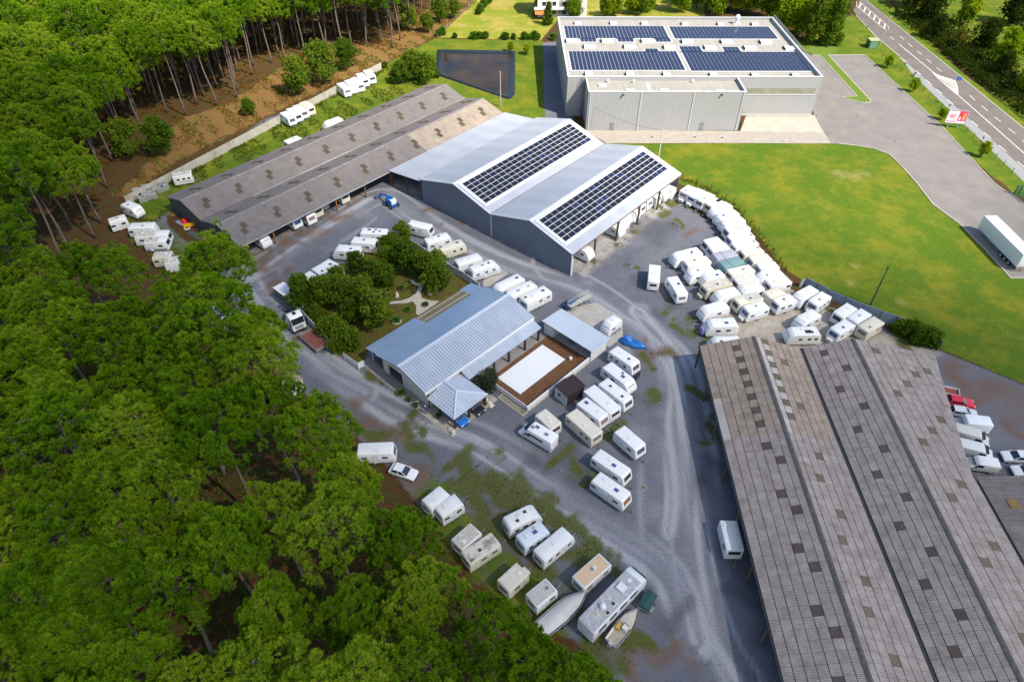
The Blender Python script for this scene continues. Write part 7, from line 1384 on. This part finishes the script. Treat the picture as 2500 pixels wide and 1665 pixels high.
PINE = leafmat('pine_needles', [(.08, (.016, .044, .003)), (.36, (.062, .145, .005)), (.66, (.135, .25, .009)), (1.0, (.27, .36, .024))], .22, .22, .62)
BROAD = leafmat('broad_leaves', [(.1, (.030, .062, .006)), (.4, (.070, .135, .010)), (.75, (.14, .21, .018)), (1.0, (.22, .25, .03))], .38)
BRIGHT = leafmat('bright_leaves', [(.15, (.09, .17, .008)), (.45, (.19, .30, .010)), (.75, (.30, .37, .014)), (1.0, (.42, .38, .035))], .42)
HEDGE = leafmat('hedge_leaves', [(.2, (.03, .085, .01)), (.6, (.075, .16, .015)), (.9, (.14, .22, .02))])
OLIVE = leafmat('olive_leaves', [(.2, (.03, .045, .025)), (.6, (.075, .10, .055)), (.9, (.15, .175, .10))])
FERN = leafmat('bracken', [(.15, (.06, .09, .012)), (.4, (.14, .10, .02)), (.65, (.28, .12, .02)), (.95, (.38, .19, .04))])
GREENS = leafmat('weeds', [(.15, (.03, .075, .008)), (.5, (.075, .14, .012)), (.9, (.16, .19, .03))])
DARKB = leafmat('bramble_leaves', [(.15, (.018, .038, .006)), (.5, (.05, .075, .010)), (.75, (.10, .115, .018)), (.95, (.20, .13, .03))])
bark = mat('pine_bark', (.20, .155, .13), .95, col2=(.09, .065, .055), nscale=3.0, bump=.6, bscale=6); bark2 = mat('oak_bark', (.15, .125, .10), .95, col2=(.07, .06, .05), nscale=3.0); twig = mat('dead_twig', (.36, .33, .30), .95)
def unit(v): return v/(np.linalg.norm(v, axis=-1, keepdims=True)+1e-9)
def leaves(rg, centers, norms, nl, ln, wd, quad=False, up=.35, spread=.85, tbase=None):
    """bursts of blades at each centre"""
    N = len(centers); c = np.repeat(centers, nl, 0); d = unit(np.repeat(norms, nl, 0)*.7+rg.normal(size=(N*nl, 3))*spread+np.array([0, 0, up])); l = ln*rg.uniform(.7, 1.15, (N*nl, 1)); s = unit(np.cross(d, rg.normal(size=d.shape)))*wd
    tb = np.repeat(tbase if tbase is not None else rg.uniform(0, 1, N), nl)
    if quad: c = c+rg.normal(size=c.shape)*ln*.6; V = np.stack([c-s, c+s, c+d*l+s, c+d*l-s], 1); t_ = np.repeat(np.clip(tb*.6+rg.uniform(0, .4, N*nl), 0, 1), 4)
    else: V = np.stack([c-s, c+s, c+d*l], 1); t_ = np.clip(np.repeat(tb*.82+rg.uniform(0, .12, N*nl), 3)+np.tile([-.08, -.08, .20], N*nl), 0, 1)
    return V.reshape(-1, 3), t_
def pine_crown(seed, Rc=4.0, z0=11.5, z1=20.5, lod=1.0):
    """dome of needle pom-poms: dense small clusters on the branch ends, dark gaps between them"""
    rg = np.random.default_rng(seed); nlob = 205 if lod >= 1 else 56; k = np.arange(nlob); u = (k+.5)/nlob; ph = np.arccos(1-u*1.30); th = k*2.399+rg.uniform(-.4, .4, nlob); Hc = z1-z0
    big = 1+.22*np.sin(th*3+seed)*np.sin(ph*2)+.12*np.sin(th*5+2*seed); sh_ = np.where(rg.uniform(size=nlob) < .22, rg.uniform(.35, .7, nlob), rg.uniform(.80, 1.05, nlob))*big; ax = rg.uniform(.85, 1.15)
    cen = np.stack([Rc*np.sin(ph)*np.cos(th)*sh_*ax, Rc*np.sin(ph)*np.sin(th)*sh_/ax, z0+Hc*.92*np.cos(ph)*(.65+.35*sh_)+rg.normal(size=nlob)*.32], 1); lr = rg.uniform(.40, .68, nlob)*(1 if lod >= 1 else 1.7)*Rc/4.1
    nt_ = 9 if lod >= 1 else 5; d = unit(rg.normal(size=(nlob, nt_, 3))+np.array([0, 0, .55])); P_ = cen[:, None]+d*lr[:, None, None]*rg.uniform(.35, .8, (nlob, nt_, 1))
    tb = np.clip(.36+.36*d[..., 2]+rg.normal(size=(nlob, 1))*.16, 0, 1).ravel()  # tuft tops tinted lighter, undersides darker: light from above put into the colour
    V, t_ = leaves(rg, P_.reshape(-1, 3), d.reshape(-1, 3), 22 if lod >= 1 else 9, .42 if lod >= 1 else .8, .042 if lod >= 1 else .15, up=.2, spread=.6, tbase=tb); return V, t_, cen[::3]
def pine_trunk(seed, cen, z0, z1, lean):
    rg = random.Random(seed); mb = MB(); top = z1-1.2; path = lambda z: Vector((lean[0]*(z/z1)**1.5+.25*math.sin(z*.35+seed), lean[1]*(z/z1)**1.5+.2*math.sin(z*.3+2*seed), z))
    zs = np.linspace(-.3, top, 9); mb.tube([path(max(z, 0)) if z >= 0 else Vector((0, 0, -.3)) for z in zs], [.24*(1-.75*max(z, 0)/top)+.02 for z in zs], 7)
    for c in cen[::2]: 
        c = Vector(c); zb = max(z0*.9, c.z-rg.uniform(.8, 2.0)); a = path(min(zb, top)); mb.tube([a, a.lerp(c, .55)+Vector((0, 0, .15)), c], [.05, .035, .02], 4, False)
    for k in range(4):
        a = rg.uniform(0, 6.28); z = rg.uniform(z0-4.5, z0+.5); r = rg.uniform(.9, 2.4); p0 = path(z); mb.tube([p0, p0+Vector((r*.6*math.cos(a), r*.6*math.sin(a), .2)), p0+Vector((r*math.cos(a+.2), r*math.sin(a+.2), rg.uniform(-.3, .5)))], [.04, .028, .012], 4, False)
    return mb.mesh('trunk', True)
def twigs(seed, z0, Rc, n=5):
    rg = random.Random(seed); mb = MB()
    for k in range(n):
        a = rg.uniform(0, 6.28); z = rg.uniform(z0-3.5, z0+3); r = rg.uniform(.8, 2.6); mb.tube([(0, 0, z), (r*.6*math.cos(a), r*.6*math.sin(a), z+.2), (r*math.cos(a+.2), r*math.sin(a+.2), z+rg.uniform(-.3, .5))], [.035, .025, .012], 4, False)
    return mb.mesh('dead_branch')
PV = []
for s in range(9):
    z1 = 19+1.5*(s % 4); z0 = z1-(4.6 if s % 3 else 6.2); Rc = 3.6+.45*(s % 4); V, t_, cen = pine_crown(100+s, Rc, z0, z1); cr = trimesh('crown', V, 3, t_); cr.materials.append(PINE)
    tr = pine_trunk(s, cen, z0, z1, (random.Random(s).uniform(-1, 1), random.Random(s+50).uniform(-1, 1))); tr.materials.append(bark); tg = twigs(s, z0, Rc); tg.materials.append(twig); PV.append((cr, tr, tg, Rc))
def inpoly(p, poly):
    x, y = p; ins = False; n = len(poly)
    for i in range(n):
        x0, y0 = poly[i]; x1, y1 = poly[(i+1) % n]
        if (y0 > y) != (y1 > y) and x < (x1-x0)*(y-y0)/(y1-y0)+x0: ins = not ins
    return ins
def pdist(p, poly): 
    d = 1e9; n = len(poly); P_ = Vector(p)
    for i in range(n):
        a, b = Vector(poly[i]), Vector(poly[(i+1) % n]); e = b-a; u = max(0, min(1, (P_-a).dot(e)/max(e.dot(e), 1e-9))); d = min(d, (P_-a-e*u).length)
    return d
def inview(x, y, z=12, mx=.12):      # plan-view wedge the place can be seen from
    v = cam.matrix_world.inverted() @ Vector((x, y, z)); 
    return v.z < -5 and abs(v.x/-v.z) < .75*(1+mx)+6/-v.z and abs(v.y/-v.z) < .5*(1+mx)+14/-v.z
cav = [(c[0], c[1]) for c in CARAVANS]+[tuple(q[:2]) for q in VEH.values()]+[(-33.3, 73)]
pines = [(x, y, s) for x, y, s in T['pine_man']]; rg = random.Random(11)
def fill(poly, dmin, inset, tries, sc):
    xs = [p[0] for p in poly]; ys = [p[1] for p in poly]
    for _ in range(tries):
        p = (rg.uniform(max(min(xs), -230), min(max(xs), 80)), rg.uniform(max(min(ys), -5), min(max(ys), 330)))
        if not inview(*p) or not inpoly(p, poly) or pdist(p, poly) < inset: continue
        if any((p[0]-q[0])**2+(p[1]-q[1])**2 < dmin*dmin for q in pines) or any((p[0]-q[0])**2+(p[1]-q[1])**2 < 9 for q in cav): continue
        pines.append((*p, rg.uniform(*sc)))
fill(T['pine_sil'], 5.9, 3.9, 14000, (.76, 1.16)); fill(T['pine_gap'], 5.2, .5, 3000, (.85, 1.1)); n_a = len(pines); fill(T['pine_up'], 4.7, .4, 20000, (.85, 1.12))
pines.sort(key=lambda p: (p[0]**2+p[1]**2+3600)); far = MB(); fV = []; fT = []
forest_lab = ('maritime pine in the forest, one of many closely set green crowns', 'pines of the forest')
def pnode(mesh, nm, parent): return obj(nm, mesh, None, parent)
edge_poly = T['pine_sil']; lowc = [pine_crown(300+s, 4.5, 14.2, 20.5, .5)[:2] for s in range(4)]; lowtr = MB()
for k, (x, y, s) in enumerate(pines):
    v_ = k*7 % 9
    if k < 300:
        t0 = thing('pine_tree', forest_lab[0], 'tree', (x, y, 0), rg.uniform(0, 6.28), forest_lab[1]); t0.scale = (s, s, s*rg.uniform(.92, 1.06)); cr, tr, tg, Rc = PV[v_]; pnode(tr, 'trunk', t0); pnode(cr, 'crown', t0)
    else:
        V, t_ = lowc[k % 4]; a = rg.uniform(0, 6.28); c_, s_ = math.cos(a)*s, math.sin(a)*s; Q = np.stack([V[:, 0]*c_-V[:, 1]*s_+x, V[:, 0]*s_+V[:, 1]*c_+y, V[:, 2]*s], 1); fV.append(Q); fT.append(np.clip(t_+rg.uniform(-.15, .15), 0, 1)); far.tube([(x, y, -.2), (x+rg.uniform(-.7, .7), y+rg.uniform(-.7, .7), 19*s)], [.22, .06], 5, False)
if fV:
    pw2 = tag(obj('pine_wood', None), 'far part of the pine forest seen as one mass of crowns', 'forest', kind='stuff'); q = obj('crowns', trimesh('crowns', np.concatenate(fV), 3, np.concatenate(fT)), PINE, pw2); q['kind'] = 'stuff'; q = far.build('trunks', bark, pw2); q['kind'] = 'stuff'
print('pines', len(pines), n_a)
# broadleaf trees and shrubs
def broad_crown(seed, Rc, z0, z1, nlob=22, nt_=34, ln=.30, wd=.11, conic=False):
    rg = np.random.default_rng(seed); k = np.arange(nlob); u = (k+.5)/nlob; zz = z0+(z1-z0)*u; pr = np.sqrt(np.clip(1-(2*u-.85)**2*.8, .05, 1)) if not conic else (1.05-u*.9)
    rr = Rc*pr*rg.uniform(.25, .95, nlob); th = k*2.399+rg.uniform(-.5, .5, nlob); cen = np.stack([rr*np.cos(th), rr*np.sin(th), zz], 1); lr = rg.uniform(.5, .9, nlob)*Rc*.5
    d = unit(rg.normal(size=(nlob, nt_, 3))+np.array([0, 0, .3])); P_ = cen[:, None]+d*lr[:, None, None]*rg.uniform(.5, 1.05, (nlob, nt_, 1)); P_[..., 2] = np.maximum(P_[..., 2], z0*.7+.1)
    tb = np.clip(.4+.3*d[..., 2]+rg.normal(size=(nlob, 1))*.16, 0, 1).ravel(); V, t_ = leaves(rg, P_.reshape(-1, 3), d.reshape(-1, 3), 6, ln, wd, True, tbase=tb); return V, t_, cen  # upward leaves tinted lighter, so top light is painted into the crown
def broad_trunk(seed, cen, z0, m, r=.2):
    mb = MB(); rg = random.Random(seed); zb = z0+.6; mb.tube([(0, 0, -.2), (.1, .05, z0*.5), (.05, .1, zb)], [r, r*.8, r*.6], 7)
    for c in cen[::3]: mb.tube([(.05, .1, zb*.8), tuple(np.array(c)*np.array([.5, .5, 1])*.8+np.array([0, 0, zb*.15])), tuple(c)], [r*.4, r*.25, .03], 4, False)
    me = mb.mesh('trunk', True); me.materials.append(m); return me
BV = {}
def bvar(kind, n, Rc, z0, z1, m, **k):
    BV[kind] = []
    for s in range(n):
        V, t_, cen = broad_crown(hash(kind) % 1 + 500+s*7+len(kind)*31, Rc*(1+.12*(s % 3-1)), z0, z1*(1+.08*(s % 2)), **k); me = trimesh('crown', V, 4, t_); me.materials.append(m); BV[kind].append((me, broad_trunk(s, cen, z0, bark2, .12+Rc*.03)))
bvar('garden', 4, 2.6, 1.4, 5.6, BROAD, ln=.26, wd=.10); bvar('oak', 3, 4.0, 2.6, 9.5, BROAD, nlob=26, ln=.36, wd=.13); bvar('belt', 4, 4.6, 2.0, 11.5, BRIGHT, nlob=30, ln=.45, wd=.17); bvar('conifer', 2, 3.8, .8, 12.5, BROAD, nlob=34, nt_=40, ln=.4, wd=.13, conic=True); bvar('east', 3, 4.8, 1.2, 10.5, DARKB, nlob=30, ln=.45, wd=.17); bvar('young', 2, 1.3, 1.0, 3.2, BRIGHT, nlob=14, nt_=24, ln=.22, wd=.08)
bvar('shrub', 3, 1.15, .15, 1.7, HEDGE, nlob=14, nt_=30, ln=.2, wd=.075); bvar('olive', 1, 1.9, .6, 3.6, OLIVE, nlob=20, nt_=44, ln=.2, wd=.06); bvar('dbush', 2, 1.7, .15, 2.4, BROAD, nlob=16, nt_=34, ln=.25, wd=.09)
def btree(kind, name, label, x, y, s, group=None, k=0, cat='tree', m=None):
    t0 = thing(name, label, cat, (x, y, 0), rg.uniform(0, 6.28), group); t0.scale = (s*rg.uniform(.92, 1.1), s*rg.uniform(.92, 1.1), s); cr, tr = BV[kind][k % len(BV[kind])]; obj('trunk' if cat == 'tree' else 'stem', tr, None, t0); obj('crown' if cat == 'tree' else 'foliage', cr, None, t0); return t0
for k, (x, y, s) in enumerate(T['garden']): btree('garden', 'garden_tree', 'leafy dark green garden tree beside the house and the caravans', x, y, s*1.02, 'garden trees beside the house', k)
for k, (x, y, s) in enumerate(T['gbush']): btree('dbush', 'garden_bush', 'dense green bush behind the pale garden fence', x, y, s*.75, 'bushes behind the garden fence', k, 'bush')
OL_ = ('broad oak standing at the forest edge behind the concrete wall', 'slender oak with leaning trunk on the orange clearing', 'small oak near the far wall end', 'round dark oak on the clearing near the shed end', 'dark oak under the pines beside the round oak', 'small round sapling close to the concrete wall', 'dark evergreen oak under pines near the lawn fence', 'dark tree at the lawn fence beside the pines', 'small tree by the lawn fence', 'narrow tree among pine trunks near the fence')
for k, (x, y, s) in enumerate(T['oak']): btree('oak', 'oak_tree', OL_[k], x, y, s, None, k)
for k, (x, y, s) in enumerate(T['pondbush']): btree('dbush' if s < 1.0 else 'garden', 'pond_shrub', 'green shrub between the long shed and the lined pond', x, y, s*1.05, 'shrubs beside the pond', k, 'bush')
for k, (x, y, s) in enumerate(T['belt']): btree('conifer' if k in (11, 12, 13, 19) else 'belt', 'belt_tree', 'tall dense conifer at the end of the tree belt by the road' if k in (11, 12, 13, 19) else 'bright green broadleaf tree in the belt behind the warehouse', x, y, s, 'conifers by the road' if k in (11, 12, 13, 19) else 'tree belt behind the warehouse', k)
for k, (x, y, s) in enumerate(T['east']): btree('east' if k % 3 else 'belt', 'roadside_tree', 'dark green tree in the thicket across the road' if k % 3 else 'light green tree in the thicket across the road', x, y, s, 'dark trees across the road' if k % 3 else 'light trees across the road', k)
for k, (x, y) in enumerate(L['yardtrees']): btree('young', 'young_tree', ('young tree near the green cabinet on the kerb strip', 'young tree on the kerb strip between fence and asphalt opposite the island', 'young thin tree just behind the billboard', 'young bright tree on the kerb strip near the green gate')[k], x, y, 1.05 if k != 2 else .9, None, k)
for k, (p, r) in enumerate(L['hedge']): btree('shrub', 'hedge_shrub', 'clipped green shrub in the hedge line along the lawn edge', p[0], p[1], r*.8, 'hedge shrubs along the lawn', k, 'bush')
for k, (p, r) in enumerate(L['bush_e']): btree('dbush', 'corner_bush', 'dark green bush inside the corner of the corrugated fence', p[0], p[1], r*.42, 'bushes at the corrugated fence corner', k, 'bush')
btree('olive', 'olive_tree', 'round grey-green olive tree between the carport and the pool deck', L['olive'][0], L['olive'][1], 1.0, None, 0)
for k in range(2): btree('young', 'orchard_tree', 'small thin fruit tree on the yellow lawn', *[(-1+5*k, 216-2*k)][0], .9, 'fruit trees on the lawn', k)
for k, (x_, y_, s_) in enumerate(T['lawntrees']): btree(('conifer', 'belt', 'oak')[k % 3], 'lawn_tree', ('dark conifer in front of the far house', 'yellow-green tree beside the far house', 'brownish tree in front of the far house wall', 'narrow conifer at the far house corner', 'leafy tree on the lawn behind the warehouse', 'oak beside the tiled hut')[k], x_, y_, s_, None, k)
# uncountable low growth ----------------------------------------------------
def scatter(name, m, pts, nl, ln, wd, hgt, label, seed, up=.8, tint=(0, 1), cat='undergrowth'):
    g_ = np.random.default_rng(seed); c = np.array([(q[0], q[1], 0.02) for q in pts], float); c[:, 2] += g_.uniform(0, hgt, len(c)); V, t_ = leaves(g_, c, np.tile([0, 0, 1.0], (len(c), 1)), nl, ln, wd, up=up, spread=.9, tbase=g_.uniform(*tint, len(c))); V[:, 2] = np.maximum(V[:, 2], .01); return tag(obj(name, trimesh(name, V, 3, t_), m), label, cat, kind='stuff')
def sample(poly, n, seed, inset=0, clump=None):
    g_ = random.Random(seed); xs = [p[0] for p in poly]; ys = [p[1] for p in poly]; o = []; tr_ = 0
    while len(o) < n and tr_ < n*30:
        tr_ += 1; p = (g_.uniform(max(min(xs), -215), min(max(xs), 215)), g_.uniform(max(min(ys), 14), min(max(ys), 300)))
        if not inpoly(p, poly) or not inview(p[0], p[1], 0): continue
        if clump and math.sin(p[0]*.33+seed)*math.sin(p[1]*.29+seed*2)+.5*math.sin(p[0]*.9+p[1]*.7) < clump: continue
        o.append(p)
    return o
scatter('bracken', FERN, sample(T['pine_up'], 9000, 1, clump=-.3), 7, .75, .10, .25, 'orange and green bracken under the pines', 1, .5, (.1, 1))
scatter('undergrowth', GREENS, sample(T['pine_sil'], 5000, 2, clump=0), 7, .8, .10, .4, 'green undergrowth below the near pines', 2, .6)
scatter('clearing_weeds', GREENS, sample(G['dry'], 1800, 13, clump=.35), 8, .4, .06, .1, 'green weeds on the forest clearing', 13, .8, (0, .8))
scatter('dry_grass', FERN, sample(G['dry'], 4200, 3, clump=.1), 6, .38, .05, .05, 'tufts of dry orange grass on the forest clearing', 3, .8, (.1, .9))
scatter('weeds', GREENS, sample(G['oldgrass'], 3500, 4, clump=.15), 8, .38, .05, .1, 'green weeds along the old shed and the wall', 4, .9)
wl_ = [(L['wall'][0][0]+(L['wall'][1][0]-L['wall'][0][0])*u+.6+random.Random(k).uniform(0, 1.2), L['wall'][0][1]+(L['wall'][1][1]-L['wall'][0][1])*u-.6-random.Random(k+9).uniform(0, 1.0)) for k, u in enumerate(np.linspace(0, 1, 900)) if math.sin(u*40)+math.sin(u*93) > .1]
scatter('ivy', GREENS, wl_, 8, .45, .06, .7, 'ivy and weeds at the foot of the concrete wall', 5, .8)
ms = [(x+random.Random(i*31+j).gauss(0, r*.45), y+random.Random(i*57+j).gauss(0, r*.45)) for i, (x, y, r) in enumerate(MOSS) for j in range(40)]
scatter('moss_tufts', GREENS, ms, 6, .16, .035, .02, 'short moss and grass tufts breaking through the gravel', 6, .9, (0, .7))
ev = [(x+random.Random(k).gauss(0, 5.5), y+random.Random(k+77).gauss(0, 5.5)) for i, (x, y) in enumerate(T['bramble']) for k in range(i*420, i*420+420)]
rl_ = L['road_right']
def right_of_road(p): return all((b[0]-a[0])*(p[1]-a[1])-(b[1]-a[1])*(p[0]-a[0]) > 0 or True for a, b in zip(rl_[:-1], rl_[1:])) and min(pdist(p, [a, b, a]) for a, b in zip(rl_[:-1], rl_[1:])) > 3.2 and not inpoly(p, rd) and p[0] > 0 and not inpoly(p, L['layby'])
ev = [p for p in ev if right_of_road(p)]
scatter('bramble_thicket', DARKB, ev, 9, .8, .13, 1.5, 'tangled bramble thicket between the road verge and the trees', 8, .5, (0, 1))
fr = [(x, y) for x, y in [(q[0]+random.Random(k*3+i).gauss(0, .5), q[1]+random.Random(k*5+i).gauss(0, .5)) for i, (a, b) in enumerate(zip(L['fence_field'][:-1], L['fence_field'][1:])) for k, q in enumerate([(a[0]+(b[0]-a[0])*u, a[1]+(b[1]-a[1])*u) for u in np.linspace(0, 1, 40)])]]
scatter('fence_weeds', FERN, fr, 7, .4, .05, .1, 'brown-green weeds along the thin wire fence', 9, .8, (0, .7))

# ------------------------------------------------------------------ drifting cloud whose thin shade lies over the near half of the yard
CLP = [(60, 13), (126, 12), (174, -16), (213, -34), (238, -54), (260, -60), (294, -61), (330, -53), (403, -102), (403, -282), (213, -322), (-37, -262), (-117, -42), (-47, 138)]
CZ = 320.0
ax_ = np.arange(-160, 450, 8.0); ay_ = np.arange(-370, 180, 8.0); CX, CY = np.meshgrid(ax_, ay_); X, Y = CX.ravel(), CY.ravel()
sdist = sdf(CLP); wob = 9*np.sin(X*.045+1)*np.sin(Y*.052)+6*np.sin(X*.11+Y*.07); th_ = np.clip((sdist+wob+40)/95, 0, 1); th_ = th_*th_*(3-2*th_)
keep = th_ > 0.001; ids = -np.ones(len(X), int); nx = len(ax_); bump_ = 6*np.sin(X*.08)*np.sin(Y*.09)+4*np.sin(X*.19+2)*np.sin(Y*.17+1)
quads = []; 
for j in range(len(ay_)-1):
    for i in range(nx-1):
        q = [j*nx+i, j*nx+i+1, (j+1)*nx+i+1, (j+1)*nx+i]
        if all(keep[a] for a in q): quads.append(q)
used = sorted({a for q in quads for a in q}); mp_ = {a: k for k, a in enumerate(used)}; nU = len(used); U_ = np.array(used)
top = np.stack([X[U_], Y[U_], CZ+th_[U_]*(28+bump_[U_])], 1); bot = np.stack([X[U_], Y[U_], CZ-th_[U_]*(8+.4*bump_[U_])-.5], 1)
fc = [[mp_[a] for a in q] for q in quads]+[[nU+mp_[a] for a in q[::-1]] for q in quads]
cm = newmesh('cloud', np.concatenate([top, bot]), fc, True); a_ = cm.attributes.new('dens', 'FLOAT', 'POINT'); a_.data.foreach_set('value', np.concatenate([th_[U_], th_[U_]]).astype(np.float32))
m = bpy.data.materials.new('cloud_vapour'); m.use_nodes = True; t = m.node_tree; t.nodes.clear(); Lk = t.links.new
at = t.nodes.new('ShaderNodeAttribute'); at.attribute_name = 'dens'; ge = t.nodes.new('ShaderNodeNewGeometry'); nz = t.nodes.new('ShaderNodeTexNoise'); nz.inputs['Scale'].default_value = .018; nz.inputs['Detail'].default_value = 3; Lk(ge.outputs['Position'], nz.inputs['Vector'])
mr = t.nodes.new('ShaderNodeMapRange'); mr.inputs[1].default_value = .3; mr.inputs[2].default_value = .7; mr.inputs[3].default_value = .42; mr.inputs[4].default_value = .62; Lk(nz.outputs['Fac'], mr.inputs[0])
mu = t.nodes.new('ShaderNodeMath'); mu.operation = 'MULTIPLY'; Lk(at.outputs['Fac'], mu.inputs[0]); Lk(mr.outputs[0], mu.inputs[1])
tp = t.nodes.new('ShaderNodeBsdfTransparent'); df = t.nodes.new('ShaderNodeBsdfDiffuse'); df.inputs[0].default_value = (.9, .9, .9, 1); tl_ = t.nodes.new('ShaderNodeBsdfTranslucent'); tl_.inputs[0].default_value = (.9, .9, .9, 1)
m1 = t.nodes.new('ShaderNodeMixShader'); m1.inputs[0].default_value = .6; Lk(df.outputs[0], m1.inputs[1]); Lk(tl_.outputs[0], m1.inputs[2]); m2 = t.nodes.new('ShaderNodeMixShader'); Lk(mu.outputs[0], m2.inputs[0]); Lk(tp.outputs[0], m2.inputs[1]); Lk(m1.outputs[0], m2.inputs[2])
o_ = t.nodes.new('ShaderNodeOutputMaterial'); Lk(m2.outputs[0], o_.inputs[0])
tag(obj('cloud', cm, m), 'drifting white cloud high above the near yard', 'cloud', kind='stuff')
